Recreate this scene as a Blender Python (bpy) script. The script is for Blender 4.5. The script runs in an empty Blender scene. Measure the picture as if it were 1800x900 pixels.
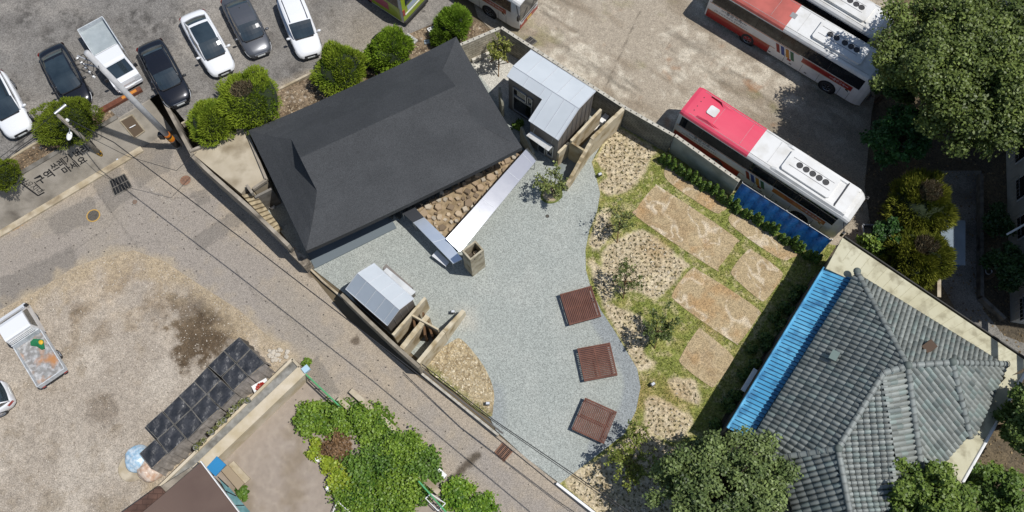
import bpy, math, random
import numpy as np
from mathutils import Vector, Matrix
from mathutils.geometry import delaunay_2d_cdt
R = math.radians
scene = bpy.context.scene
col = scene.collection
# ---------------------------------------------------------------- camera, sky, sun
F = 1455.0                     # focal length of the photograph in its own pixels
CAM_H = 48.5
TILT = math.atan(510 / F)
cam = bpy.data.cameras.new('camera'); camo = bpy.data.objects.new('camera', cam); col.objects.link(camo)
cam.sensor_width = 36; cam.lens = 36 * F / 1800; cam.clip_end = 1000; cam.clip_start = .5
camo.location = (0, 0, CAM_H); camo.rotation_euler = (TILT, 0, 0)
scene.camera = camo
w = bpy.data.worlds.new('World'); scene.world = w; w.use_nodes = True
SUN_EL, SUN_AZ = R(65), R(-7)      # azimuth from +x, counter clockwise
nt = w.node_tree; sky = nt.nodes.new('ShaderNodeTexSky'); sky.sky_type = 'NISHITA'; sky.sun_disc = False
sky.sun_elevation = SUN_EL; sky.sun_rotation = math.pi / 2 - SUN_AZ; sky.air_density = 1; sky.dust_density = .8
nt.links.new(sky.outputs[0], nt.nodes['Background'].inputs[0]); nt.nodes['Background'].inputs[1].default_value = .088
sd = bpy.data.lights.new('sun', 'SUN'); sd.energy = 4.0; sd.angle = R(.5); sd.color = (1, .97, .935)
so = bpy.data.objects.new('sun', sd); col.objects.link(so)
sdir = Vector((math.cos(SUN_EL) * math.cos(SUN_AZ), math.cos(SUN_EL) * math.sin(SUN_AZ), math.sin(SUN_EL)))
so.rotation_euler = sdir.to_track_quat('Z', 'Y').to_euler()
scene.view_settings.view_transform = 'Standard'; scene.view_settings.look = 'None'
scene.view_settings.exposure = 0.0; scene.view_settings.gamma = 1
scene.cycles.max_bounces = 6; scene.cycles.transparent_max_bounces = 6

# ---------------------------------------------------------------- helpers
rng = np.random.default_rng(7); random.seed(7)
ct, st_ = math.cos(TILT), math.sin(TILT)
def G(x, y, z=0.0):
    """where the sight line through pixel (x, y) of the photograph meets height z"""
    a = (x - 900) / F; b = (450 - y) / F
    d = Vector((a, b * ct + st_, b * st_ - ct))
    return d * ((CAM_H - z) / -d.z) + Vector((0, 0, CAM_H))
def terr(x):                       # the car park falls gently to the bus yard
    return 2.2 * min(1, max(0, (-4 - x) / 18.))
def GT(x, y):
    z = 0
    for _ in range(6):
        p = G(x, y, z); z = terr(p.x)
    return p
def lin(c):
    c = c.lstrip('#'); v = [int(c[i:i+2], 16) / 255 for i in (0, 2, 4)]
    return [((t + .055) / 1.055) ** 2.4 if t > .04 else t / 12.92 for t in v]
def S(c, k=1.25):                  # what the sunlit surface shows -> its base colour
    return tuple(min(.9, t / k) for t in lin(c))
MAT = {}
def mat(name, c1, c2=None, scale=3., rough=.7, bump=0., bscale=None, metal=0., spec=.5, c3=None, s3=.5, attr=None, coat=0.,
        leaf=0., detail=5, dirt=None, dscale=.6, vor=0, thr=(.35, .65)):
    if name in MAT: return MAT[name]
    m = bpy.data.materials.new(name); m.use_nodes = True; MAT[name] = m
    n = m.node_tree.nodes; l = m.node_tree.links; b = n['Principled BSDF']
    b.inputs['Roughness'].default_value = rough; b.inputs['Metallic'].default_value = metal
    b.inputs['Specular IOR Level'].default_value = spec; b.inputs['Coat Weight'].default_value = coat
    b.inputs['Coat Roughness'].default_value = .05
    g = n.new('ShaderNodeNewGeometry'); pos = g.outputs['Position']
    def noise(s, d=detail):
        t = n.new('ShaderNodeTexNoise'); t.inputs['Scale'].default_value = s; t.inputs['Detail'].default_value = d
        l.new(pos, t.inputs['Vector']); return t.outputs['Fac']
    def ramp(f, a, bb):
        r = n.new('ShaderNodeMapRange'); r.inputs[1].default_value = a; r.inputs[2].default_value = bb; l.new(f, r.inputs[0]); return r.outputs[0]
    def mix(f, A, B, mode='MIX'):
        x = n.new('ShaderNodeMix'); x.data_type = 'RGBA'; x.blend_type = mode
        if isinstance(f, float): x.inputs[0].default_value = f
        else: l.new(f, x.inputs[0])
        for i, v in ((6, A), (7, B)):
            if isinstance(v, tuple): x.inputs[i].default_value = (*v, 1)
            else: l.new(v, x.inputs[i])
        return x.outputs[2]
    if attr:
        a = n.new('ShaderNodeAttribute'); a.attribute_name = 'Col'
        c = a.outputs['Color']
        if c1 is not None: c = mix(1.0, c, c1, 'MULTIPLY')
    else: c = c1
    if c2 is not None: c = mix(ramp(noise(scale), *thr), c, c2)
    if c3 is not None: c = mix(ramp(noise(s3), .45, .7), c, c3)
    if dirt is not None: c = mix(ramp(noise(dscale, 8), .5, .72), c, dirt)
    if vor:
        v = n.new('ShaderNodeTexVoronoi'); v.inputs['Scale'].default_value = vor; l.new(pos, v.inputs['Vector'])
        s = n.new('ShaderNodeSeparateColor'); l.new(v.outputs['Color'], s.inputs[0])
        r = n.new('ShaderNodeMapRange'); r.inputs[3].default_value = .62; r.inputs[4].default_value = 1.35; l.new(s.outputs[0], r.inputs[0])
        cm = n.new('ShaderNodeCombineColor')
        for k in range(3): l.new(r.outputs[0], cm.inputs[k])
        c = mix(1.0, c, cm.outputs[0], 'MULTIPLY')
    if isinstance(c, tuple): b.inputs['Base Color'].default_value = (*c, 1)
    else: l.new(c, b.inputs['Base Color'])
    if bump:
        bp = n.new('ShaderNodeBump'); bp.inputs['Strength'].default_value = 1; bp.inputs['Distance'].default_value = bump
        l.new(noise(bscale or scale * 4, 6), bp.inputs['Height']); l.new(bp.outputs[0], b.inputs['Normal'])
    if leaf:
        tr = n.new('ShaderNodeBsdfTranslucent'); ms = n.new('ShaderNodeMixShader'); ms.inputs[0].default_value = leaf
        if isinstance(c, tuple): tr.inputs[0].default_value = (*c, 1)
        else: l.new(c, tr.inputs[0])
        l.new(b.outputs[0], ms.inputs[1]); l.new(tr.outputs[0], ms.inputs[2]); l.new(ms.outputs[0], n['Material Output'].inputs[0])
    return m
def flat(name, c, rough=.5, metal=0., coat=0., spec=.5, k=1.25):
    return mat(name, S(c, k) if isinstance(c, str) else c, rough=rough, metal=metal, coat=coat, spec=spec)

def tag(o, label=None, cat=None, group=None, kind=None):
    if label: o['label'] = label
    if cat: o['category'] = cat
    if group: o['group'] = group
    if kind: o['kind'] = kind
    return o
def thing(name, label, cat, loc=(0, 0, 0), rz=0, group=None, M=None):
    o = bpy.data.objects.new(name, None); col.objects.link(o)
    o.empty_display_size = .3
    if M is None: M = Matrix.Translation(Vector(loc)) @ Matrix.Rotation(rz, 4, 'Z')
    o.matrix_world = M; o.matrix_basis = M
    ROOT[o.name] = M
    return tag(o, label, cat, group)
ROOT = {}
def rootM(o):
    while o.parent is not None: o = o.parent
    return ROOT.get(o.name, Matrix.Translation(o.location))
def link_mesh(name, V, Fc, mats, mi=None, parent=None, smooth=False, local=False, colors=None, facecol=None):
    """V in world metres (or in the parent's own frame when local)"""
    V = np.asarray(V, dtype=np.float64).reshape(-1, 3)
    me = bpy.data.meshes.new(name)
    o = bpy.data.objects.new(name, me)
    if parent is None:
        c = (V.min(0) + V.max(0)) / 2; c[2] = V[:, 2].min()
        if local: c = np.zeros(3)
        o.location = Vector(c); V = V - c
    elif not local:
        inv = np.array(rootM(parent).inverted()); V = V @ inv[:3, :3].T + inv[:3, 3]
    if isinstance(Fc, np.ndarray) and Fc.ndim == 2:
        nf, k = Fc.shape
        me.vertices.add(len(V)); me.vertices.foreach_set('co', V.ravel())
        me.loops.add(nf * k); me.loops.foreach_set('vertex_index', Fc.ravel().astype(np.int32))
        me.polygons.add(nf); me.polygons.foreach_set('loop_start', (np.arange(nf) * k).astype(np.int32))
        me.polygons.foreach_set('loop_total', np.full(nf, k, dtype=np.int32))
        me.update(calc_edges=True)
    else:
        me.from_pydata(V.tolist(), [], [list(map(int, f)) for f in Fc]); me.update()
    for m in (mats if isinstance(mats, (list, tuple)) else [mats]): me.materials.append(m)
    if mi is not None: me.polygons.foreach_set('material_index', np.asarray(mi, dtype=np.int32))
    if smooth: me.polygons.foreach_set('use_smooth', np.ones(len(me.polygons), dtype=bool))
    if colors is not None:
        a = me.color_attributes.new('Col', 'FLOAT_COLOR', 'POINT')
        c4 = np.ones((len(V), 4), dtype=np.float32); c4[:, :3] = colors; a.data.foreach_set('color', c4.ravel())
    if facecol is not None:
        a = me.attributes.new('Col', 'FLOAT_COLOR', 'FACE')
        c4 = np.ones((len(me.polygons), 4), dtype=np.float32); c4[:, :3] = facecol; a.data.foreach_set('color', c4.ravel())
    col.objects.link(o)
    if parent is not None: o.parent = parent
    return o

class MB:
    def __init__(s): s.v = []; s.f = []; s.m = []
    def add(s, vs, fs, m=0):
        b = len(s.v); s.v += [tuple(v) for v in vs]
        for f in fs: s.f.append([b + i for i in f]); s.m.append(m)
        return s
    def quad(s, *p, m=0): return s.add(p, [list(range(len(p)))], m)
    def box(s, c, d, rz=0, m=0, M=None):
        x, y, z = d[0] / 2, d[1] / 2, d[2] / 2
        T = M or (Matrix.Translation(Vector(c)) @ Matrix.Rotation(rz, 4, 'Z'))
        vs = [T @ Vector((i * x, j * y, k * z)) for k in (-1, 1) for i, j in ((-1, -1), (1, -1), (1, 1), (-1, 1))]
        return s.add(vs, [[3, 2, 1, 0], [4, 5, 6, 7], [0, 1, 5, 4], [1, 2, 6, 5], [2, 3, 7, 6], [3, 0, 4, 7]], m)
    def bbox(s, x0, x1, y0, y1, z0, z1, m=0, bev=0):
        if not bev: return s.box(((x0 + x1) / 2, (y0 + y1) / 2, (z0 + z1) / 2), (x1 - x0, y1 - y0, z1 - z0), m=m)
        pl = [(x0 + bev, y0), (x1 - bev, y0), (x1, y0 + bev), (x1, y1 - bev), (x1 - bev, y1), (x0 + bev, y1), (x0, y1 - bev), (x0, y0 + bev)]
        return s.prism(pl, z0, z1, m)
    def prism(s, pl, z0, z1, m=0, mt=None):
        n = len(pl); a = sum(pl[i][0] * pl[(i + 1) % n][1] - pl[(i + 1) % n][0] * pl[i][1] for i in range(n))
        if a < 0: pl = pl[::-1]
        g = lambda z, p: (z(p[0], p[1]) if callable(z) else z)
        vs = [(p[0], p[1], g(z0, p)) for p in pl] + [(p[0], p[1], g(z1, p)) for p in pl]
        s.add(vs, [list(range(n))[::-1]] + [[i, (i + 1) % n, n + (i + 1) % n, n + i] for i in range(n)], m)
        b = len(s.v) - n; s.f.append([b + i for i in range(n)]); s.m.append(m if mt is None else mt)
        return s
    def wall(s, p, q, t, z0, z1, m=0, mt=None, z1b=None):
        p = Vector(p[:2]); q = Vector(q[:2]); d = (q - p).normalized(); n = Vector((-d.y, d.x)) * t / 2
        pl = [p - n, q - n, q + n, p + n]
        if z1b is not None:
            L = (q - p).length
            return s.prism([tuple(a) for a in pl], z0, lambda x, y: z1 + (z1b - z1) * ((Vector((x, y)) - p).dot(d) / L), m, mt)
        return s.prism([tuple(a) for a in pl], z0, z1, m, mt)
    def tube(s, p, q, r0, r1=None, n=8, m=0, cap=True):
        p = Vector(p); q = Vector(q); r1 = r0 if r1 is None else r1
        d = (q - p)
        if d.length < 1e-6: return s
        u = d.orthogonal().normalized(); v = d.normalized().cross(u)
        vs = []
        for c, r in ((p, r0), (q, r1)):
            for i in range(n):
                a = 2 * math.pi * i / n; vs.append(c + (u * math.cos(a) + v * math.sin(a)) * r)
        fs = [[i, (i + 1) % n, n + (i + 1) % n, n + i] for i in range(n)]
        if cap: fs += [list(range(n))[::-1], list(range(n, 2 * n))]
        return s.add(vs, fs, m)
    def path(s, pts, r, n=6, m=0):
        for a, b in zip(pts, pts[1:]): s.tube(a, b, r, n=n, m=m)
        return s
    def lathe(s, c, prof, n=16, m=0, axis='Z', M=None):
        vs = []; k = len(prof)
        for i in range(n):
            a = 2 * math.pi * i / n
            for r, z in prof:
                v = Vector((r * math.cos(a), r * math.sin(a), z))
                if axis == 'Y': v = Vector((v.x, v.z, v.y))
                vs.append(Vector(c) + (M @ v if M else v))
        return s.add(vs, [[i * k + j, ((i + 1) % n) * k + j, ((i + 1) % n) * k + j + 1, i * k + j + 1] for i in range(n) for j in range(k - 1)], m)
    def build(s, name, mats, parent=None, smooth=False, local=False):
        return link_mesh(name, s.v, s.f, mats, s.m, parent, smooth, local)

def xy(px, z=0.0): return [tuple(G(x, y, z)[:2]) for x, y in px]
# ---- numpy value noise
def vnoise(x, y, sc, seed=0):
    x = x * sc + seed * 17.3; y = y * sc + seed * 9.1
    xi = np.floor(x).astype(np.int64); yi = np.floor(y).astype(np.int64); fx = x - xi; fy = y - yi
    fx = fx * fx * (3 - 2 * fx); fy = fy * fy * (3 - 2 * fy)
    def h(a, b):
        n = (a * 374761393 + b * 668265263 + seed * 1442695041) & 0xffffffff
        n = ((n ^ (n >> 13)) * 1274126177) & 0xffffffff
        return ((n ^ (n >> 16)) & 0xffff) / 65535.
    return (h(xi, yi) * (1 - fx) + h(xi + 1, yi) * fx) * (1 - fy) + (h(xi, yi + 1) * (1 - fx) + h(xi + 1, yi + 1) * fx) * fy
def fbm(x, y, sc, seed=0, o=4):
    t = 0; a = 1; s = 0
    for i in range(o): t = t + a * vnoise(x, y, sc * 2 ** i, seed + i); s += a; a *= .55
    return t / s
def sdist(x, y, poly):
    """signed distance to a polygon, negative inside"""
    P = np.array(poly, float); d2 = np.full(x.shape, 1e18); ins = np.zeros(x.shape, bool)
    for i in range(len(P)):
        a = P[i]; b = P[(i + 1) % len(P)]; e = b - a; L = max(1e-9, (e ** 2).sum())
        t = np.clip(((x - a[0]) * e[0] + (y - a[1]) * e[1]) / L, 0, 1)
        d2 = np.minimum(d2, (x - a[0] - t * e[0]) ** 2 + (y - a[1] - t * e[1]) ** 2)
        c = ((a[1] > y) != (b[1] > y))
        with np.errstate(divide='ignore', invalid='ignore'):
            xc = (b[0] - a[0]) * (y - a[1]) / (b[1] - a[1]) + a[0]
        ins ^= c & (x < xc)
    return np.where(ins, -1, 1) * np.sqrt(d2)
def ldist(x, y, pts):
    P = np.array(pts, float); d2 = np.full(x.shape, 1e18)
    for a, b in zip(P, P[1:]):
        e = b - a; L = max(1e-9, (e ** 2).sum()); t = np.clip(((x - a[0]) * e[0] + (y - a[1]) * e[1]) / L, 0, 1)
        d2 = np.minimum(d2, (x - a[0] - t * e[0]) ** 2 + (y - a[1] - t * e[1]) ** 2)
    return np.sqrt(d2)
def mask(d, w=.15): return np.clip(.5 - d / (2 * w), 0, 1)[..., None]
def mixc(A, B, f): return A + (np.asarray(B) - A) * f
def smoothpoly(pl, n=4):
    """rounds a polygon given by world points (Catmull-Rom)"""
    P = [Vector(p[:2]) for p in pl]; out = []; k = len(P)
    for i in range(k):
        a, b, c, d = P[i - 1], P[i], P[(i + 1) % k], P[(i + 2) % k]
        for j in range(n):
            t = j / n
            out.append(tuple(.5 * ((2 * b) + (c - a) * t + (2 * a - 5 * b + 4 * c - d) * t * t + (3 * b - a - 3 * c + d) * t ** 3)))
    return out
def sheet(name, poly, z, colf, m, step=.2, zf=None, kind='structure', bumpf=None, **kw):
    """a ground sheet: the outline filled with a fine mesh whose vertices carry the painted colour"""
    P = np.array([p[:2] for p in poly], float)
    B = []
    for i in range(len(P)):
        a = P[i]; b = P[(i + 1) % len(P)]; n = max(1, int(np.hypot(*(b - a)) / (step * 2)))
        for j in range(n): B.append(a + (b - a) * j / n)
    B = np.array(B); mn = P.min(0); mx = P.max(0)
    gx, gy = np.meshgrid(np.arange(mn[0], mx[0], step), np.arange(mn[1], mx[1], step * .9))
    gx = gx + (np.arange(gx.shape[0]) % 2)[:, None] * step / 2
    gx = gx.ravel() + rng.uniform(-.03, .03, gx.size) * step; gy = gy.ravel() + rng.uniform(-.03, .03, gy.size) * step
    k = sdist(gx, gy, P) < -step * .4; gx = gx[k]; gy = gy[k]
    n = len(B); V2 = [Vector(p) for p in B] + [Vector(p) for p in zip(gx, gy)]
    vo, eo, fo, *_ = delaunay_2d_cdt(V2, [(i, (i + 1) % n) for i in range(n)], [], 1, 1e-5)
    X = np.array([v.x for v in vo]); Y = np.array([v.y for v in vo])
    Z = np.full(len(X), float(z)) if zf is None else zf(X, Y) + z
    if bumpf is not None: Z = Z + bumpf(X, Y)
    Fa = np.array(fo)
    a = (X[Fa[:, 1]] - X[Fa[:, 0]]) * (Y[Fa[:, 2]] - Y[Fa[:, 0]]) - (X[Fa[:, 2]] - X[Fa[:, 0]]) * (Y[Fa[:, 1]] - Y[Fa[:, 0]])
    Fa[a < 0] = Fa[a < 0][:, ::-1]
    o = link_mesh(name, np.stack([X, Y, Z], 1), Fa, m, colors=np.clip(colf(X, Y), 0, .9), smooth=True)
    return tag(o, kind=kind, **kw)
def text_mesh(s, size, bold=0.):
    cu = bpy.data.curves.new('t', 'FONT'); cu.body = s; cu.size = size; cu.align_x = 'CENTER'; cu.align_y = 'CENTER'; cu.resolution_u = 2; cu.offset = bold
    o = bpy.data.objects.new('t', cu); col.objects.link(o)
    dg = bpy.context.evaluated_depsgraph_get(); me = bpy.data.meshes.new_from_object(o.evaluated_get(dg))
    V = [tuple(v.co) for v in me.vertices]; Fc = [list(p.vertices) for p in me.polygons]
    bpy.data.objects.remove(o); bpy.data.meshes.remove(me); bpy.data.curves.remove(cu)
    return V, Fc
def put_text(mb, s, size, origin, ux, uy, m=0, sx=1., bold=0.):
    """adds lettering: ux is the reading direction, uy is up"""
    V, Fc = text_mesh(s, size, bold); o = Vector(origin); ux = Vector(ux).normalized(); uy = Vector(uy).normalized()
    mb.add([o + ux * (v[0] * sx) + uy * v[1] for v in V], Fc, m)
def copy_tree(o, parent=None):
    c = o.copy(); col.objects.link(c); c.parent = parent
    if parent is None: ROOT[c.name] = ROOT.get(o.name, Matrix())
    for ch in list(o.children): copy_tree(ch, c)
    return c
def place(o, M): o.matrix_basis = M; ROOT[o.name] = M
# ---------------------------------------------------------------- ground
def C3(c): return np.array(S(c))
m_lot = mat('asphalt_lot', None, attr=1, rough=.9, bump=.006, bscale=30, vor=22)
m_rock = mat('pebbles', None, attr=1, rough=.95, bump=.012, bscale=30, vor=26)
m_yard = mat('crushed_stone', None, attr=1, rough=.9, bump=.008, bscale=30, vor=26)
m_soil = mat('garden_soil', None, attr=1, rough=1, bump=.02, bscale=12, vor=14)
def c_base(x, y):
    c = np.zeros((len(x), 3)) + C3('#5a5142'); n = fbm(x, y, .6, 3)[:, None]
    return mixc(c, C3('#77684f'), np.clip((n - .4) * 3, 0, 1)) * (.8 + .4 * fbm(x, y, 5, 5)[:, None])
big = [(-220, -160), (220, -160), (220, 260), (-220, 260)]
def ground_big():
    me = MB(); me.quad(*[(x, y, -.06) for x, y in big])
    tag(me.build('ground', mat('far_soil', S('#665b48'), S('#7c6e56'), scale=.5, rough=1)), kind='structure')
ground_big()
# vegetated and shaded ground on the right (ground under the big trees, court of the flats)
east = xy([(1500, -140), (1990, -180), (1990, 1090), (1080, 1090), (1440, 440), (1500, 420), (1535, 200)])
sheet('garden_soil', east, -.012, c_base, m_soil, step=.4)
court = xy([(1655, 300), (1725, 300), (1728, 545), (1765, 590), (1900, 640), (1880, 700), (1700, 580), (1655, 500)])
def c_court(x, y):
    c = np.zeros((len(x), 3)) + C3('#8d8a82'); n = fbm(x, y, .9, 31)[:, None]
    return mixc(c, C3('#6f6a62'), np.clip((n - .35) * 2.5, 0, 1))
sheet('courtyard', court, 0, c_court, m_lot, step=.3)

# the bus yard: worn pale concrete with dark tyre streaks
lot = xy([(782, -160), (1620, -160), (1560, 60), (1532, 200), (1520, 330), (1535, 430), (1475, 440), (1110, 214), (878, 66), (840, 30)])
u0 = Vector((.858, -.515)); u0 = (G(1451, 159) - G(1314, 77)).normalized()
def c_bus(x, y):
    a = x * u0.x + y * u0.y; b = -x * u0.y + y * u0.x
    c = np.zeros((len(x), 3)) + C3('#b0a491')
    n = fbm(a * .28, b, .8, 11)[:, None]; n2 = fbm(x, y, .45, 12)[:, None]; n3 = fbm(x, y, 2.2, 13)[:, None]; n4 = fbm(a * .2, b, 1.8, 14)[:, None]
    c = mixc(c, C3('#d8ceba'), np.clip((n2 * .55 + n3 * .45 - .49) * 7, 0, 1) * .85)
    c = mixc(c, C3('#8a7b66'), np.clip((n - .5) * 5, 0, 1) * .65)
    c = mixc(c, C3('#6b6355'), np.clip((n4 * .6 + n2 * .4 - .56) * 6, 0, 1) * .7)
    c = mixc(c, C3('#8b8654'), np.clip((fbm(x, y, .5, 15)[:, None] * .7 + n4 * .3 - .6) * 7, 0, 1) * .5)
    c = mixc(c, C3('#a87a52'), np.clip((fbm(x, y, .7, 16)[:, None] - .68) * 8, 0, 1) * .6)
    d = ldist(x, y, xy([(1128, 14), (1092, 92)])); c = mixc(c, C3('#54493a'), mask(d - .03, .04) * .7)
    d = ldist(x, y, xy([(1092, 92), (1066, 150)])); c = mixc(c, C3('#54493a'), mask(d - .03, .04) * .7)
    # darker tone in the north east corner
    d = sdist(x, y, xy([(1390, 160), (1560, 120), (1560, 440), (1440, 340), (1360, 250)])) + (n2[:, 0] - .5) * 3
    c = mixc(c, C3('#8c8575'), mask(d, .8) * .6)
    return c * (.82 + .36 * fbm(x, y, 7, 17)[:, None])
sheet('bus_yard', lot, .004, c_bus, mat('worn_concrete', None, attr=1, rough=.95, bump=.006, bscale=20, vor=30), step=.13)

# the car park
def GTs(px): return [tuple(GT(x, y)[:2]) for x, y in px]
car_park = GTs([(-140, -150), (790, -150), (800, 25), (690, 72), (553, 130), (490, 157), (400, 188), (330, 218), (283, 162), (208, 207), (185, 192), (72, 245), (0, 289), (-140, 372)])
def zt(x, y): return 2.2 * np.clip((-4 - x) / 18., 0, 1)
spots = [GT(*p) for p in ((150, 40), (262, 50), (45, 25), (85, 60), (135, 45), (330, 12), (30, 45), (265, 58), (238, 35), (690, 15), (520, 130))]
def c_park(x, y):
    c = np.zeros((len(x), 3)) + C3('#84807a'); n = fbm(x, y, .35, 21)[:, None]; n2 = fbm(x, y, 1.4, 22)[:, None]
    c = mixc(c, C3('#9a948b'), np.clip((n - .45) * 4, 0, 1) * .8); c = mixc(c, C3('#6a655f'), np.clip((n2 - .52) * 5, 0, 1) * .5)
    for p in spots:
        d = np.hypot(x - p.x, y - p.y) - 1.5 * fbm(x, y, .9, 23); c = mixc(c, C3('#57534e'), mask(d, .7) * np.clip((fbm(x, y, 3, 24)[:, None] - .42) * 6, 0, 1) * .75)
    sp_ = np.clip((fbm(x, y, 2.6, 26, 3)[:, None] - .69) * 16, 0, 1) * np.clip((fbm(x, y, .5, 27)[:, None] - .4) * 5, 0, 1); c = mixc(c, C3('#4a4743'), sp_ * .75)
    bl = GT(640, 70); d = np.hypot(x - bl.x, y - bl.y) - 3 + 2 * n[:, 0]; c = mixc(c, C3('#9d927f'), mask(d, 1.5) * .6)
    d = ldist(x, y, GTs([(10, 0), (490, 157)])); c = c
    k = ldist(x, y, GTs([(553, 130), (490, 157), (400, 188)])) ; c = mixc(c, C3('#b3a38a'), mask(k - .5 * n2[:, 0], .4) * .7)
    return c * (.86 + .28 * fbm(x, y, 8, 25)[:, None])
sheet('car_park', car_park, .004, c_park, m_lot, step=.16, zf=zt)
# planting beds between the car park and the black house
bed = GTs([(72, 247), (190, 190), (208, 207), (180, 223), (152, 240), (0, 332), (-140, 420), (-140, 374), (0, 291)])
bed2 = GTs([(330, 218), (400, 188), (490, 157), (553, 130), (690, 72), (800, 26), (845, 40), (876, 60), (815, 110), (600, 240), (440, 290), (436, 240), (350, 262)])
def c_bed(x, y):
    c = np.zeros((len(x), 3)) + C3('#75644e'); n = fbm(x, y, 1.5, 41)[:, None]; n2 = fbm(x, y, 6, 42)[:, None]
    c = mixc(c, C3('#93816a'), np.clip((n - .42) * 4, 0, 1)); c = mixc(c, C3('#4b3d2d'), np.clip((n2 - .52) * 6, 0, 1) * .8)
    return mixc(c, C3('#d8cfc0'), np.clip((fbm(x, y, 9, 43)[:, None] - .74) * 20, 0, 1) * .6)
sheet('planting_bed', bed, .012, c_bed, m_soil, step=.14, zf=zt)
sheet('planting_bed', bed2, .012, c_bed, m_soil, step=.14, zf=zt)

# the lane and the pale gravel lot
road = xy([(-160, 480), (10, 390), (190, 296), (225, 250), (310, 236), (345, 280), (530, 462), (610, 560), (735, 662), (880, 768), (985, 853), (1180, 1010), (1180, 1100), (-160, 1100)])
gravel = xy([(-160, 640), (0, 545), (60, 515), (130, 470), (180, 452), (235, 440), (290, 460), (350, 500), (420, 545), (470, 590), (510, 625), (300, 860), (230, 1100), (-160, 1100)])
stain = G(365, 575); dots = []
rr = np.random.default_rng(3)
for i in range(34):
    for j in range(9):
        x = 330 + i * 19 + j * -14; y = 300 + i * 15.5 + j * 19
        if i * 15.5 + j * 19 < 560: dots.append(G(x + rr.uniform(-4, 4), y + rr.uniform(-4, 4)))
for i in range(17):
    for j in range(9): dots.append(G(300 - i * 20 + j * 8 + rr.uniform(-4, 4), 330 + i * 9.5 + j * 17 + rr.uniform(-4, 4)))
dots = np.array([(p.x, p.y) for p in dots])
nb_gravel = gravel
def c_road(x, y):
    c = np.zeros((len(x), 3)) + C3('#a1988d'); n = fbm(x, y, .4, 51)[:, None]; n2 = fbm(x, y, 1.3, 52)[:, None]; n3 = fbm(x, y, 3, 53)[:, None]
    c = mixc(c, C3('#a49a8b'), np.clip((n - .45) * 4, 0, 1) * .7)
    # dust along the lane edges
    for P, wd in (((( 190, 300), (0, 395), (-150, 470)), .9), (((225, 250), (320, 245), (430, 380), (530, 475), (640, 600), (735, 672), (885, 780), (980, 860)), 1.0),
                  (((515, 632), (600, 690), (700, 760), (800, 840), (900, 930)), .8), (((560, 640), (640, 655), (720, 705)), .7), (((250, 250), (215, 300), (330, 320)), .6)):
        d = ldist(x, y, xy(P)) - wd * (n2[:, 0] * 2.2 - .3); c = mixc(c, C3('#b5a690'), mask(d, .6) * .68)
    c = mixc(c, C3('#b0a28c'), np.clip((n2 * .6 + n3 * .4 - .56) * 6, 0, 1) * .35)
    # newer dark patches
    for P in (((225, 255), (262, 238), (305, 262), (298, 300), (245, 330), (215, 290)), ((160, 312), (205, 290), (240, 345), (190, 375)), ((338, 420), (410, 372), (432, 385), (352, 440)), ((335, 340), (360, 332), (372, 355), (348, 362)),
              ((500, 670), (560, 625), (600, 690), (550, 700)), ((80, 385), (160, 345), (180, 385), (100, 415)), ((0, 545), (0, 490), (130, 430), (140, 470))):
        d = sdist(x, y, xy(P)) + (n3[:, 0] - .5) * .4; c = mixc(c, C3('#7b756d'), mask(d, .05) * .55)
    # straight saw cuts and a wheel line
    for P in (((155, 315), (245, 440)), ((332, 424), (412, 372)), ((352, 442), (436, 388)), ((190, 298), (232, 345))):
        c = mixc(c, C3('#4a453e'), mask(ldist(x, y, xy(P)) - .02, .05) * .5)
    for P in (((410, 470), (450, 520), (500, 548), (545, 600)), ((795, 690), (822, 722), (860, 742), (868, 762)), ((255, 330), (300, 350), (345, 345)), ((60, 470), (130, 440), (190, 400), (205, 372)), ((640, 640), (690, 700), (760, 745)), ((120, 500), (210, 430), (290, 425))):
        c = mixc(c, C3('#55504a'), mask(ldist(x + .25 * (fbm(x, y, 3, 58) - .5), y + .25 * (fbm(x, y, 3, 59) - .5), xy(P)) - .015, .05) * .55)
    for P in (((840, 800), (815, 822), (800, 838)),):
        d = ldist(x, y, xy(P)) - .18 - .3 * (n3[:, 0] - .4); c = mixc(c, C3('#54493a'), mask(d, .1) * .9)
    for p in ((625, 600), (545, 480)):
        q = G(*p); d = np.hypot(x - q.x, y - q.y) - .45 * n3[:, 0]; c = mixc(c, C3('#5a4c3c'), mask(d, .08) * .8)
    d = ldist(x, y, xy([(15, 409), (40, 393), (52, 382)])) - .07; c = mixc(c, C3('#d19a4a'), mask(d, .06) * np.clip((fbm(x, y, 6, 55)[:, None] - .35) * 5, 0, 1))
    d = sdist(x, y, nb_gravel) + (n2[:, 0] - .5) * 1.5; c = mixc(c, C3('#baa98c'), mask(d, .5))
    return c * (.93 + .14 * fbm(x, y, 8, 56)[:, None])
sheet('lane', road, .004, c_road, mat('lane_asphalt', None, attr=1, rough=.9, bump=.004, bscale=30, vor=34), step=.12)
inr = (sdist(dots[:, 0], dots[:, 1], road) < -.3) & (sdist(dots[:, 0], dots[:, 1], gravel) > .1)
dm = MB()
for (x_, y_) in dots[inr]:
    if rr.random() < .18: continue
    x_ += rr.uniform(-.12, .12); y_ += rr.uniform(-.12, .12); r_ = rr.uniform(.03, .06); dm.add([(x_ + r_ * math.cos(a), y_ + r_ * math.sin(a) * .85, .010) for a in np.arange(0, 6.28, 1.05)], [list(range(6))])
tag(dm.build('drill_marks', mat('drill_dark', S('#4b453e'), S('#6a6259'), scale=1.5, rough=.9)), kind='structure')
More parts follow.
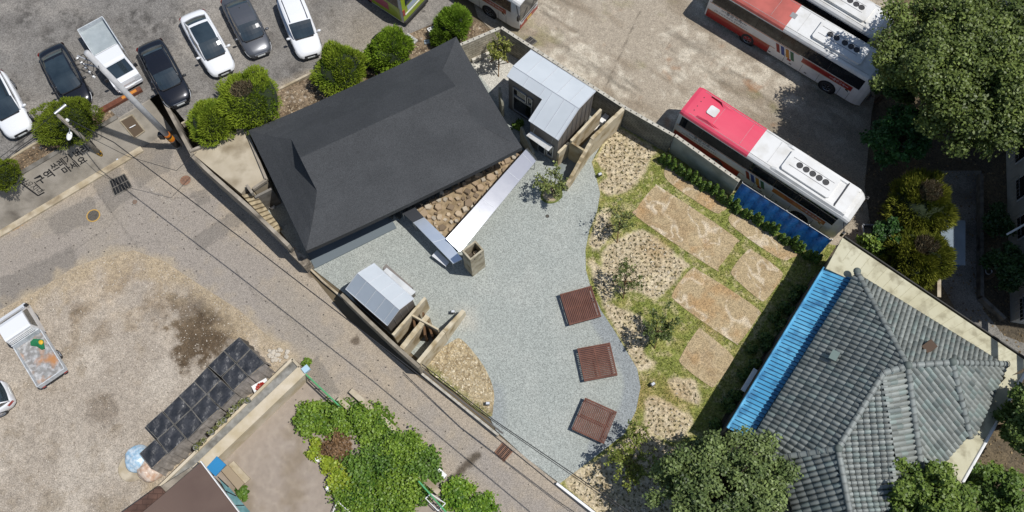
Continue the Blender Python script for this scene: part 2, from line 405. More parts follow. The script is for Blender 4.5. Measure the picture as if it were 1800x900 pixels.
def c_grav(x, y):
    c = np.zeros((len(x), 3)) + C3('#b1a595'); n = fbm(x, y, .45, 61)[:, None]; n2 = fbm(x, y, 1.2, 62)[:, None]; n3 = fbm(x, y, 4, 63)[:, None]
    c = mixc(c, C3('#c6bbab'), np.clip((n - .45) * 4, 0, 1) * .7); c = mixc(c, C3('#8f806a'), np.clip((n2 - .55) * 5, 0, 1) * .55)
    for p, r, k in (((360, 580), 2.4, .95), ((345, 545), 2.2, .7), ((375, 600), 1.6, .8), ((400, 560), 1.4, .5), ((330, 620), 1.0, .6), ((140, 545), .6, .85), ((325, 490), 1.0, .5), ((180, 585), .8, .4), ((285, 540), 1.5, .35), ((390, 590), .9, .6), ((180, 720), 1.2, .45), ((215, 460), 1.6, .4), ((85, 640), .8, .5)):
        q = G(*p); d = np.hypot(x - q.x, y - q.y) - r * (.25 + 1.1 * n2[:, 0] * n3[:, 0] * 1.8)
        c = mixc(c, C3('#5b4b37'), mask(d, .35) * k)
    top_ = np.clip((y - G(300, 640).y) / 6, 0, 1)[:, None]; c = mixc(c, C3('#b59f80'), top_ * np.clip((n * .6 + n2 * .4 - .38) * 5, 0, 1) * .6)
    d = sdist(x, y, nb_gravel) + n2[:, 0] * 2.2; c = mixc(c, C3('#b8a689'), mask(-d, .6) * .8)
    return c * (.70 + .56 * fbm(x, y, 5, 64)[:, None])
sheet('gravel_lot', gravel, .009, c_grav, m_rock, step=.13)
# yard behind the green gate, swept cement screed
back = xy([(520, 640), (560, 690), (620, 740), (760, 850), (880, 940), (880, 1100), (250, 1100), (330, 860)])
def c_back(x, y):
    c = np.zeros((len(x), 3)) + C3('#a5988a'); q = G(520, 800); r = np.hypot(x - q.x, y - q.y)
    sw = (np.sin(r * 7 + 22 * fbm(x, y, .45, 71)) * .5 + .5)[:, None]; n = fbm(x, y, .7, 72)[:, None]
    c = mixc(c, C3('#b8ab9b'), np.clip(sw ** 6 * (n * 1.6 - .35), 0, 1)); c = mixc(c, C3('#8a7a62'), np.clip((n - .52) * 4, 0, 1) * .6)
    return c * (.85 + .3 * fbm(x, y, 6, 73)[:, None])
sheet('cement_yard', back, .008, c_back, mat('screed', None, attr=1, rough=.9, bump=.01, bscale=6), step=.14)

# the blue grey yard of crushed stone
yard = xy([(536, 462), (606, 516), (700, 600), (745, 640), (862, 737), (872, 757), (925, 805), (984, 850), (1050, 800), (1098, 762), (1118, 722), (1126, 680), (1120, 648), (1102, 618), (1078, 578), (1056, 545),
           (1040, 510), (1030, 475), (1029, 440), (1036, 405), (1050, 370), (1055, 340), (1048, 312), (1040, 285), (1052, 262), (1095, 205), (880, 70), (810, 95), (640, 200), (480, 300), (445, 345)])
gedge = xy([(1052, 540), (1078, 578), (1102, 618), (1120, 648), (1126, 680), (1118, 722), (1098, 762), (1062, 792)])
gedge2 = xy([(870, 690), (872, 720), (872, 750)])
def c_yard(x, y):
    c = np.zeros((len(x), 3)) + C3('#a8ada6'); n = fbm(x, y, .6, 81)[:, None]
    c = mixc(c, C3('#b6b9b1'), np.clip((n - .4) * 3, 0, 1) * .5)
    d = ldist(x, y, gedge) - .95; c = mixc(c, C3('#91979a'), mask(d, .12) * .75)
    d = ldist(x, y, gedge2) - .5; c = mixc(c, C3('#91979a'), mask(d, .3) * .5)
    d = sdist(x, y, xy([(818, 100), (878, 70), (935, 100), (905, 170), (880, 180)])); c = mixc(c, C3('#d3cfc3'), mask(d, .1) * .9)
    c = mixc(c, C3('#c7d0cb'), mask(ldist(x, y, xy([(858, 500), (990, 382), (1010, 340)])) - .01, .03) * .5)
    q = G(820, 560); d = np.hypot(x - q.x, y - q.y) - 1.2 * fbm(x, y, 1.5, 82); c = mixc(c, C3('#d0c8b8'), mask(d, .5) * .4)
    return c * (.9 + .2 * fbm(x, y, 10, 83)[:, None])
sheet('yard', yard, .012, c_yard, m_yard, step=.14)

# the garden: turf with sandy planting patches
garden = xy([(1054, 262), (1090, 208), (1185, 268), (1300, 338), (1400, 415), (1470, 432), (1290, 700), (1240, 790), (1240, 1010), (1190, 1010), (984, 850), (1050, 800), (1098, 762), (1118, 722), (1126, 680), (1120, 648), (1102, 618), (1078, 578), (1056, 545),
           (1040, 510), (1030, 475), (1029, 440), (1036, 405), (1050, 370), (1055, 340), (1048, 312), (1040, 285)])
DOT = [xy(p) for p in (
 [(1083, 224), (1150, 262), (1148, 275), (1128, 310), (1105, 333), (1080, 345), (1062, 340), (1052, 326), (1068, 308), (1050, 285), (1055, 262), (1065, 245)],
 [(1058, 366), (1076, 370), (1072, 392), (1078, 410), (1068, 425), (1052, 440), (1038, 435), (1036, 415), (1045, 395)],
 [(1112, 406), (1135, 408), (1205, 460), (1203, 476), (1165, 520), (1148, 528), (1120, 512), (1090, 516), (1062, 498), (1058, 445), (1078, 425)],
 [(1034, 462), (1052, 466), (1080, 515), (1070, 532), (1098, 545), (1132, 560), (1146, 590), (1128, 616), (1152, 640), (1122, 655), (1106, 618), (1072, 562), (1050, 515)],
 [(1175, 668), (1212, 664), (1232, 690), (1228, 712), (1208, 706), (1182, 690)],
 [(1148, 695), (1182, 712), (1220, 737), (1192, 776), (1152, 766), (1132, 745), (1135, 708)],
 [(1128, 752), (1180, 785), (1240, 800), (1230, 1010), (1190, 1010), (992, 852), (1050, 808), (1095, 775)])]
SAND = [xy(p) for p in (
 [(1170, 294), (1184, 293), (1272, 355), (1268, 372), (1250, 371), (1175, 320)],
 [(1150, 329), (1166, 333), (1289, 415), (1292, 430), (1264, 469), (1250, 470), (1122, 384), (1120, 366)],
 [(1290, 372), (1303, 376), (1398, 438), (1390, 454), (1366, 453), (1285, 396)],
 [(1313, 441), (1326, 443), (1370, 474), (1373, 490), (1347, 526), (1332, 525), (1290, 488), (1287, 473)],
 [(1214, 474), (1232, 478), (1329, 541), (1330, 560), (1300, 601), (1286, 600), (1192, 534), (1184, 512)],
 [(1226, 580), (1236, 582), (1284, 622), (1285, 638), (1257, 677), (1243, 676), (1198, 641), (1198, 624)])]
BARE = [G(1112, 582), G(1128, 655), G(1097, 395), G(1156, 600)]
def c_garden(x, y):
    c = np.zeros((len(x), 3)) + C3('#8a8f48'); n = fbm(x, y, .7, 91)[:, None]; n2 = fbm(x, y, 2.5, 92)[:, None]; n3 = fbm(x, y, 7, 93)[:, None]
    c = mixc(c, C3('#b5a76c'), np.clip((n * .5 + n2 * .5 - .47) * 6, 0, 1) * .55); c = mixc(c, C3('#66752f'), np.clip((n3 - .5) * 5, 0, 1) * .6)
    for P in DOT:
        d = sdist(x, y, smoothpoly(P)) + (n2[:, 0] - .5) * .5
        s = mixc(np.zeros((len(x), 3)) + C3('#c8b898'), C3('#8d7b5a'), np.clip((n3 - .47) * 5, 0, 1) * .7)
        s = mixc(s, C3('#e2d3b4'), np.clip((n2 - .5) * 6, 0, 1) * .6); c = mixc(c, s, mask(d, .12))
    edge = ldist(x, y, xy([(1165, 290), (1110, 380), (1180, 440), (1250, 500), (1380, 560)]))
    # straw and sand showing through the turf between the sandy beds
    c = mixc(c, C3('#cdbd93'), np.clip((fbm(x, y, 3.2, 94)[:, None] - .57) * 10, 0, 1) * .55)
    for q in (G(1180, 690), G(1150, 440), G(1060, 700), G(1250, 560), G(1110, 690)):
        d = np.hypot(x - q.x, y - q.y) - 1.6 * n[:, 0]; c = mixc(c, C3('#a98a5c'), mask(d, .6) * .6)
    return c
sheet('lawn', garden, .016, c_garden, m_soil, step=.1, bumpf=lambda x, y: .03 * fbm(x, y, 2.5, 95) - .01)
def c_sand(sd):
    def f(x, y):
        c = np.zeros((len(x), 3)) + C3('#b8a480'); n = fbm(x, y, .9, sd, 3)[:, None]; w_ = fbm(x, y, .8, sd + 20, 3)
        v = np.abs(fbm(x + w_ * 2, y - w_ * 2, .95, sd + 5, 2) - .5)[:, None]; n3 = fbm(x, y, 5, sd + 9)[:, None]
        c = mixc(c, C3('#a58c68'), np.clip((n - .5) * 4, 0, 1) * .7)
        k = (1. if sd != 205 else .15)
        c = mixc(c, C3('#ddceb4'), np.clip((.06 - v) * 20, 0, 1) * k * .8)
        c = mixc(c, C3('#b58a56'), np.clip((fbm(x, y, .6, sd + 7)[:, None] - .58) * 7, 0, 1) * .5)
        return c * (.86 + .28 * n3)
    return f
for i, P in enumerate(SAND):
    P = smoothpoly(P, 5)
    sheet('sand_bed', P, .05, c_sand(200 + i), mat('raked_sand', None, attr=1, rough=1, bump=.008, bscale=9, vor=20), step=.09)
lbed = smoothpoly(xy([(748, 642), (796, 600), (812, 598), (836, 624), (856, 654), (868, 688), (867, 715), (858, 733), (800, 690)]), 3)
def c_lbed(x, y):
    n2 = fbm(x, y, 3.2, 101)[:, None]; n3 = fbm(x, y, 7, 102)[:, None]; c = np.zeros((len(x), 3)) + C3('#b3a17e')
    c = mixc(c, C3('#887556'), np.clip((n2 - .45) * 5, 0, 1) * .7); c = mixc(c, C3('#d6c8a8'), np.clip((n3 - .52) * 5, 0, 1) * .5)
    d = ldist(x, y, xy([(745, 650), (860, 745)])) - .35 * n2[:, 0]; return mixc(c, C3('#78803e'), mask(d - .25, .2) * .8)
sheet('planting_bed', lbed, .03, c_lbed, m_soil, step=.1, bumpf=lambda x, y: .09 * fbm(x, y, 2.6, 103))
# ---------------------------------------------------------------- walls and buildings
m_conc = mat('old_concrete', S('#b3a999'), S('#9a9080'), scale=1.2, rough=.95, bump=.008, bscale=12, dirt=S('#5d564c'), dscale=.9)
m_concl = mat('pale_concrete', S('#cfc3ac'), S('#b4a588'), scale=1.5, rough=.95, bump=.006, bscale=12, dirt=S('#8a7a62'), dscale=1.1)
m_concd = mat('dark_concrete', S('#8a857c'), S('#6f6a61'), scale=2, rough=.95, bump=.01, bscale=10, dirt=S('#4c463d'), dscale=1.)
m_black = flat('black_paint', '#1b1b1c', .6)
m_white = mat('white_paint', (.78, .78, .76), (.6, .58, .54), scale=4, rough=.6, thr=(.45, .9))
m_dark = flat('dark_void', '#14161a', .8)
m_steel = mat('galvanised_steel', (.52, .53, .54), (.42, .43, .45), scale=5, rough=.45, metal=.8)
m_plaster = mat('weathered_plaster', S('#cdbf9f'), S('#b5a27c'), scale=1.6, rough=.95, bump=.012, bscale=9, dirt=S('#7c6444'), dscale=1.3)
m_glass = mat('window_glass', (.012, .015, .018), rough=.06, spec=.6)
m_tile = None
def brick_mat(name, c, mort, sc=1.0, rot=0, w=.4, h=.2, bump=.004):
    m = bpy.data.materials.new(name); m.use_nodes = True; n = m.node_tree.nodes; l = m.node_tree.links; b = n['Principled BSDF']
    b.inputs['Roughness'].default_value = .95
    u = n.new('ShaderNodeUVMap'); br = n.new('ShaderNodeTexBrick'); l.new(u.outputs[0], br.inputs['Vector'])
    br.inputs['Scale'].default_value = 1; br.inputs['Brick Width'].default_value = w; br.inputs['Row Height'].default_value = h; br.inputs['Mortar Size'].default_value = .028
    br.inputs['Color1'].default_value = (*c, 1); br.inputs['Color2'].default_value = (*[v * .78 for v in c], 1); br.inputs['Mortar'].default_value = (*mort, 1)
    g = n.new('ShaderNodeNewGeometry'); ns = n.new('ShaderNodeTexNoise'); ns.inputs['Scale'].default_value = 1.3; l.new(g.outputs['Position'], ns.inputs['Vector'])
    mr = n.new('ShaderNodeMapRange'); mr.inputs[1].default_value = .35; mr.inputs[2].default_value = .7; mr.inputs[3].default_value = .72; mr.inputs[4].default_value = 1.2; l.new(ns.outputs[0], mr.inputs[0])
    mx = n.new('ShaderNodeVectorMath'); mx.operation = 'SCALE'; l.new(br.outputs[0], mx.inputs[0]); l.new(mr.outputs[0], mx.inputs['Scale'])
    l.new(mx.outputs[0], b.inputs['Base Color'])
    bp = n.new('ShaderNodeBump'); bp.inputs['Distance'].default_value = bump; bp.invert = True; l.new(br.outputs['Fac'], bp.inputs['Height']); l.new(bp.outputs[0], b.inputs['Normal'])
    return m
def uv_walls(o):
    """metre scaled uv: along the wall, up the wall (flat faces: x, y)"""
    me = o.data; uv = me.uv_layers.new(name='uv')
    for p in me.polygons:
        nn = p.normal; t = Vector((-nn.y, nn.x, 0))
        t = t.normalized() if t.length > .3 else Vector((1, 0, 0))
        b = nn.cross(t)
        for li in p.loop_indices:
            c = me.vertices[me.loops[li].vertex_index].co + o.location
            uv.data[li].uv = (c.dot(t), c.dot(b) if b.z >= 0 else -c.dot(b))
m_block = brick_mat('concrete_block', S('#b9b3a2'), S('#7d7768'), w=.6, h=.24)
m_blockc = brick_mat('cream_block', (.66, .59, .45), (.38, .33, .24), w=.5, h=.24)
m_blockg = brick_mat('grey_block', S('#8a8c84'), S('#5f615b'), w=.4, h=.2)

# --- the block wall round the north and east of the yard
def wallobj(name, label, p, q, t, z0, z1, m, cat='wall', cap=None, mats=None, **kw):
    o = MB().wall(p, q, t, z0, z1 - (.05 if cap else 0)).build(name, m)
    uv_walls(o); tag(o, label, cat, **kw)
    if cap:
        r = MB().wall(p, q, t + .01, z1 - .05, z1)
        d = (Vector(q[:2]) - Vector(p[:2])); L = d.length; d.normalize()
        for i in range(int(L / .4)):
            c = Vector(p[:2]) + d * (i * .4 + .2); r.box((c.x, c.y, z1 + .002), (.06, .1, .01), math.atan2(d.y, d.x), m=1)
        r.build('coping', [mat('coping', S('#d3cec0'), S('#b3ad9d'), scale=3, rough=.9), m_dark], o)
    return o
W0, W1 = G(808, 79, 2.3), G(878.5, 49, 2.3)
W2, W3 = G(1094, 186, 2.3), G(1185, 238, 2.3)
wallobj('block_wall', 'cream block wall behind the small courtyard tree', W0, W1, .2, -.05, 2.3, m_blockc, cap=1)
wallobj('block_wall', 'long grey block wall between the metal annex and the bus yard', W1 + Vector((.1, .05, 0)), W2, .2, -.05, 2.3, m_block, cap=1)
wallobj('block_wall', 'dark stained block wall above the north planting patch', W2 + (W3 - W2).normalized() * .02, W3 - (W3 - W2).normalized() * .02, .2, -.05, 2.3, m_blockg, cap=1)
W4, W5 = G(1187, 238, 2.1), G(1300, 318, 2.1)
wallobj('rendered_wall', 'pale rendered wall section with dotted coping behind the shrub row', W4, W5, .2, -.05, 2.1, mat('rendered', S('#b9bdb6'), S('#a3a8a2'), scale=1.5, rough=.9, dirt=S('#7f8378')), cap=1)
# ledge and low steps at the foot of the cream wall
led = MB(); a = G(829, 103, .35); b = G(873, 85, .35); led.wall(a, b, .35, 0, .35); tag(led.build('stone_ledge', mat('white_stone', S('#dcd8cd'), S('#c5bfb1'), scale=3, rough=.8)), 'long white stone ledge at the foot of the cream block wall', 'ledge')
# blue sheet fence in front of the pink roofed coach
bf0, bf1 = G(1296, 334, 1.15), G(1452, 434, 1.15)
o = thing('sheet_fence', 'blue tarpaulin fence on steel posts beside the pink roofed coach', 'fence', (bf0 + bf1) / 2 - Vector((0, 0, 1.15)))
d = (bf1 - bf0); nb = Vector((-d.y, d.x, 0)).normalized()
mb = MB(); N = 44
for i in range(N):
    p = bf0 + d * i / N; q = bf0 + d * (i + 1) / N
    zz = lambda k: .06 * math.sin(k * 1.7) + .05 * math.sin(k * .63)
    for j in range(6):
        f0, f1 = j / 6, (j + 1) / 6
        g_ = lambda P, f, k: Vector((P.x, P.y, 0)) + nb * (zz(k + f * 4) + (.95 * f)) + Vector((0, 0, 1.55 - 1.5 * f))
        mb.quad(g_(p, f0, i), g_(q, f0, i + 1), g_(q, f1, i + 1), g_(p, f1, i))
nbs = mb
# the sheet leans out to the yard side: build it hanging from the rail
mb2 = MB()
for i in range(N):
    for j in range(6):
        def P_(k, f):
            p = bf0 + d * k / N; lean = .62 * (1 - f) + .08 * math.sin(k * 1.3 + f * 5) * (.3 + .7 * math.sin(f * 3.1))
            return Vector((p.x, p.y, 0)) + nb * (lean - .31) + Vector((0, 0, .05 + 1.55 * (1 - f)))
        mb2.quad(P_(i, j / 6), P_(i + 1, j / 6), P_(i + 1, (j + 1) / 6), P_(i, (j + 1) / 6))
mb2.build('tarpaulin', mat('blue_tarp', S('#1a5fa8'), S('#2f78bd'), scale=2, rough=.4), o, smooth=True)
for i in range(5):
    p = bf0 + d * i / 4; p.z = 0; MB().tube(p + nb * .33, p + nb * .33 + Vector((0, 0, 1.75)), .03).build('post', m_steel, o)
MB().tube(bf0 + nb * .33 + Vector((0, 0, .5)), bf1 + nb * .33 + Vector((0, 0, .5)), .022).build('rail', m_steel, o)

# --- retaining wall with painted lettering
T = [G(-120, 402, 2.2), G(0, 333, 2.2), G(155, 240, 2.2), G(208, 209, 2.2), G(264, 176, 2.2)]
Bm = [G(-120, 455, 0), G(20, 376, 0), G(188, 283, 0), G(223, 250, 0), G(290, 232, 0)]
# base in a straight line under a straight top
e_t = (T[2] - T[0]).normalized(); nrm = Vector((e_t.y, -e_t.x, 0))
off = 1.15
Bt = [t + nrm * off - Vector((0, 0, 2.25)) for t in T]
rw = MB()
rw.quad(Bt[0], Bt[4], T[4], T[0]); rw.quad(T[0], T[4], T[4] - nrm * .28, T[0] - nrm * .28)
rw.quad(T[4], Bt[4], Bt[4] - nrm * 1.5, T[4] - nrm * .28); rw.quad(T[0] - nrm * .28, T[4] - nrm * .28, T[4] - nrm * .28 - Vector((0, 0, .3)), T[0] - nrm * .28 - Vector((0, 0, .3)))
rwo = rw.build('retaining_wall', mat('retaining', S('#aaa295'), S('#958d80'), scale=.9, rough=.95, bump=.01, bscale=6, dirt=S('#6a6359'), dscale=.7, c3=S('#bdb4a3'), s3=.35))
tag(rwo, 'sloping concrete retaining wall with black hand painted lettering', 'wall')
kb = MB().wall(T[0] - nrm * .16, T[3] - nrm * .16, .3, 2.1, 2.28); kb.build('kerb', m_concd, rwo)
pn = (Bt[4] - Bt[0]).cross(T[0] - Bt[0]).normalized()
if pn.z < 0: pn = -pn
def GP(x, y, p0=Bt[0], n=pn, lift=.012):
    d = G(x, y, 0) - camo.location; t = (p0 + n * lift - camo.location).dot(n) / d.dot(n); return camo.location + d * t
up = pn.cross(e_t); up = up if up.z > 0 else -up
tx = MB()
put_text(tx, '쓰레기 버리지', .6, GP(129, 275), e_t, up, sx=.86, bold=.012); put_text(tx, '마세요', .56, GP(131, 291), e_t, up, sx=1.05, bold=.012)
put_text(tx, '구역', .66, GP(79, 312), e_t, up, sx=1., bold=.012)
put_text(tx, '사유지내', .5, GP(55, 327), -up + e_t * .25, e_t, sx=.8)
def stroke(a, b, wd=.09):
    a = GP(*a); b = GP(*b); s = (b - a).normalized().cross(pn) * wd / 2; tx.quad(a - s, b - s, b + s, a + s)
stroke((33, 319), (67, 344)); stroke((67, 344), (78, 338)); stroke((60, 320), (76, 336), .05)
tx.build('lettering', m_black, rwo)
kb = MB().wall(Bt[0] + nrm * .12, Bt[3] + nrm * .12, .42, 0, .14); tag(kb.build('lane_kerb', m_concl), 'low worn concrete kerb at the foot of the lettered retaining wall', 'kerb')
# steel hatch let into the wall, low concrete cheeks round it
ht = thing('steel_hatch', 'brown steel double hatch lying on the concrete slope', 'hatch', GP(233, 221))
h0, h1, h2, h3 = [GP(x, y, lift=.03) for x, y in ((211, 213), (232, 202), (254, 230), (236, 243))]
fr = MB(); 
for a, b in ((h0, h1), (h1, h2), (h2, h3), (h3, h0)): fr.tube(a, b, .045, n=4)
fr.build('frame', m_concl, ht)
mid1, mid2 = (h0 + h3) / 2, (h1 + h2) / 2
MB().quad(h0, mid1, mid2, h1).build('leaf', flat('hatch_brown', '#6b5a47', .7), ht); MB().quad(mid1, h3, h2, mid2).build('leaf', flat('hatch_brown', '#6b5a47', .7), ht)
c = (h0 + h2) / 2; MB().tube(c + (h1 - h0) * .25 + pn * .05, c - (h1 - h0) * .25 + pn * .05, .03).build('handle', m_white, ht)
# wedge wall beside the pole and the concrete terrace wall along the lane
tag(MB().wall(G(287, 176, 2.5), G(338, 272, 2.5), .22, 0, 2.5).build('side_wall', m_conc), 'thin concrete wall with pale top beside the tall pole', 'wall')
LW = [G(336, 272, 2.45), G(372, 306, 2.45), G(440, 366, 2.45), G(507, 431, 2.45)]
lw = MB()
for a, b in zip(LW, LW[1:]): lw.wall(a, b, .22, 0, 2.45)
tag(lw.build('lane_wall', m_conc), 'high concrete wall along the lane below the stair terrace', 'wall')
tag(MB().wall(G(508, 432, 1.9), G(538, 462, 1.5), .5, 0, 1.3).build('stone_pier', mat('rubble', S('#a89d8c'), S('#6d6356'), scale=5, rough=1, bump=.05, bscale=5)), 'rough rubble pier at the lane end of the stair wall', 'pier')
# terrace slab with stair
sl = thing('terrace_slab', 'worn pale concrete roof terrace with low parapet and stair', 'terrace', G(400, 290, 0))
P = [G(x, y, 2.4) for x, y in ((336, 268), (432, 226), (470, 318), (446, 334), (432, 330), (424, 340))]
pl = [tuple(p[:2]) for p in P]
MB().prism(pl, 0, 2.4).build('slab', mat('terrace', S('#c7bba4'), S('#b3a68e'), scale=.9, rough=.95, dirt=S('#8f8169'), dscale=.8), sl)
for a, b in ((0, 1), (1, 2), (2, 3)):
    MB().wall(P[a], P[b], .16, 2.4, 2.62).build('parapet', m_conc, sl)
MB().wall(G(434, 326, 2.7), G(444, 340, 2.7), .16, 2.41, 2.8).build('parapet', m_conc, sl)
sa, sb = G(424, 342, 2.3), G(446, 337, 2.3); ta, tb = G(484, 405, .5), G(494, 400, .4)
for i in range(10):
    f0, f1 = i / 10, (i + 1) / 10
    q = [sa.lerp(ta, f0), sb.lerp(tb, f0), sb.lerp(tb, f1), sa.lerp(ta, f1)]
    MB().prism([tuple(p[:2]) for p in q], 0, 2.2 - i * .2).build('step', mat('stair', S('#c4b594'), S('#a8997c'), scale=3, rough=.95, dirt=S('#86775c'), dscale=2), sl)
tag(MB().wall(G(477, 330, 2.3), G(447, 345, 2.3), .15, 0, 2.2).build('cellar_wall', m_concd), 'dark wall under the terrace edge beside the stair', 'wall')
pt = G(478, 363, .2); tag(MB().lathe(pt - Vector((0, 0, .2)), [(.0, .01), (.15, .01), (.17, .3), (.13, .3), (.12, .2), (0, .2)], 12).build('pot', m_white, smooth=True), 'small white pot in the shaded sunken court', 'pot')

# --- black hip and gable house
D0 = G(540, 444, 3.1); C0 = G(918, 262, 3.1); ex = (C0 - D0).normalized(); ey = Vector((-ex.y, ex.x, 0)); LX, LY = 14.2, 8.85
def H(u, v, z): return Vector((D0.x, D0.y, 0)) + ex * u + ey * v + Vector((0, 0, z))
hs = thing('black_roofed_house', 'long house under a matt black hipped roof', 'house', H(7, 4.4, 0))
m_shing = mat('black_shingle', S('#444648'), S('#404244'), scale=.35, rough=.78, bump=.01, bscale=28, spec=.4, vor=38, c3=S('#494b4d'), s3=.5)
lift = lambda u: .28 * (abs(u - LX / 2) / (LX / 2)) ** 3
rf = MB(); n = 14; g0, g1, zg, zr = 2.1, LX - 2.1, 4.5, 5.55; v1, v2 = 2.6, LY - 2.45; vm = 4.43
def strip(va, za, vb, zb):
    for i in range(n):
        f0, f1 = i / n, (i + 1) / n
        a0, a1 = LX * f0, LX * f1; b0, b1 = g0 + (g1 - g0) * f0, g0 + (g1 - g0) * f1
        m_ = 3
        for j in range(m_):
            s0, s1 = j / m_, (j + 1) / m_
            def pt(a, b, s): u = a + (b - a) * s; return H(u, va + (vb - va) * s, za + (zb - za) * s - .10 * math.sin(math.pi * s) + lift(a) * (1 - s) ** 2)
            rf.quad(pt(a0, b0, s0), pt(a1, b1, s0), pt(a1, b1, s1), pt(a0, b0, s1))
strip(0, 3.1, v1, zg); strip(LY, 3.1, v2, zg)
for s, g in ((0, g0), (LX, g1)):
    m_ = 3; k = 8
    for i in range(k):
        f0, f1 = i / k, (i + 1) / k
        for j in range(m_):
            s0, s1 = j / m_, (j + 1) / m_
            def pt(f, t): v = LY * f; w_ = v1 + (v2 - v1) * f; return H(s + (g - s) * t, v + (w_ - v) * t, 3.1 + (zg - 3.1) * t - .08 * math.sin(math.pi * t) + .28 * abs(2 * f - 1) ** 3 * (1 - t) ** 2)
            rf.quad(pt(f0, s0), pt(f1, s0), pt(f1, s1), pt(f0, s1))
rf.quad(H(g0, v1, zg), H(g1, v1, zg), H(g1, vm, zr), H(g0, vm, zr)); rf.quad(H(g0, v2, zg), H(g1, v2, zg), H(g1, vm, zr), H(g0, vm, zr))
rf.build('roof', m_shing, hs)
gb = MB(); gb.add([H(g0 + .05, v1, zg - .15), H(g0 + .05, v2, zg - .15), H(g0 + .05, vm, zr - .03)], [[0, 1, 2]]); gb2 = MB(); gb2.add([H(g1 - .05, v1, zg - .15), H(g1 - .05, v2, zg - .15), H(g1 - .05, vm, zr - .03)], [[0, 1, 2]])
gb.build('gable', flat('gable_black', '#2c2d2f', .8), hs); gb2.build('gable', flat('gable_black', '#2c2d2f', .8), hs)
fc = MB(); loop = []
for i in range(n + 1): loop.append((LX * i / n, 0))
for i in range(1, 9): loop.append((LX, LY * i / 8))
for i in range(1, n + 1): loop.append((LX - LX * i / n, LY))
for i in range(1, 8): loop.append((0, LY - LY * i / 8))
def ez(u, v): return 3.1 + max(lift(u) if v in (0, LY) else 0, .28 * abs(2 * v / LY - 1) ** 3 if u in (0, LX) else 0)
for (u0_, v0_), (u1_, v1_) in zip(loop, loop[1:] + loop[:1]):
    fc.quad(H(u0_, v0_, ez(u0_, v0_) - .42), H(u1_, v1_, ez(u1_, v1_) - .42), H(u1_, v1_, ez(u1_, v1_)), H(u0_, v0_, ez(u0_, v0_)))
fc.add([H(u, v, ez(u, v) - .42) for u, v in loop], [list(range(len(loop)))[::-1]])
fc.build('fascia', flat('fascia_black', '#3a3c3e', .75), hs)
pl = [tuple(H(u, v, 0)[:2]) for u, v in ((1.1, 1.3), (LX - 1.1, 1.3), (LX - 1.1, LY - 1.2), (1.1, LY - 1.2))]
MB().prism(pl, 0, 2.72).build('wall', m_concd, hs)
for u in (3, 6.2, 9.5):
    a = H(u, 1.29, 0); 
    q = MB(); q.box(H(u, 1.27, 1.3), (1.8, .05, 1.6), math.atan2(ex.y, ex.x)); q.build('window', m_glass, hs)
# paved apron under its eave
ap = [tuple(H(u, v, 0)[:2]) for u, v in ((-.2, .15), (5.4, .2), (5.4, 1.3), (-.2, 1.3))]
tag(MB().prism(ap, .0, .1).build('apron', mat('slate', S('#6f7a80'), rough=.7)), kind='structure')

# --- metal annex with L shaped roof
m_zinc = mat('zinc_sheet', (.61, .65, .67), (.56, .60, .62), scale=.8, rough=.45, metal=.2, spec=.5)
m_seam = flat('seam_light', (.62, .64, .66), .5, metal=.3)
m_panel = mat('bronze_panel', (.24, .215, .19), (.19, .17, .15), scale=.9, rough=.55, metal=.35)
an = thing('metal_annex', 'L shaped annex clad in grey metal sheet with folded roof', 'annex', G(980, 240, 0))
ZE, ZR, ZB, ZD = 3.75, 4.25, 3.9, 3.35
a_, f_ = G(935.7, 89.2, ZE), G(1053, 163.8, ZE); g_, i_ = G(902, 116, ZR), G(1019.5, 191.3, ZR); b_ = G(886.6, 132, ZB); d_, e_ = G(929.4, 212, ZD), G(980.8, 246.2, ZD)
r_ = (f_ - a_); r_.z = 0; r_.normalize(); q_ = Vector((r_.y, -r_.x, 0))     # along the ridge, down to the south
O = Vector((g_.x, g_.y, 0))
def A(s, t, z): return O + r_ * s + q_ * t + Vector((0, 0, z))
S1 = (i_ - g_).dot(r_); sa_ = (a_ - O).dot(r_); Tn = ((a_ - O).dot(q_) + (f_ - O).dot(q_)) / 2; Tb = (b_ - O).dot(q_); Td = ((d_ - O).dot(q_) + (e_ - O).dot(q_)) / 2
sd_ = (d_ - O).dot(r_); se_ = (e_ - O).dot(r_)
se_ = S1 = (S1 + se_) / 2
zt_ = lambda t: ZR + (ZE - ZR) * t / Tn if t < 0 else ZR + (ZD - ZR) * t / Td
ro = MB()
def slab(mb, pts, th=.07, m=0):
    pl = [(s, t) for s, t in pts]; k = len(pl)
    top = [A(s, t, zt_(t)) for s, t in pl]; bot = [p - Vector((0, 0, th)) for p in top]
    mb.add(top + bot, [list(range(k)), [k + j for j in range(k)][::-1]] + [[j, k + j, k + (j + 1) % k, (j + 1) % k] for j in range(k)], m)
slab(ro, [(0, Tn), (0, 0), (S1, 0), (S1, Tn)]); slab(ro, [(0, 0), (0, Tb), (sd_, Tb), (sd_, 0)]); slab(ro, [(sd_, 0), (sd_, Td), (S1, Td), (S1, 0)])
ro.build('roof', m_zinc, an)
def seam(s0, t0, s1, t1, parent=an):
    return MB().tube(A(s0, t0, zt_(t0) + .01), A(s1, t1, zt_(t1) + .01), .022, n=5).build('seam', m_seam, parent)
for s in (.02, S1 * .2, S1 * .43, S1 * .66, S1 * .85, S1 - .02): seam(s, Tn, s, 0)
seam(0, 0, S1, 0); seam(0, Tn, S1, Tn)
for s in (S1 * .25, S1 * .5): seam(s, 0, s, Tb)
for s in (sd_ + .3, sd_ + (S1 - sd_) * .52, S1 - .25, S1 - .02): seam(s, .0, s, Td)
seam(0, Tb, sd_, Tb); seam(sd_, Tb, sd_, Td); seam(sd_, Td, S1, Td)
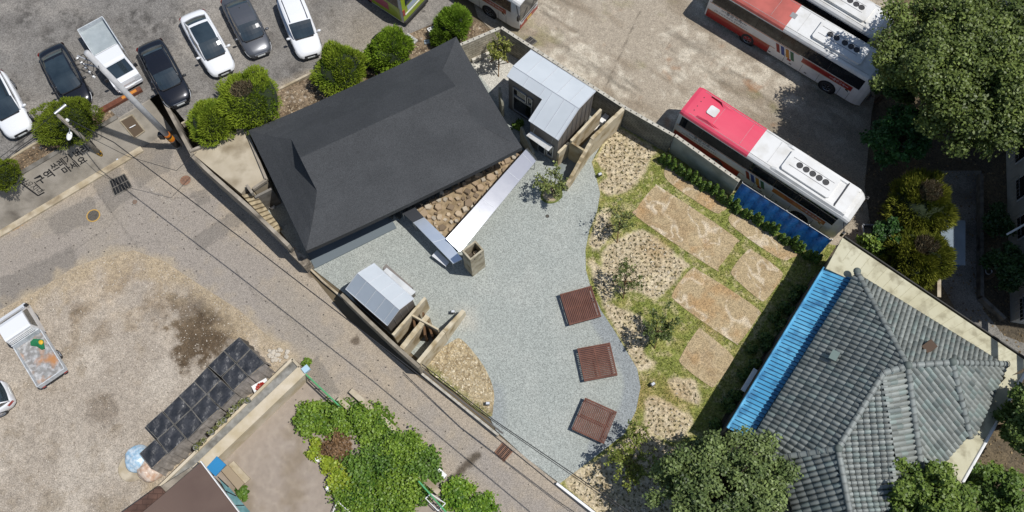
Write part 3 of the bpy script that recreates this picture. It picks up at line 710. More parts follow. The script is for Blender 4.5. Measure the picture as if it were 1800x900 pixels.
wl = MB(); ins = .08; ftp = [(ins, Tn + ins), (S1 - ins, Tn + ins), (S1 - ins, Td - ins), (sd_ + ins, Td - ins), (sd_ + ins, Tb - ins), (ins, Tb - ins)]
base = [A(s, t, 0) for s, t in ftp]
for j in range(6):
    (s0, t0), (s1, t1) = ftp[j], ftp[(j + 1) % 6]
    if (t0 < 0) != (t1 < 0) and abs(t0 - t1) > 1e-3:
        wl.quad(A(s0, t0, 0), A(s1, t1, 0), A(s1, t1, zt_(t1) - .06), A(s0, 0, ZR - .06), A(s0, t0, zt_(t0) - .06))
    else: wl.quad(A(s0, t0, 0), A(s1, t1, 0), A(s1, t1, zt_(t1) - .06), A(s0, t0, zt_(t0) - .06))
wl.build('wall', m_panel, an)
for k in range(8):
    t = Tn + .3 + k * (Td - Tn - .4) / 7; MB().tube(A(S1 - ins + .02, t, 0), A(S1 - ins + .02, t, zt_(t) - .1), .018, n=4).build('panel_joint', flat('joint', (.35, .33, .3), .5), an)
def pane(s0, s1, t, z0, z1, name='window', glass=m_glass):
    fr = MB()
    for za, zb, sa2, sb2 in ((z0, z0 + .07, s0, s1), (z1 - .07, z1, s0, s1), (z0, z1, s0, s0 + .07), (z0, z1, s1 - .07, s1)):
        c = A((sa2 + sb2) / 2, t + .03, (za + zb) / 2); fr.box(c, (sb2 - sa2, .09, zb - za), math.atan2(r_.y, r_.x))
    w_ = fr.build(name, m_steel, an); c = A((s0 + s1) / 2, t + .012, (z0 + z1) / 2)
    MB().box(c, (s1 - s0 - .1, .02, z1 - z0 - .1), math.atan2(r_.y, r_.x)).build('pane', glass, w_)
pane(.45, sd_ - .75, Tb - ins, .3, 2.1); pane(.45, 1.5, Tb - ins, 2.15, 3.1); pane(1.6, sd_ - .75, Tb - ins, 2.15, 3.1)
pane(sd_ + .75, sd_ + 1.35, Td - ins, .1, 2.1, 'door'); pane(sd_ + 1.45, S1 - .3, Td - ins, .5, 2.1)
cn = G(945, 238, 2.35); aw = MB()
q = [G(x, y, z) for x, y, z in ((925, 238, 2.3), (933, 231, 2.45), (971, 258, 2.45), (964, 265.5, 2.3))]
aw.add(q + [p - Vector((0, 0, .05)) for p in q], [[3, 2, 1, 0], [4, 5, 6, 7], [0, 1, 5, 4], [1, 2, 6, 5], [2, 3, 7, 6], [3, 0, 4, 7]])
awn = aw.build('awning', mat('awning_sheet', (.6, .6, .58), (.45, .4, .32), scale=6, rough=.5, thr=(.5, .8)), an)
for k in (.1, .9): p = q[1].lerp(q[2], k); MB().tube(p, p + Vector((0, 0, .7)) - q_ * .4, .015, n=4).build('rod', m_steel, awn)

# --- the broken walls of the old rooms next to the annex
def ruin(name, label, p, q, t, h, m=m_plaster, h2=None, jag=0, **kw):
    p = Vector(p[:2]); q = Vector(q[:2]); L = (q - p).length; d = (q - p).normalized(); nn = Vector((-d.y, d.x)) * t / 2
    N = max(2, int(L / .18)); mb = MB(); h2 = h if h2 is None else h2; lr = random.Random(len(label))
    hs_ = [h + (h2 - h) * k / N + (lr.uniform(-jag, jag) if jag else 0) for k in range(N + 1)]
    for k in range(N):
        a = p + d * (L * k / N); b = p + d * (L * (k + 1) / N); z0_, z1_ = hs_[k], hs_[k + 1]
        vs = [(*(a - nn), 0), (*(b - nn), 0), (*(b + nn), 0), (*(a + nn), 0), (*(a - nn), z0_), (*(b - nn), z1_), (*(b + nn), z1_), (*(a + nn), z0_)]
        fs = [[4, 5, 6, 7], [0, 1, 5, 4], [2, 3, 7, 6]]
        if k == 0: fs.append([3, 0, 4, 7])
        if k == N - 1: fs.append([1, 2, 6, 5])
        mb.add(vs, fs)
    o = mb.build(name, m); return tag(o, label, 'wall', **kw)
m_plc = mat('cream_plaster', S('#d9cdb2'), S('#c3b08b'), scale=1.2, rough=.95, bump=.01, bscale=8, dirt=S('#97845f'), dscale=1.2)
ruin('plaster_wall', 'short cream plaster wall with dark joints close to the annex gable', G(1057, 190, 2.6), G(1004, 246, 2.6), .16, 2.5, m_plc, jag=.03)
ruin('plaster_wall', 'long ragged plaster wall running from the block wall to the yard', G(1096, 190, 2.5), G(1040, 244, 2.4), .22, 2.45, m_plc, jag=.05)
ruin('plaster_wall', 'stepped plaster wall end descending towards the yard', G(1040, 246, 2.3), G(996, 326, .8), .22, 2.3, m_plc, h2=.9, jag=.07)
ruin('plaster_wall', 'low plaster wall standing below the annex corner', G(1000, 250, 1.9), G(981, 270, 1.8), .16, 1.9, m_plc, jag=.03)
ruin('plaster_wall', 'thin brace wall bridging the two plaster walls by the annex', G(1004, 247, 2.5), G(1026, 262, 2.4), .12, 2.3, m_plaster)
ruin('plaster_wall', 'broken grey wall stub beside the annex door', G(916, 222, 2.2), G(938, 262, 1.6), .15, 2.2, mat('grey_render', S('#9b9a8c'), S('#84816f'), scale=3, rough=.95, bump=.01), h2=1.2, jag=.1)
ruin('plaster_wall', 'broken grey wall stub at the back corner of the annex', G(878, 152, 2.4), G(884, 182, 1.8), .15, 2.3, mat('grey_render', S('#9b9a8c')), h2=1.5, jag=.1)
st_o = MB(); 
for x, y, z, s in ((1062, 208, .5, .7), (1046, 222, .5, .55), (1030, 236, .4, .6)):
    p = G(x, y, z); st_o.box((p.x, p.y, z / 2), (s, .35, z), math.atan2(r_.y, r_.x) + math.pi / 2)
tag(st_o.build('stone_sill', m_white), 'white broken sill stones between the plaster walls', 'sill')
tag(MB().prism(xy([(1058, 190), (1093, 203), (1000, 320), (978, 300)]), .0, .06).build('ruin_floor', mat('ruin_floor', S('#98a09e'), S('#848c8a'), scale=2, rough=.9)), kind='structure')

# --- south west metal building
sw = thing('metal_outhouse', 'small outhouse with faceted blue grey metal roof by the lane', 'outhouse', G(680, 560, 0))
Za, Zc, Zb2 = 3.45, 2.55, 2.9
A1, E1 = G(628.5, 480.3, Za), G(702, 544.5, Za); C1, D1 = G(607.5, 508.3, Zc), G(681, 572.5, Zc); B1, F1 = G(657.6, 462.8, Zb2), G(727.6, 525.1, Zb2)
m_zb = mat('zinc_blue', (.45, .50, .55), (.41, .46, .51), scale=.8, rough=.45, metal=.25)
def slab3(q, th=.06): return MB().add([*q] + [p - Vector((0, 0, th)) for p in q], [[3, 2, 1, 0], [4, 5, 6, 7], [0, 1, 5, 4], [1, 2, 6, 5], [2, 3, 7, 6], [3, 0, 4, 7]])
slab3([A1, E1, F1, B1]).build('roof', m_zinc, sw); slab3([C1, D1, E1, A1]).build('roof', m_zb, sw)
def sm(p, q): MB().tube(p + Vector((0, 0, .012)), q + Vector((0, 0, .012)), .02, n=5).build('seam', m_seam, sw)
for f in (0, .22, .46, .68, .9, 1): sm(A1.lerp(E1, f), C1.lerp(D1, f))
for f in (0, .26, .52, .78, 1): sm(A1.lerp(E1, f), B1.lerp(F1, f))
sm(A1, E1); sm(C1, D1); sm(B1, F1)
ww = MB(); g3 = lambda p: Vector((p.x, p.y, 0)); cen = (A1 + E1 + C1 + F1) / 4
sh = lambda p, k=.05: Vector((p.x + (cen.x - p.x) * k, p.y + (cen.y - p.y) * k, p.z - .05))
for poly in ([C1, D1], [B1, F1]): a, b = map(sh, poly); ww.quad(g3(a), g3(b), b, a)
for poly in ([D1, E1, F1], [C1, A1, B1]): a, b, c2 = map(sh, poly); ww.quad(g3(a), g3(c2), c2, b, a)
ww.build('wall', m_panel, sw)
for f in (.25, .5, .75):
    p = sh(D1).lerp(sh(F1), f); ed = (F1 - D1).normalized(); o2 = Vector((-ed.y, ed.x, 0)) * -.03
    z = (Zc + (Za - Zc) * f / .5) if f <= .5 else Za + (Zb2 - Za) * (f - .5) / .5
    MB().tube(g3(p) + o2, g3(p) + o2 + Vector((0, 0, z - .1)), .016, n=4).build('panel_joint', flat('joint', (.35, .33, .3), .5), sw)
tag(slab3([G(x, y, 1.9) for x, y in ((679.8, 470.5), (674, 476), (722.5, 520), (731, 513))], .12).build('flat_canopy', mat('canopy_white', (.62, .64, .64), (.5, .52, .52), scale=2, rough=.5, metal=.2)), 'flat white canopy slab along the outhouse wall', 'canopy')
tag(MB().prism(xy([(686, 480), (680, 487), (722, 528), (731, 520)]), 0, 1.78).build('canopy_base', m_panel), 'bronze panelled box under the flat white canopy', 'cabinet')
ruin('plaster_wall', 'cream plaster wall standing against the outhouse gable', G(690, 588, 2.3), G(748, 524, 2.1), .16, 2.2, m_plc, jag=.03)
ruin('plaster_wall', 'middle cream partition wall between the two roofless bays', G(706, 612, 1.9), G(752, 556, 1.8), .3, 1.9, m_plc, jag=.04)
ruin('plaster_wall', 'outer cream wall tapering into the crushed stone yard', G(735, 637, 2.1), G(780, 584, 2.0), .24, 2.1, m_plc, jag=.03)
ruin('plaster_wall', 'pointed cream wall end reaching furthest into the yard', G(780, 583, 2.0), G(815, 545, .9), .24, 2.0, m_plc, h2=.8, jag=.05)
ruin('plaster_wall', 'thin tie wall linking partition and outer wall of the roofless bays', G(722, 551, 2.3), G(770, 578, 2.2), .1, 2.1, m_plc)
for k, (x0, y0, x1, y1) in enumerate(((752, 565, 760, 590), (728, 560, 731, 580), (745, 552, 748, 592))):
    tag(MB().wall(G(x0, y0, 1.2), G(x1, y1, 1.2), .12, .0, 1.6).build('timber_post', flat('old_wood', '#6b4f33', .9)), ('dark timber leaning nearest the outer wall of the roofless bay', 'dark timber at the outhouse side of the roofless bay', 'middle dark timber in the roofless bay')[k], 'timber')
LW2 = [G(600, 517, 2.0), G(640, 556, 2.0), G(690, 603, 2.0), G(738, 646, 1.9)]
lw = MB()
for a, b in zip(LW2, LW2[1:]): lw.wall(a, b, .2, 0, 2.0)
tag(lw.build('lane_wall', mat('lane_wall_dark', S('#a39a89'), S('#8c8373'), scale=2, rough=.95, bump=.01)), 'grey boundary wall between the outhouse and the lane', 'wall')
kb = MB()
for a, b in zip([G(536, 464), G(570, 497), G(602, 524)], [G(570, 497), G(602, 524)]): kb.wall(a, b, .12, 0, .25)
tag(kb.build('yard_kerb', m_concl), 'thin pale kerb edging the yard above the outhouse', 'kerb')
kb = MB()
for a, b in zip([G(742, 658), G(800, 705), G(876, 766)], [G(800, 705), G(876, 766)]): kb.wall(a, b, .14, 0, .35)
tag(kb.build('yard_kerb', mat('kerb_pale', S('#cdc8bb'), S('#aaa496'), scale=4, rough=.9)), 'thin pale kerb between the lane and the left planting bed', 'kerb')
tag(MB().wall(G(978, 850), G(1080, 930), .14, 0, .3).build('yard_kerb', m_white), 'white kerb at the bottom tip of the yard by the dry garden', 'kerb')
tag(MB().tube(G(742, 650, .5), G(884, 762, .5), .05).build('pipe', flat('pipe_dark', '#6a6660', .5)), 'dark pipe running along the low white kerb', 'pipe')

# --- chimney, steel canopies, bench
tw = thing('square_tower', 'hollow square concrete tower with pale stones inside', 'tower', G(836, 478))
b0, b1, b2 = G(817.8, 473.9), G(831.1, 486.6), G(853.3, 468.9); b0 = b1 + (b0 - b1).normalized() * .72
e1 = (b2 - b1).normalized(); e2 = Vector((-e1.y, e1.x, 0)); w1, w2, ht_ = (b2 - b1).length, .78, 3.1
cc = b1 + e1 * w1 / 2 + e2 * w2 / 2; az = math.atan2(e1.y, e1.x)
t_ = MB(); th = .1
for c0_, dd in ((e2 * (-w2 / 2 + th / 2), (w1, th)), (e2 * (w2 / 2 - th / 2), (w1, th)), (e1 * (-w1 / 2 + th / 2), (th, w2 - 2 * th)), (e1 * (w1 / 2 - th / 2), (th, w2 - 2 * th))):
    c = cc + c0_; t_.box((c.x, c.y, ht_ / 2), (*dd, ht_), az)
m_tower = mat('tower_concrete', S('#c4bba4'), S('#aea389'), scale=2.2, rough=.95, bump=.012, bscale=9, dirt=S('#7c6f54'), dscale=1.6)
t_.build('shaft', m_tower, tw)
for k, (f, zz) in enumerate(((.3, 2.75), (.72, 2.8))): 
    p = b1 + e1 * w1 * f - e2 * .004; MB().box((p.x, p.y, zz), (.09, .02, .09), az).build('hole', m_dark, tw)
MB().box((cc.x, cc.y, 1.0), (w1 - .2, w2 - .2, 2.0), az).build('fill', m_soil if 0 else flat('rubble_fill', '#5a5146', 1), tw)
def rock(p, s, name, label, cat='stone', m=None, group=None, parent=None, seed=0, flatz=.7):
    import bmesh
    bm = bmesh.new(); bmesh.ops.create_icosphere(bm, subdivisions=2, radius=1); lr = random.Random(seed)
    ph = [lr.uniform(0, 6) for _ in range(6)]
    V = []
    for v in bm.verts:
        k = 1 + .16 * math.sin(3 * v.co.x + ph[0]) + .14 * math.sin(4 * v.co.y + ph[1]) + .1 * math.sin(5 * v.co.z + ph[2])
        V.append((p[0] + v.co.x * k * s[0], p[1] + v.co.y * k * s[1], p[2] + v.co.z * k * s[2]))
    o = link_mesh(name, V, [[v.index for v in f.verts] for f in bm.faces], m or m_white, parent=parent)
    bm.free(); return tag(o, label, cat, group) if label else o
for k, (du, dv) in enumerate(((-.2, -.12), (.02, -.1), (.2, .08))):
    p = cc + e1 * du + e2 * dv; rock((p.x, p.y, 2.15), (.13, .13, .11), 'stone', 'pale stone lying inside the top of the square tower', 'stone', flat('pale_stone', '#d9c7ae', .9), 'pale stones in the tower', seed=k)
# stainless canopies
m_inox = mat('stainless_sheet', (.72, .76, .8), (.66, .7, .75), scale=1.2, rough=.06, metal=1.0, bump=.002, bscale=1.1)
m_inox2 = mat('stainless_sheet_soft', (.78, .85, .92), (.72, .80, .88), scale=1.2, rough=.38, metal=1.0, bump=.003, bscale=1.3)
def canopy(name, label, pts, z, m, parts=(), tiltn=None, th=.06, leg=True):
    q0 = [G(x, y, z) for x, y in pts]; c = sum(q0, Vector()) / len(q0)
    if tiltn is not None:
        q0 = []
        for x, y in pts:
            p = G(x, y, z); d = p - camo.location; t = (c - camo.location).dot(tiltn) / d.dot(tiltn); q0.append(camo.location + d * t)
    zmin = min(p.z for p in q0)
    o = thing(name, label, 'canopy', (c.x, c.y, 0)); k = len(q0)
    bot = [p - Vector((0, 0, th)) for p in q0]; a = sum(q0[i].x * q0[(i + 1) % k].y - q0[(i + 1) % k].x * q0[i].y for i in range(k))
    if a < 0: q0 = q0[::-1]; bot = bot[::-1]
    MB().add(q0 + bot, [list(range(k)), [k + j for j in range(k)][::-1]] + [[j, k + j, k + (j + 1) % k, (j + 1) % k] for j in range(k)]).build('sheet', m, o)
    cx = c
    for p in q0:
        pp = p + (cx - p) * .06; MB().tube((pp.x, pp.y, 0), (pp.x, pp.y, pp.z - th), .025, n=6).build('leg', m_steel, o)
    return o, q0
hv = (sdir + (camo.location - G(782, 505, 1.3)).normalized()).normalized()
cp, q = canopy('steel_canopy', 'long bright stainless sheet canopy running from annex to tower', [(784, 419.5), (927, 259.5), (944.5, 280), (809, 443.5)], 1.35, m_inox, tiltn=hv)
for f in (.3, .52, .76):
    pass
def seamq(o, p, q2): MB().tube(p + Vector((0, 0, .008)), q2 + Vector((0, 0, .008)), .012, n=4).build('seam', m_seam, o)
def onq(x, y, n=hv, c=None):
    d = G(x, y, 0) - camo.location; t = (q[0] - camo.location).dot(n) / d.dot(n); return camo.location + d * t
for a, b in (((891, 300), (912, 317)), ((847, 349), (870, 366)), ((820, 379), (842, 398)), ((918, 270), (936, 289))): seamq(cp, onq(*a), onq(*b))
cp2, q2 = canopy('steel_canopy', 'blue reflecting steel canopy ending beside the tower', [(726, 391), (745.5, 381.8), (784, 419.3), (812.6, 455.4), (796.7, 463.4)], 1.35, m_inox2)
seamq(cp2, G(761, 426, 1.355), G(784, 419, 1.355))
canopy('steel_canopy', 'dark steel canopy in the shade beside the black roof', [(706.5, 373.8), (728.9, 364.4), (745, 381.5), (725.6, 390.5)], 1.35, mat('dark_steel', (.07, .075, .085), rough=.4, metal=.6))
b_o, _ = canopy('steel_bench', 'low white metal bench beside the blue steel canopy', [(758.8, 449.6), (767.9, 439.5), (789.8, 460.5), (783.8, 468.4)], .45, mat('bench_white', (.75, .76, .77), rough=.35, metal=.3))
b_o['category'] = 'bench'
# ---------------------------------------------------------------- vehicles (x forward, y left)
m_tyre = mat('tyre_rubber', (.025, .025, .026), rough=.85)
m_rim = flat('rim_metal', (.35, .36, .38), .35, metal=.8)
m_cglass = mat('car_glass', (.016, .026, .034), (.03, .045, .055), scale=1.1, rough=.03, spec=.8, coat=.6)
m_bglass = mat('coach_glass', (.008, .010, .013), (.03, .032, .036), scale=.9, rough=.06, spec=.45, thr=(.5, .7))
m_lamp = mat('lamp_glass', (.62, .64, .66), rough=.1, spec=.8, coat=1)
m_red = mat('tail_red', (.35, .02, .02), rough=.2, coat=.5)
m_trim = flat('dark_trim', (.02, .02, .022), .5)
m_plate = flat('plate_white', (.7, .72, .7), .5)
def paint(name, c, metal=0., rough=.3): return mat('paint_' + name, c, rough=rough, metal=metal, coat=1., spec=.5)
P_WHITE = paint('white', (.74, .75, .76)); P_BLACK = paint('black', (.012, .013, .018), .3, .25); P_GREY = paint('grey', (.12, .125, .135), .5)
def interp(t, tab):
    for (a, va), (b, vb) in zip(tab, tab[1:]):
        if t <= b: 
            f = (t - a) / (b - a); return [va[i] + (vb[i] - va[i]) * f for i in range(len(va))]
    return list(tab[-1][1])
def wheel(parent, x, y, r, wd, out):
    prof = [(r * .62, -wd / 2), (r * .93, -wd / 2), (r, -wd * .35), (r, wd * .35), (r * .93, wd / 2), (r * .62, wd / 2)]
    o = MB().lathe((x, y, r), prof, 20, axis='Y').build('wheel', m_tyre, parent, smooth=True, local=True)
    s = out * wd / 2
    m = MB(); m.lathe((x, y, r), [(0, s * .55), (r * .2, s * .6), (r * .24, s * .5), (r * .55, s * .62), (r * .64, s * .98)], 20, axis='Y')
    for k in range(5):
        a = k * 2 * math.pi / 5; m.tube((x + math.cos(a) * r * .15, y + s * .75, r + math.sin(a) * r * .15), (x + math.cos(a) * r * .6, y + s * .88, r + math.sin(a) * r * .6), r * .07, n=4)
    m.build('rim', m_rim, o, local=True)
def loft(stations, ring, close=True):
    """stations: list of point rings"""
    V = []; Fc = []; k = len(stations[0])
    for s in stations: V += s
    for i in range(len(stations) - 1):
        for j in range(k):
            Fc.append([i * k + j, i * k + (j + 1) % k, (i + 1) * k + (j + 1) % k, (i + 1) * k + j])
    if close: Fc.append([j for j in range(k)][::-1]); Fc.append([(len(stations) - 1) * k + j for j in range(k)])
    return V, Fc
def make_car(name, label, P, L=4.85, W=1.86, Hh=1.45, style='sedan', glass_roof=False, group='cars parked in the upper car park', grille=m_trim):
    t = thing(name, label, 'car', group=group); h = L / 2; w = W / 2; su = style == 'suv'
    belt = .98 if su else .92
    # plan half width, shoulder height, bonnet crown, bottom z
    tab = [(-h, (.62 * w, .62 if not su else .7, .05, .35)), (-h + .07, (.80 * w, .80 if not su else .95, .05, .26)), (-h + .3, (.93 * w, belt, .05, .2)), (-h + .8, (.985 * w, belt + .02, .04, .18)), (-.2, (w, belt - .02, .03, .17)),
           (h - 1.35, (.99 * w, belt - .06, .045, .17)), (h - .8, (.965 * w, belt - .14, .06, .18)), (h - .38, (.90 * w, belt - .24, .06, .2)), (h - .14, (.78 * w, belt - .33, .05, .22)), (h - .03, (.60 * w, belt - .42, .03, .26)), (h, (.50 * w, .46, .01, .32))]
    xs = sorted(set([a for a, _ in tab] + [-h + .5, -1.4, -.8, .4, h - 1.1, h - .6]))
    st = []
    for x in xs:
        ww, sh, cr, zb = interp(x, tab); zm = (zb + sh) / 2
        half = [(ww * .86, zb), (ww * .98, zb + .12), (ww, zm), (ww * .985, sh - .12), (ww * .93, sh - .03), (ww * .82, sh + .015), (ww * .5, sh + cr), (0, sh + cr + .012)]
        ring = [(x, y, z) for y, z in half] + [(x, -y, z) for y, z in half[::-1][1:]]
        st.append(ring)
    V, Fc = loft(st, None)
    link_mesh('body', V, Fc, P, parent=t, smooth=True, local=True)
    # greenhouse: sections (x, base half width, base z, roof half width, roof z)
    if su: sec = [(-h + .12, .70, belt, 0), (-h + .38, .72, 0, Hh - .10), (-1.2, .76, 0, Hh), (-.2, .77, 0, Hh + .01), (.35, .74, 0, Hh - .06), (1.12, .70, belt, 0)]
    else: sec = [(-h + .62, .70, belt, 0), (-h + 1.32, .64, 0, Hh - .06), (-.55, .68, 0, Hh), (-.05, .69, 0, Hh), (.42, .66, 0, Hh - .05), (1.3, .72, belt, 0)]
    bw = .86 * w
    x0, x1, x2, x3, x4, x5 = [s[0] for s in sec]
    base = lambda x: (bw * (1 - .10 * (abs(x - (x0 + x5) / 2) / ((x5 - x0) / 2)) ** 3), belt + .005)
    def ringpt(x, rw, rz, s):
        b, bz = base(x); return [(x, s * b, bz), (x, s * (b + (rw - b) * .92), bz + (rz - bz) * .90), (x, s * rw * .9, rz)]
    roof = MB(); side = {1: MB(), -1: MB()}; n = 8
    rpts = []
    for i in range(n + 1):
        x = x1 + (x4 - x1) * i / n
        _, rw, _, rz = interp(x, [(s[0], s) for s in sec[1:5]]) if 0 else (0, *(lambda v: (v[1] * 1.0, 0, v[3]))(interp(x, [(s[0], s) for s in sec[1:5]])))
        rw = rw * W / 1.86; rpts.append((x, rw, rz))
    for (xa, ra, za), (xb, rb, zb) in zip(rpts, rpts[1:]):
        A_ = [(xa, -ra * 1.06, za - .07), (xa, -ra * .92, za - .012), (xa, -ra * .45, za + .012), (xa, 0, za + .018), (xa, ra * .45, za + .012), (xa, ra * .92, za - .012), (xa, ra * 1.06, za - .07)]
        B_ = [(xb, -rb * 1.06, zb - .07), (xb, -rb * .92, zb - .012), (xb, -rb * .45, zb + .012), (xb, 0, zb + .018), (xb, rb * .45, zb + .012), (xb, rb * .92, zb - .012), (xb, rb * 1.06, zb - .07)]
        for j in range(6): roof.quad(A_[j], B_[j], B_[j + 1], A_[j + 1], m=1 if (glass_roof and 1 <= j <= 4 and xa > x1 + .1) else 0)
    roof.build('roof', [P, m_cglass], t, smooth=True, local=True)
    # glass: front, rear, sides
    def scr(nm, xr, xb, rr, rz, k=6):
        mb = MB(); bb = base(xb)[0]; 
        for i in range(k):
            for j in range(4):
                def pt(i, j):
                    u = -1 + 2 * i / k; f = j / 4; x = xb + (xr - xb) * f + (.12 if xb > xr else -.08) * (1 - u * u) * (1 - f); b = bb * .95 + (rr * .97 - bb * .95) * f
                    return (x, u * b, belt + .02 + (rz - .02 - belt) * f + .05 * math.sin(math.pi * f) + .02 * (1 - u * u))
                mb.quad(pt(i, j), pt(i + 1, j), pt(i + 1, j + 1), pt(i, j + 1))
        mb.build(nm, m_cglass, t, smooth=True, local=True)
    scr('windshield', rpts[-1][0], x5, rpts[-1][1], rpts[-1][2]); scr('rear_window', rpts[0][0], x0, rpts[0][1], rpts[0][2])
    for s in (1, -1):
        mb = MB(); pts = [(x0, belt + .02, base(x0)[0] * .97)] ; n2 = 10
        fr = MB()
        for i in range(n2):
            xa, xb = x0 + .1 + (x5 - x0 - .25) * i / n2, x0 + .1 + (x5 - x0 - .25) * (i + 1) / n2
            def up_(x):
                if x < x1: f = (x - x0) / (x1 - x0); r0 = rpts[0]
                elif x > x4: f = (x5 - x) / (x5 - x4); r0 = rpts[-1]
                else: f = 1; r0 = min(rpts, key=lambda r: abs(r[0] - x))
                b = base(x)[0]; return (x, s * (b + (r0[1] * 1.05 - b) * f), belt + .01 + (r0[2] - .075 - belt) * f)
            a, b = base(xa), base(xb)
            mb.quad((xa, s * a[0], belt), (xb, s * b[0], belt), up_(xb), up_(xa))
        mb.build('side_window', m_cglass, t, smooth=True, local=True)
        # roof pillars in body colour
        for (xr, r0), xb in (((rpts[-1][0], rpts[-1]), x5), ((rpts[0][0], rpts[0]), x0)):
            fr = MB()
            fr.tube((xb, s * base(xb)[0] * .97, belt), (xr, s * r0[1] * 1.02, r0[2] - .05), .045, .04, n=6); fr.build('pillar', P, t, smooth=True, local=True)
        m_ = MB(); m_.lathe((1.02, s * (w + .10), belt + .04), [(0, -.13), (.07, -.10), (.085, 0), (.07, .10), (0, .13)], 10, axis='Y'); m_.tube((1.02, s * w * .9, belt - .02), (1.02, s * (w + .02), belt + .02), .03, n=5)
        m_.build('mirror', P if P is not P_BLACK else m_trim, t, smooth=True, local=True)
        hl = MB(); 
        for k in range(5):
            a0, a1 = k / 5, (k + 1) / 5
            def hp(a, v): x = h - .62 + .50 * a; ww, sh, cr, zb = interp(x, tab); return (x + .01, s * ww * (1.012 - .28 * v * 1.0), sh - .02 - .15 * (1 - v) + (.03 * v))
            hl.quad(hp(a0, 0), hp(a1, 0), hp(a1, 1), hp(a0, 1))
        hl.build('headlight', m_lamp, t, smooth=True, local=True)
        tl = MB(); 
        for k in range(3):
            a0, a1 = k / 3, (k + 1) / 3
            def tp(a, v): x = -h + .04 + .3 * a; ww, sh, cr, zb = interp(x, tab); return (x - .02, s * ww * 1.012, sh - .24 * (1 - v) - .02)
            tl.quad(tp(a0, 0), tp(a1, 0), tp(a1, 1), tp(a0, 1))
        tl.build('taillight', m_red, t, smooth=True, local=True)
        for xa in (-.75, .25):
            MB().bbox(xa, xa + .16, s * w - .01 if s > 0 else -w - .012, s * w + .012 if s > 0 else -w + .01, belt - .2, belt - .17).build('door_handle', m_rim, t, local=True)
        for xw in (h - .92, -h + 1.02): wheel(t, xw, s * (w - .12), .335 if not su else .37, .22, s)
    gr = MB(); zc = .52; gr.bbox(h - .035, h + .012, -.42 * w / .93, .42 * w / .93, zc - .05, zc + .09); gr.build('grille', grille, t, local=True)
    MB().bbox(h + .013, h + .03, -.25, .25, .36, .47).build('number_plate', m_plate, t, local=True)
    MB().bbox(-h - .02, -h + .01, -.25, .25, .55, .66).build('number_plate', m_plate, t, local=True)
    MB().bbox(h - .12, h + .015, -.62 * w, .62 * w, .26, .36, bev=.05).build('bumper', m_trim, t, local=True)
    if su:
        for s in (1, -1): MB().tube((-1.5, s * .58, Hh + .045), (.3, s * .58, Hh + .045), .022, n=6).build('roof_rail', m_trim, t, local=True)
    MB().lathe((x1 + .25, 0, rpts[1][2] + .02), [(0, .1), (.035, .0)], 6).build('antenna', m_trim, t, local=True)
    # wiper cowl
    MB().bbox(x5 - .02, x5 + .14, -.62, .62, belt - .02, belt + .022, bev=.05).build('cowl', m_trim, t, local=True)
    return t
def on_ground(front, rear, lift=0, terrf=True):
    """matrix for a vehicle whose nose and tail are seen at these pixels"""
    g = GT if terrf else (lambda x, y: G(x, y, 0))
    a, b = g(*front), g(*rear); c = (a + b) / 2; x = (a - b).normalized()
    sl = (terr(c.x - .8) - terr(c.x + .8)) / 1.6 if terrf else 0
    nrm_ = Vector((sl, 0, 1)).normalized(); x = (x - nrm_ * x.dot(nrm_)).normalized(); y = nrm_.cross(x)
    z = terr(c.x) if terrf else 0
    M = Matrix((x, y, nrm_)).transposed().to_4x4(); M.translation = Vector((c.x, c.y, z + .01 + lift)); return M
cars = [('parked_sedan', 'black hatchback sedan whose nose touches the round clipped shrub', (150, 194), (98, 94), P_BLACK, 'sedan', True, 4.9),
        ('parked_sedan', 'black sedan right of the white pickup with chrome grille', (321, 187), (270, 90), P_BLACK, 'sedan', False, 4.9),
        ('parked_sedan', 'white sedan with full dark glass roof', (397, 134), (341, 36), P_WHITE, 'sedan', True, 4.9),
        ('parked_sedan', 'dark grey metallic sedan between the white sedan and the white estate', (461, 102), (412, 6), P_GREY, 'sedan', False, 4.75),
        ('parked_estate', 'white car with roof rails nearest the tree row', (549, 107), (508, 4), P_WHITE, 'suv', False, 4.75),
        ('parked_estate', 'white car cut by the left edge of the picture', (46, 242), (-5, 144), P_WHITE, 'suv', True, 4.75)]
for nm, lb, fr_, re_, P, stl, gr_, L in cars:
    c = make_car(nm, lb, P, L=L, style=stl, glass_roof=gr_, Hh=1.45 if stl == 'sedan' else 1.62, grille=m_rim if P is P_BLACK or P is P_GREY else m_trim)
    place(c, on_ground(fr_, re_))
c = make_car('parked_estate', 'white car whose red tail lamp shows at the left edge of the gravel lot', P_WHITE, L=4.6, style='suv', Hh=1.55, group=None); place(c, on_ground((-80, 754), (5, 704), terrf=False))

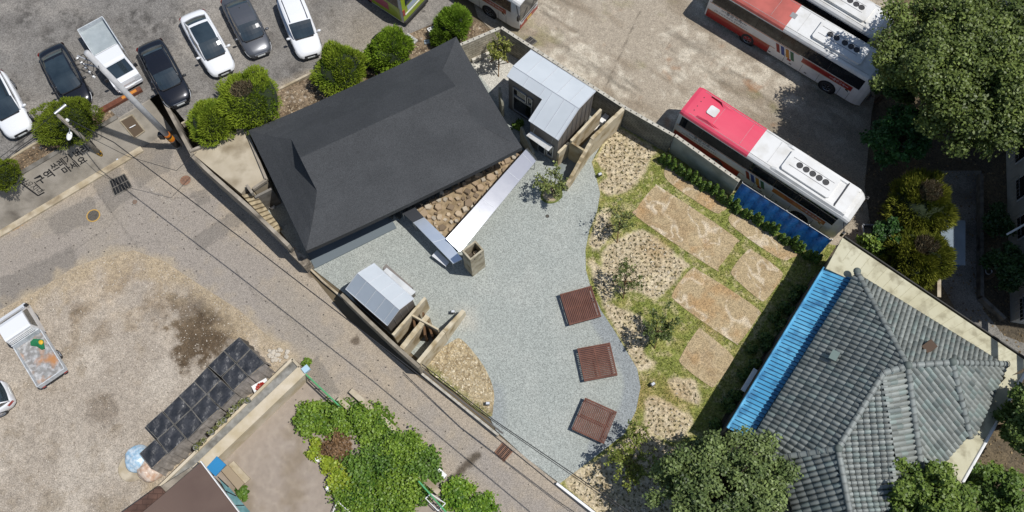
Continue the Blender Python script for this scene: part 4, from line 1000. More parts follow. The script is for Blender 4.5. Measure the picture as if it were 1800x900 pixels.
def make_pickup(label, bedcol, plain=True):
    t = thing('pickup_truck', label, 'pickup', group='small white pickups'); w = .87
    cab = MB(); prof = [(2.52, .35), (2.56, .75), (2.50, 1.02), (2.2, 1.15), (1.62, 1.90), (1.45, 1.97), (.62, 1.97), (.50, 1.9), (.44, 1.1), (.44, .42)]
    for i, (x, z) in enumerate(prof): pass
    def sec(y, k): return [(x if z < 1.3 else x - .0, y * (1 if z < 1.2 else 1 - .09 * (z - 1.2) / .77), z) for x, z in prof]
    L_ = sec(w, 0); R_ = sec(-w, 0); n = len(prof); inn = lambda P_, s: [(x + (1.4 - x) * .03, y + s * .06, z + (1.1 - z) * .02) for x, y, z in P_]
    cab.add(L_ + R_, [[i, (i + 1) % n, n + (i + 1) % n, n + i][::-1] for i in range(n)]); cab.add(L_, [list(range(n))]); cab.add(R_, [list(range(n))[::-1]])
    cab.build('cab', P_WHITE, t, local=True)
    MB().quad((2.185, -.74, 1.20), (2.185, .74, 1.20), (1.675, .68, 1.86), (1.675, -.68, 1.86)).build('windshield', m_cglass, t, local=True)
    o = t.children[-1]; 
    for v in o.data.vertices: v.co += Vector((.02, 0, .015))
    MB().quad((.482, .66, 1.28), (.482, -.66, 1.28), (.495, -.64, 1.84), (.495, .64, 1.84)).build('rear_window', m_cglass, t, local=True)
    for s in (1, -1):
        MB().quad((2.0, s * (w + .004 - .0), 1.16), (1.6, s * (w * .935 + .01), 1.82), (.62, s * (w * .935 + .01), 1.84), (.6, s * (w + .006), 1.16)).build('side_window', m_cglass, t, local=True)
        MB().box((2.1, s * (w + .12), 1.35), (.09, .2, .26)).build('mirror', m_trim, t, local=True)
        MB().quad((2.575, s * .8, .66), (2.575, s * .45, .66), (2.53, s * .48, .92), (2.53, s * .8, .95)).build('headlight', m_lamp, t, local=True)
        wheel(t, 1.75, s * .74, .33, .2, s); wheel(t, -1.2, s * .72, .31, .24, s)
        MB().box((-2.58, s * .7, .62), (.05, .2, .1)).build('taillight', m_red, t, local=True)
    MB().bbox(2.5, 2.6, -.8, .8, .3, .5, bev=.04).build('bumper', P_WHITE, t, local=True)
    MB().bbox(2.6, 2.615, -.25, .25, .38, .48).build('number_plate', m_plate, t, local=True)
    MB().bbox(-2.5, 2.2, -.4, .4, .35, .6).build('chassis', m_trim, t, local=True)
    b = MB(); b.bbox(-2.55, .36, -w, w, .72, .78); bed_ = b.build('bed_floor', bedcol, t, local=True)
    for s in (1, -1):
        MB().bbox(-2.55, .36, s * w - .025, s * w + .025, .72, 1.12).build('side_board', mat('board', (.62, .65, .66), (.45, .47, .48), scale=4, rough=.5), t, local=True)
    MB().bbox(-2.6, -2.55, -w, w, .72, 1.12).build('tailgate', mat('board', None), t, local=True)
    MB().bbox(.36, .41, -w, w, .72, 1.3).build('head_board', mat('board', None), t, local=True)
    rk = MB()
    for z in (1.45, 1.62, 1.8): rk.tube((.40, -.7, z), (.40, .7, z), .018, n=5)
    for y in (-.7, -.35, 0, .35, .7): rk.tube((.40, y, 1.3), (.40, y, 1.8), .015, n=5)
    rk.build('guard_rack', m_white, t, local=True)
    return t
p1 = make_pickup('white pickup with empty clean grey bed, parked under the tall leaning pole', mat('bed_grey', (.36, .4, .41), (.3, .34, .35), scale=2, rough=.5)); place(p1, on_ground((236, 158), (172, 58)))
p2 = make_pickup('white pickup with dirty rusty bed standing alone on the gravel lot', mat('bed_dirty', (.28, .28, .27), (.20, .19, .18), scale=3, rough=.8, dirt=(.42, .2, .08), dscale=1.4, c3=(.5, .5, .5), s3=4)); place(p2, on_ground((35, 553), (107, 671), terrf=False))
M = p2.matrix_basis
q = MB(); pts = [(-.05, .05), (.2, .35), (.15, .62), (-.1, .7), (-.35, .45), (-.75, .30), (-.8, .1), (-.45, .0), (-.2, -.1)]
top = [M @ Vector((x * .9 + .05, y * .9 - .55, .86 + .07 * math.sin(5 * x + 3 * y))) for x, y in pts]; c = sum(top, Vector()) / len(top) + Vector((0, 0, .12))
for i in range(len(top)): a, b = top[i], top[(i + 1) % len(top)]; q.add([a, b, c], [[0, 1, 2]]); q.add([a, b, Vector((b.x, b.y, .8)), Vector((a.x, a.y, .8))], [[1, 0, 3, 2]])
tag(q.build('green_sheet', flat('sheet_green', '#1f7a4c', .6)), 'crumpled green plastic sheet lying in the dirty pickup bed', 'sheet')
c = M @ Vector((-.22, .50 - .95, .80)); tag(MB().lathe(c, [(0, 0), (.13, .0), (.16, .1), (.1, .14), (0, .14)], 12).build('helmet', flat('yellow_cap', '#e8b62a', .5), smooth=True), 'yellow safety cap beside the green sheet in the pickup bed', 'cap')

# ---- coaches
CH_RED, CH_WHITE, CH_ORANGE = flat('coach_red', '#a3221b', .35, coat=.6), mat('coach_white', (.69, .69, .67), (.63, .625, .60), scale=.9, rough=.4, coat=.4, thr=(.45, .75), dirt=(.57, .56, .52), dscale=1.3), flat('coach_orange', '#c87a2a', .4)
def make_coach(label, roofcol, rear_roof=7.0, hatch=False, fairing=False, livery=True, rear=None, low=.32, group='coaches with red and white livery'):
    t = thing('coach', label, 'coach', group=group); h, w, Z = 6.0, 1.245, 3.28
    body = MB(); xs = [-h, -h + .06, -h + .22, -h + .5, -3, 0, 3, h - .55, h - .25, h - .08, h]
    st = []
    for x in xs:
        e = 0
        if x > h - .6: e = ((x - (h - .6)) / .6) ** 2
        if x < -h + .3: e = ((-h + .3 - x) / .3) ** 2 * .35
        ww = w * (1 - .14 * e); zt_ = Z - (.34 * e if x > 0 else .2 * e); zb = low
        half = [(ww * .96, zb), (ww, zb + .1), (ww, 1.35), (ww * .985, 2.2), (ww * .955, zt_ - .25), (ww * .90, zt_ - .10), (ww * .80, zt_ - .02), (ww * .4, zt_ + .03), (0, zt_ + .04)]
        st.append([(x, y, z) for y, z in half] + [(x, -y, z) for y, z in half[::-1][1:]])
    V, Fc = loft(st, None); k = len(st[0]); mi = []
    split = 1.2
    for f in Fc[:-2]:
        cx = np.mean([V[i][0] for i in f]); cz = np.mean([V[i][2] for i in f]); mi.append(0)
    mi += [0, 0]
    link_mesh('body', V, Fc, [CH_WHITE], mi, t, smooth=False, local=True)
    # rear part of the roof in its own colour, 4 mm above the shell
    rp = MB(); xa, xb = -h - .004, -h + rear_roof; cs = [(w * .985, 2.28), (w * .956, Z - .25), (w * .902, Z - .10), (w * .80, Z - .02), (w * .4, Z + .03), (0, Z + .04)]
    cs = [(y + .006, z + .006) for y, z in cs]; ring = cs + [(-y, z) for y, z in cs[::-1][1:]]
    for (x0_, s0_), (x1_, s1_) in zip([(xa, .955), (xa + .24, .996), (xa + .5, 1)], [(xa + .24, .996), (xa + .5, 1), (xb, 1)]):
        for (ya, za), (yb, zb_) in zip(ring[1:-1], ring[2:-1]):
            rp.quad((x0_, ya * s0_, za - (1 - s0_) * 1.3), (x0_, yb * s0_, zb_ - (1 - s0_) * 1.3), (x1_, yb * s1_, zb_ - (1 - s1_) * 1.3), (x1_, ya * s1_, za - (1 - s1_) * 1.3))
    rp.build('rear_roof', roofcol, t, smooth=True, local=True)
    MB().quad((-h - .008, -w * .94, 1.2), (-h - .008, w * .94, 1.2), (-h - .008, w * .88, Z - .25), (-h - .008, -w * .88, Z - .25)).build('rear_window', m_cglass, t, local=True)
    # ac unit
    ac = MB(); ac.bbox(1.0 if not fairing else .9, 4.5 if not fairing else 4.2, -.78, .78, Z, Z + .2, bev=.12); aco = ac.build('ac_unit', CH_WHITE, t, local=True)
    xx = (1.9, 2.35, 2.95, 3.4, 3.8) if not fairing else (1.75, 2.2, 2.65, 3.1, 3.55)
    for x in xx:
        f = MB(); f.lathe((x, .05, Z + .2), [(0, .012), (.05, .012), (.06, .004), (.17, .004), (.18, .025), (.2, .025), (.2, 0)], 16); f.build('fan', flat('fan_dark', (.03, .03, .032), .6), aco, local=True)
        for a in range(4): pass
    g = MB(); g.bbox(1.2, 4.0, .3, .33, Z + .2, Z + .215); g.bbox(1.2, 4.0, -.3, -.27, Z + .2, Z + .215); g.build('vent_strip', flat('vent_grey', (.25, .25, .25), .6), aco, local=True)
    if fairing:
        for s in (1, -1):
            fb = MB(); N = 12
            for i in range(N):
                def fp(i, j): x = -.2 + (5.5 - -.2) * i / N; k_ = min(1, i / 2) * (1 if i < N else .9); return (x, s * (w * .93 - .16 * j), Z - .22 + (.0 if j == 0 else .32 * k_ if j == 1 else .30 * k_ if j == 2 else .05))
                for j in range(3): fb.quad(fp(i, j), fp(i + 1, j), fp(i + 1, j + 1), fp(i, j + 1))
            fb.build('roof_fairing', CH_WHITE, t, smooth=True, local=True)
        MB().bbox(4.75, 5.45, -1.0, 1.0, Z - .02, Z + .1, bev=.15).build('front_fairing', CH_WHITE, t, local=True)
        MB().bbox(4.68, 4.745, -.92, .92, Z + .03, Z + .12).build('grille_slot', flat('fan_dark', None), t, local=True)
    for s in (1, -1): MB().tube((-h + .5, s * w * .76, Z + .005), (h - .7, s * w * .76, Z + .005), .012, n=4).build('roof_seam', flat('seam_grey', (.35, .35, .34), .6), t, local=True)
    for x in (-3.9, -1.9, .1): MB().box((x, 0, Z + .04), (.012, 1.7, .012)).build('roof_seam', flat('seam_grey', None), t, local=True)
    if hatch:
        MB().bbox(-4.7, -4.05, -.33, .33, Z + .05, Z + .11, bev=.08).build('roof_hatch', CH_WHITE, t, local=True)
        for s in (1, -1): MB().add([(-5.0, s * .95, Z), (-3.6, s * .88, Z), (-3.3, s * .78, Z - .0), (-4.0, s * .62, Z + .02), (-4.3, s * .80, Z + .17), (-5.0, s * .84, Z + .12)], [[0, 1, 2, 3, 4, 5], [5, 4, 3, 2, 1, 0]]).build('air_scoop', roofcol, t, local=True)
        for y in (-.6, -.25, .15, .5): MB().lathe((-5.35, y, Z + .03), [(0, .02), (.035, .02), (.035, 0)], 8).build('marker_lamp', m_trim, t, local=True)
    elif rear is None:
        MB().bbox(-.9, -.5, -.2, .2, Z + .04, Z + .055).build('roof_marking', flat('vent_grey', None), t, local=True)
    def bwid(z):
        tb = [(low, .96), (low + .1, 1), (1.35, 1), (2.2, .985), (Z - .25, .955), (Z - .1, .9)]
        return w * interp(z, [(a, (b,)) for a, b in tb])[0]
    for s in (1, -1):
        def band(xa, xb, za, zb, m, nm, dy=0., split=0, bot=None):
            mb = MB(); n = max(1, int((xb - xa) / .6))
            pts = lambda x: None
            ylo = s * (bwid(za) + .006 + dy); yhi = s * (bwid(zb) + .006 + dy)
            if za < low + .1 < zb:
                ym = s * (w + .006 + dy); mb.quad((xa, ylo, za), (xb, ylo, za), (xb, ym, low + .1), (xa, ym, low + .1)); mb.quad((xa, ym, low + .1), (xb, ym, low + .1), (xb, yhi, zb), (xa, yhi, zb))
            elif zb > 2.3 and za < 2.1:
                ym = s * (w * .985 + .006 + dy); mb.quad((xa, ylo, za), (xb, ylo, za), (xb, ym, 2.2), (xa, ym, 2.2)); mb.quad((xa, ym, 2.2), (xb, ym, 2.2), (xb, yhi, zb), (xa, yhi, zb))
            else: mb.quad((xa, ylo, za), (xb, ylo, za), (xb, yhi, zb), (xa, yhi, zb))
            return mb.build(nm, m, t, local=True)
        wb = band(-h + .25, h - .62, 1.92, 2.93, m_bglass, 'window_band')
        for x in (-4.2, -2.4, -.6, 1.2, 3.0): 
            MB().box((x, s * (w * .97 + .018), 2.42), (.05, .02, .95), M=Matrix.Translation((x, s * (w * .972 + .016), 2.44)) @ Matrix.Rotation(s * .045, 4, 'X') @ Matrix.Diagonal((1, 1, 1, 1))).build('window_bar', m_trim, wb, local=True)
        if livery:
            band(-h + .12, -1.0, .34, 1.12, CH_RED, 'lower_panel'); band(-h + .1, -.6, 1.13, 1.18, CH_ORANGE, 'stripe', .002); band(-h + .12, 1.0, 1.84, 1.89, CH_ORANGE, 'stripe')
            band(1.3, h - 1.0, 1.42, 1.80, CH_RED, 'red_band'); band(1.3, h - 1.0, 1.37, 1.41, CH_ORANGE, 'stripe'); band(1.2, h - 1.0, 1.81, 1.85, CH_ORANGE, 'stripe')
            for k_, cc_ in enumerate(('#8f2622', '#27468f', '#d08a28', '#2f6b4a')):
                x0_ = -.72 + k_ * .36; yy = s * (w + .007); MB().quad((x0_ + .30, yy, 1.02), (x0_ + .55, yy, 1.02), (x0_ + .25, yy, 1.74), (x0_, yy, 1.74)).build('slanted_stripe', flat('stripe' + cc_, cc_, .5), t, local=True)
            lt = MB(); ux = Vector((1, 0, 0)) if s < 0 else Vector((-1, 0, 0)); yy = s * (w + .008)
            put_text(lt, '•••중앙고속•••', .34, (-3.95, yy, 1.68), ux, (0, 0, 1)); put_text(lt, 'J O O N G A N G  E X P R E S S', .19, (-4.1, yy, 1.36), ux, (0, 0, 1))
            lt.build('lettering', m_black, t, local=True)
            lt = MB(); put_text(lt, '•••중앙고속•••', .24, (4.05, s * (w + .010), 1.60), ux, (0, 0, 1)); lt.build('lettering', m_white, t, local=True)
            MB().box((.55, s * (w + .004), .92), (.28, .008, .18)).build('emblem', CH_RED, t, local=True)
            MB().quad((h - 1.35, s * (w + .006), 1.25), (h - .62, s * (w * .99), 1.05), (h - .62, s * (w * .955 + .004), 2.9), (h - 1.35, s * (w * .955 + .008), 2.9)).build('door_glass', m_bglass, t, local=True)
            for x in (-1.0, .2, 1.5, 2.75, 4.35, 5.0): MB().box((x, s * (w + .003), .8), (.02, .004, .85)).build('panel_gap', m_trim, t, local=True)
            for x in (-.85, .75, 1.9): MB().box((x, s * (w + .005), .62), (.18, .008, .07)).build('handle', m_trim, t, local=True)
        for xw in (h - 2.4, -h + 3.46):
            MB().lathe((xw, s * (w + .002), .5), [(.0, 0), (.62, 0)], 24, axis='Y').build('wheel_arch', m_dark, t, local=True); wheel(t, xw, s * (w - .12), .5, .3, s)
        MB().tube((h - .4, s * w * .8, Z - .3), (h + .15, s * (w + .18), 2.35), .03, n=6).build('mirror_arm', m_trim, t, local=True)
        MB().box((h + .15, s * (w + .18), 2.1), (.14, .2, .45)).build('mirror', m_trim, t, local=True)
    fw = .86 * w
    fr_ = MB(); N = 6
    for i in range(N):
        def fp(i, z): 
            u = -1 + 2 * i / N; return (h + .02, u * w * .82, z)
        fr_.quad(fp(i, 1.15), fp(i + 1, 1.15), fp(i + 1, 2.1), fp(i, 2.1)); fr_.quad(fp(i, 2.1), fp(i + 1, 2.1), fp(i + 1, 2.92), fp(i, 2.92))
    fr_.build('windshield', m_cglass, t, smooth=True, local=True)
    fb = MB()
    for i in range(N):
        def fp(i, z): u = -1 + 2 * i / N; return (h + .03, u * w * .84, z)
        fb.quad(fp(i, .34), fp(i + 1, .34), fp(i + 1, .8), fp(i, .8))
    fb.build('bumper', CH_RED, t, smooth=True, local=True); MB().box((h + .03, 0, 1.0), (.03, 1.7, .06)).build('name_bar', m_trim, t, local=True); [MB().tube((h + .04, y_, 1.2), (h + .04, y_ + .5, 1.9), .012, n=4).build('wiper', m_trim, t, local=True) for y_ in (-.7, .2)]
    for s in (1, -1): MB().quad((h - .01, s * .62, .72), (h - .01, s * .98, .72), (h - .01, s * .98, .92), (h - .01, s * .62, .92)).build('headlight', m_lamp, t, local=True)
    for v in [v for ch in t.children if ch.name.startswith('headlight') for v in ch.data.vertices]: v.co.x += .05
    MB().box((h + .05, 0, .58), (.02, .52, .16)).build('number_plate', flat('plate_yellow', '#e0c060', .5), t, local=True)
    if rear: rear(t, h, w, Z)
    return t
def coach_at(t, front, rear_, z=3.1, terrf=False):
    a, b = G(*front, z), G(*rear_, z); x = (a - b); x.z = 0; x.normalize(); c = (a + b) / 2; y = Vector((-x.y, x.x, 0))
    M = Matrix((x, y, Vector((0, 0, 1)))).transposed().to_4x4(); M.translation = Vector((c.x, c.y, 0)); place(t, M)
m_pink = mat('roof_pink', S('#f0566f'), S('#e84e68'), scale=.7, rough=.4, coat=.3)
m_salmon = mat('roof_salmon', S('#cc6a5e'), S('#bb5d52'), scale=.6, rough=.6, dirt=S('#a4564b'))
c1 = make_coach('coach with bright pink rear roof standing behind the blue sheet fence', m_pink, rear_roof=4.9, hatch=True, fairing=True); coach_at(c1, (1513, 367), (1212, 172), 3.2)
c2 = make_coach('coach with faded salmon rear roof, full red side visible', m_salmon, rear_roof=5.3); coach_at(c2, (1558, 126), (1270, -44), 3.2)
c3 = make_coach('white roofed coach parked behind the salmon roofed one', m_salmon, rear_roof=5.2); coach_at(c3, (1568, 53), (1283, -118), 3.2)
c4 = make_coach('coach with dark windscreen facing the corner of the block wall', m_salmon, rear_roof=5.2); coach_at(c4, (941, -6), (668, -169), 3.1)
def rearf(t, h, w, Z):
    g = flat('bus_green', '#a8bf2a', .4, coat=.5); pk = flat('bus_pink', '#b8506a', .5)
    q = MB(); x = -h - .012
    q.quad((x, -w * .96, .4), (x, w * .96, .4), (x, w * .94, 2.9), (x, -w * .94, 2.9)); q.build('rear_panel', g, t, local=True)
    MB().quad((x - .01, -.85, 1.9), (x - .01, .85, 1.9), (x - .01, .8, 2.8), (x - .01, -.8, 2.8)).build('rear_window', m_cglass, t, local=True)
    MB().quad((x - .01, -.7, 1.3), (x - .01, .7, 1.3), (x - .01, .7, 1.8), (x - .01, -.7, 1.8)).build('poster', flat('poster_pale', '#c3d0dd', .5), t, local=True)
    MB().box((x - .02, 0, 1.15), (.03, 2.0, .12)).build('moulding', m_white, t, local=True); MB().box((x - .05, 0, .45), (.16, 2.4, .28)).build('rear_bumper', m_trim, t, local=True)
    for s in (1, -1):
        MB().box((x - .01, s * w * .88, 1.45), (.04, .2, .55)).build('taillight', m_red, t, local=True)
        for xa, xb, za, zb, m in ((-h + .2, 2, .5, 1.9, g), (-h + 1.2, -3.0, .9, 1.7, pk), (-3.2, -1, .5, 1.3, pk)):
            MB().quad((xa, s * (w + .004 + (.003 if m is pk else 0)), za), (xb, s * (w + .004 + (.003 if m is pk else 0)), za), (xb, s * (w + .004 + (.003 if m is pk else 0)), zb), (xa, s * (w + .004 + (.003 if m is pk else 0)), zb)).build('side_panel', m, t, local=True)
c5 = make_coach('lime green bus with pink side patches reversed towards the tree row', flat('bus_green', '#a8bf2a', .4, coat=.5), rear_roof=11.5, livery=False, rear=rearf, group=None)
b0_ = GT(732, 27) ; b0_.z = terr(b0_.x); dirb = (G(1314, 77) - G(1451, 159)).normalized()
cen = Vector((b0_.x, b0_.y, 0)) + dirb * 6.0 + Vector((-dirb.y, dirb.x, 0)) * .0
y_ = Vector((-dirb.y, dirb.x, 0)); M = Matrix((dirb, y_, Vector((0, 0, 1)))).transposed().to_4x4(); M.translation = Vector((cen.x, cen.y, terr(b0_.x) + .05)) ; place(c5, M); c5['category'] = 'bus'; c5['kind'] = 'thing'
# ---------------------------------------------------------------- tiled house, brown roof, flats
def inpoly2(p, poly):
    x, y = p; ins = False
    for i in range(len(poly)):
        a, b = poly[i], poly[(i + 1) % len(poly)]
        if (a[1] > y) != (b[1] > y) and x < (b[0] - a[0]) * (y - a[1]) / (b[1] - a[1]) + a[0]: ins = not ins
    return ins
m_rtile = mat('glazed_roof_tile', None, attr=1, rough=.55, bump=.004, bscale=30, spec=.4)
th_ = thing('tiled_house', 'house under a grey green clay tile roof with heavy ridges', 'house', G(1560, 660, 0))
Z0 = 3.8
def PZ(x, y, z): return G(x, y, z)
Q = dict(P1=PZ(1505, 478, Z0), P4=PZ(1768, 640, Z0), P2=PZ(1594, 643, 6.3), P3=PZ(1672, 637, 6.1), P5=PZ(1552, 656, 6.1), P6=PZ(1472, 789, 5.7), P7=PZ(1358, 806, Z0), P11=PZ(1326, 765, Z0),
         P8=PZ(1496, 915, 5.7), P8b=PZ(1400, 930, Z0), V=PZ(1580, 905, 4.2), P9=PZ(1624, 868, Z0), P10=PZ(1704, 768, Z0 + .2), E2=PZ(1652, 815, Z0), E3=PZ(1712, 760, Z0), E4=PZ(1740, 705, Z0))
lr = random.Random(5)
def tiled(keys, eave, name='roof_slope', pitch=.27, row=.38):
    pts = [Q[k] for k in keys]
    from mathutils.geometry import tessellate_polygon
    tris = [[pts[i] for i in t] for t in tessellate_polygon([[Vector((p.x, p.y, 0)) for p in pts]])]
    def zat(x, y):
        best = None
        for t in tris:
            (x1, y1, z1), (x2, y2, z2), (x3, y3, z3) = t; D = (y2 - y3) * (x1 - x3) + (x3 - x2) * (y1 - y3)
            if abs(D) < 1e-9: continue
            l1 = ((y2 - y3) * (x - x3) + (x3 - x2) * (y - y3)) / D; l2 = ((y3 - y1) * (x - x3) + (x1 - x3) * (y - y3)) / D; l3 = 1 - l1 - l2
            m = min(l1, l2, l3); z = l1 * z1 + l2 * z2 + l3 * z3
            if best is None or m > best[0]: best = (m, z)
        return best[1]
    a = Q[eave[1]] - Q[eave[0]]; a.z = 0; a.normalize(); d = Vector((a.y, -a.x, 0)); c = sum(pts, Vector()) / len(pts); c.z = 0
    e0 = Q[eave[0]].copy(); e0.z = 0
    if (c - e0).dot(d) > 0: d = -d
    P2_ = [((p - c).dot(a), (p - c).dot(d)) for p in pts]
    V = []; Fc = []; colr = []
    u0, u1 = min(p[0] for p in P2_), max(p[0] for p in P2_); v0_, v1_ = min(p[1] for p in P2_), max(p[1] for p in P2_)
    prof = [(0, -.02), (.2, -.02), (.25, .07), (.42, .115), (.62, .125), (.8, .10), (.95, .05), (1, -.02)]
    base_ = np.array(S('#969b97', 1.15)); up = Vector((0, 0, 1))
    i = u0
    while i < u1:
        tint = lr.uniform(.9, 1.08); j = v0_
        while j < v1_:
            if inpoly2((i + pitch / 2, j + row / 2), P2_):
                b = len(V); jj = j + lr.uniform(-.012, .012); k = len(prof)
                A0 = c + a * i + d * jj; A1 = c + a * (i + pitch) + d * jj; B0 = c + a * i + d * (jj + row + .02); B1 = c + a * (i + pitch) + d * (jj + row + .02)
                for q in (A0, A1, B0, B1): q.z = zat(q.x, q.y)
                for (f, h_) in prof: V.append(A0.lerp(A1, f) + up * (h_ + .01))
                for (f, h_) in prof: V.append(B0.lerp(B1, f) + up * (h_ * 1.1 + .055))
                for (f, h_) in prof: V.append(B0.lerp(B1, f) + up * (h_ * .9))
                r_t = tint * lr.uniform(.80, 1.15); gsh = lr.random()
                cc = base_ * r_t * (np.array([.93, 1.02, 1.0]) if gsh > .8 else np.array([1.0, 1, .98]) if gsh > .12 else np.array([.72, .76, .76]))
                for q in range(k - 1):
                    Fc.append([b + q, b + k + q, b + k + q + 1, b + q + 1]); colr.append(cc * (.55 if q == 0 else 1))  # pan strip darkened: shade of the gap between barrels put into the colour
                    Fc.append([b + k + q, b + 2 * k + q, b + 2 * k + q + 1, b + k + q + 1]); colr.append(cc)
            j += row
        i += pitch
    V = np.array([tuple(v) for v in V]); Fc = np.array(Fc)
    n0 = np.cross(V[Fc[0, 1]] - V[Fc[0, 0]], V[Fc[0, 3]] - V[Fc[0, 0]])
    if n0[2] < 0: Fc = Fc[:, ::-1].copy()
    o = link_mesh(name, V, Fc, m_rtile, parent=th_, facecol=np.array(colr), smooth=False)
    up_ = MB()
    for t in tris: up_.add([p - Vector((0, 0, .04)) for p in t], [[0, 1, 2]])
    up_.build('roof_deck', flat('deck_dark', '#3a3d3b', .9), th_)
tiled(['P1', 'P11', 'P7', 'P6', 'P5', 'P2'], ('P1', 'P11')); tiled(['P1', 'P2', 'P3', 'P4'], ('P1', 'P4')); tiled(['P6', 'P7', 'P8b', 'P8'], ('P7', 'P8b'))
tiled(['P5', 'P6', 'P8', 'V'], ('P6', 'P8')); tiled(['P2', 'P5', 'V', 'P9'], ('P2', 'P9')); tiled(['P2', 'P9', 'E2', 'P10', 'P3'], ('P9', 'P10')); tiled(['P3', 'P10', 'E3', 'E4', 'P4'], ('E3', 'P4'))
def ridge(a, b, r=.16, name='ridge_cap'):
    a, b = Q[a] if isinstance(a, str) else a, Q[b] if isinstance(b, str) else b; L = (b - a).length; n = max(2, int(L / .42)); V = []; Fc = []; cl = []
    d = (b - a) / n; dn = d.normalized(); sdv = dn.cross(Vector((0, 0, 1))).normalized(); upv = sdv.cross(dn)
    for i in range(n):
        cc = np.array(S('#8b918d', 1.15)) * lr.uniform(.8, 1.12)
        for e, (s0, s1) in enumerate(((0, .86), (.86, 1.06))):
            rr_ = r if e == 0 else r * 1.22; b0 = len(V); k = 7
            for s_ in (s0, s1):
                for j in range(k):
                    an_ = math.pi * (j / (k - 1)) ; V.append(a + d * (i + s_) + sdv * (math.cos(an_) * rr_) + upv * (math.sin(an_) * rr_ * .9 + .06))
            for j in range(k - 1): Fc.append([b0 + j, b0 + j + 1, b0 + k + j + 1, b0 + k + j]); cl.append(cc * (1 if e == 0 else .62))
            Fc.append([b0 + j for j in range(k)]); cl.append(cc * .6) if 0 else Fc.pop()
    base = MB().box(((a + b) / 2), (L, r * 1.5, .22), M=Matrix.Translation((a + b) / 2) @ Matrix((dn, sdv, upv)).transposed().to_4x4())
    base.build('ridge_bed', flat('ridge_mortar', '#4a504d', .9), th_)
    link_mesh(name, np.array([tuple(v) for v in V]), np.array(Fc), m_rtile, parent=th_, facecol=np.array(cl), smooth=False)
for a, b in (('P1', 'P2'), ('P2', 'P3'), ('P3', 'P4'), ('P2', 'P5'), ('P5', 'P6'), ('P6', 'P7'), ('P6', 'P8'), ('P2', 'P9'), ('P3', 'P10')): ridge(a, b)
for k in ('P2', 'P6', 'P3', 'P1'): p = Q[k]; MB().lathe(p + Vector((0, 0, .12)), [(.0, .22), (.12, .2), (.2, .1), (.22, 0)], 10).build('ridge_end', flat('ridge_end', '#6f7872', .7), th_, smooth=True)
p = PZ(1632, 610, 5.3); MB().box(p, (.7, .5, .3), .6).build('roof_vent', flat('vent_brown', '#5b4a3c', .9), th_)
for x, y in ((1466, 625), (1498, 634)): p = PZ(x, y, 5.0); MB().box(p + Vector((0, 0, .1)), (.55, .4, .05), .95, M=Matrix.Translation(p + Vector((0, 0, .06))) @ Matrix.Rotation(.98, 4, 'Z') @ Matrix.Rotation(-.28, 4, 'X')).build('patch_tile', flat('patch_tile', '#7b8d86', .6), th_)
# cream flat roof strips and walls below
m_cream = mat('cream_roof', S('#d6d2b6'), S('#c8c2a2'), scale=.8, rough=.8, dirt=S('#9c957a'), dscale=1.6)
def strip_roof(px, z, th, m, name, parent): 
    q = [G(x, y, z) for x, y in px]; return MB().prism([tuple(p[:2]) for p in q], z - th, z, 0).build(name, m, parent)
strip_roof([(1481, 418), (1812, 640), (1770, 665), (1510, 487), (1496, 492), (1452, 472)], 3.3, .2, m_cream, 'flat_roof', th_)
strip_roof([(1800, 655), (1770, 662), (1640, 800), (1690, 850), (1812, 642)], 3.296, .2, m_cream, 'flat_roof', th_)
MB().tube(G(1808, 645, 3.3), G(1692, 848, 3.3), .09, n=8).build('gutter', m_white, th_)
MB().wall(G(1484, 417, 3.3), G(1812, 637, 3.3), .06, 3.2, 3.42).build('edge_trim', flat('trim_black', '#3a3835', .7), th_)
for k in range(20):
    f = .06 + k * .047; p = G(1474, 424, 3.31).lerp(G(1455, 468, 3.31), .5).lerp(G(1775, 650, 3.31), f)
    q = G(1484, 417, 3.31).lerp(G(1812, 637, 3.31), f); a = q + (p - q) * .15; b = q + (p - q) * 1.0
    MB().tube((a.x, a.y, 3.303), (b.x, b.y, 3.303), .012, n=4).build('joint', flat('cream_joint', '#b8b294', .8), th_)
w_in = [G(*p, 3.0) for p in ((1484, 430), (1786, 640), (1690, 815), (1560, 990), (1340, 990), (1310, 775))]
MB().prism([tuple(p[:2]) for p in w_in], 0, 3.05).build('wall', mat('house_wall', S('#9a968a'), S('#7d786c'), scale=1, rough=.9, dirt=S('#57534a')), th_)
# blue sheet lean-to with standing ribs
bl = [G(1448, 470, 3.05), G(1497, 489, 3.35), G(1318, 772, 3.35), G(1278, 752, 3.05)]
m_blue = mat('blue_sheet', S('#58acd4', 1.15), S('#469cc8', 1.15), scale=.7, rough=.45, c3=S('#6cbbe0', 1.15), s3=.6, dirt=S('#2a6f9c', 1.15), dscale=1.5)
lt = MB().add([*bl] + [p - Vector((0, 0, .05)) for p in bl], [[3, 2, 1, 0], [4, 5, 6, 7], [0, 1, 5, 4], [1, 2, 6, 5], [2, 3, 7, 6], [3, 0, 4, 7]]).build('blue_canopy_roof', m_blue)
tag(lt, 'bright blue ribbed sheet metal lean-to roof along the tiled house', 'lean-to roof')
for k in range(45):
    f = (k + .5) / 45; a = bl[0].lerp(bl[3], f); b = bl[1].lerp(bl[2], f); a = a.lerp(b, .1)
    MB().tube(a + Vector((0, 0, .02)), b + Vector((0, 0, .02)), .026, n=4).build('rib', flat('blue_rib', '#1d4c6e', .5, k=1.15), lt)
MB().tube(bl[0] + Vector((0, 0, .02)), bl[3] + Vector((0, 0, .02)), .05, n=6).build('edge_gutter', m_blue, lt)
tag(MB().wall(G(1444, 478, 1.8), G(1276, 760, 1.8), .16, 0, 2.0).build('garden_wall', mat('dark_render', S('#5d5b55'), S('#47453f'), scale=1.5, rough=.95)), 'dark stained wall between the garden and the blue lean-to', 'wall')
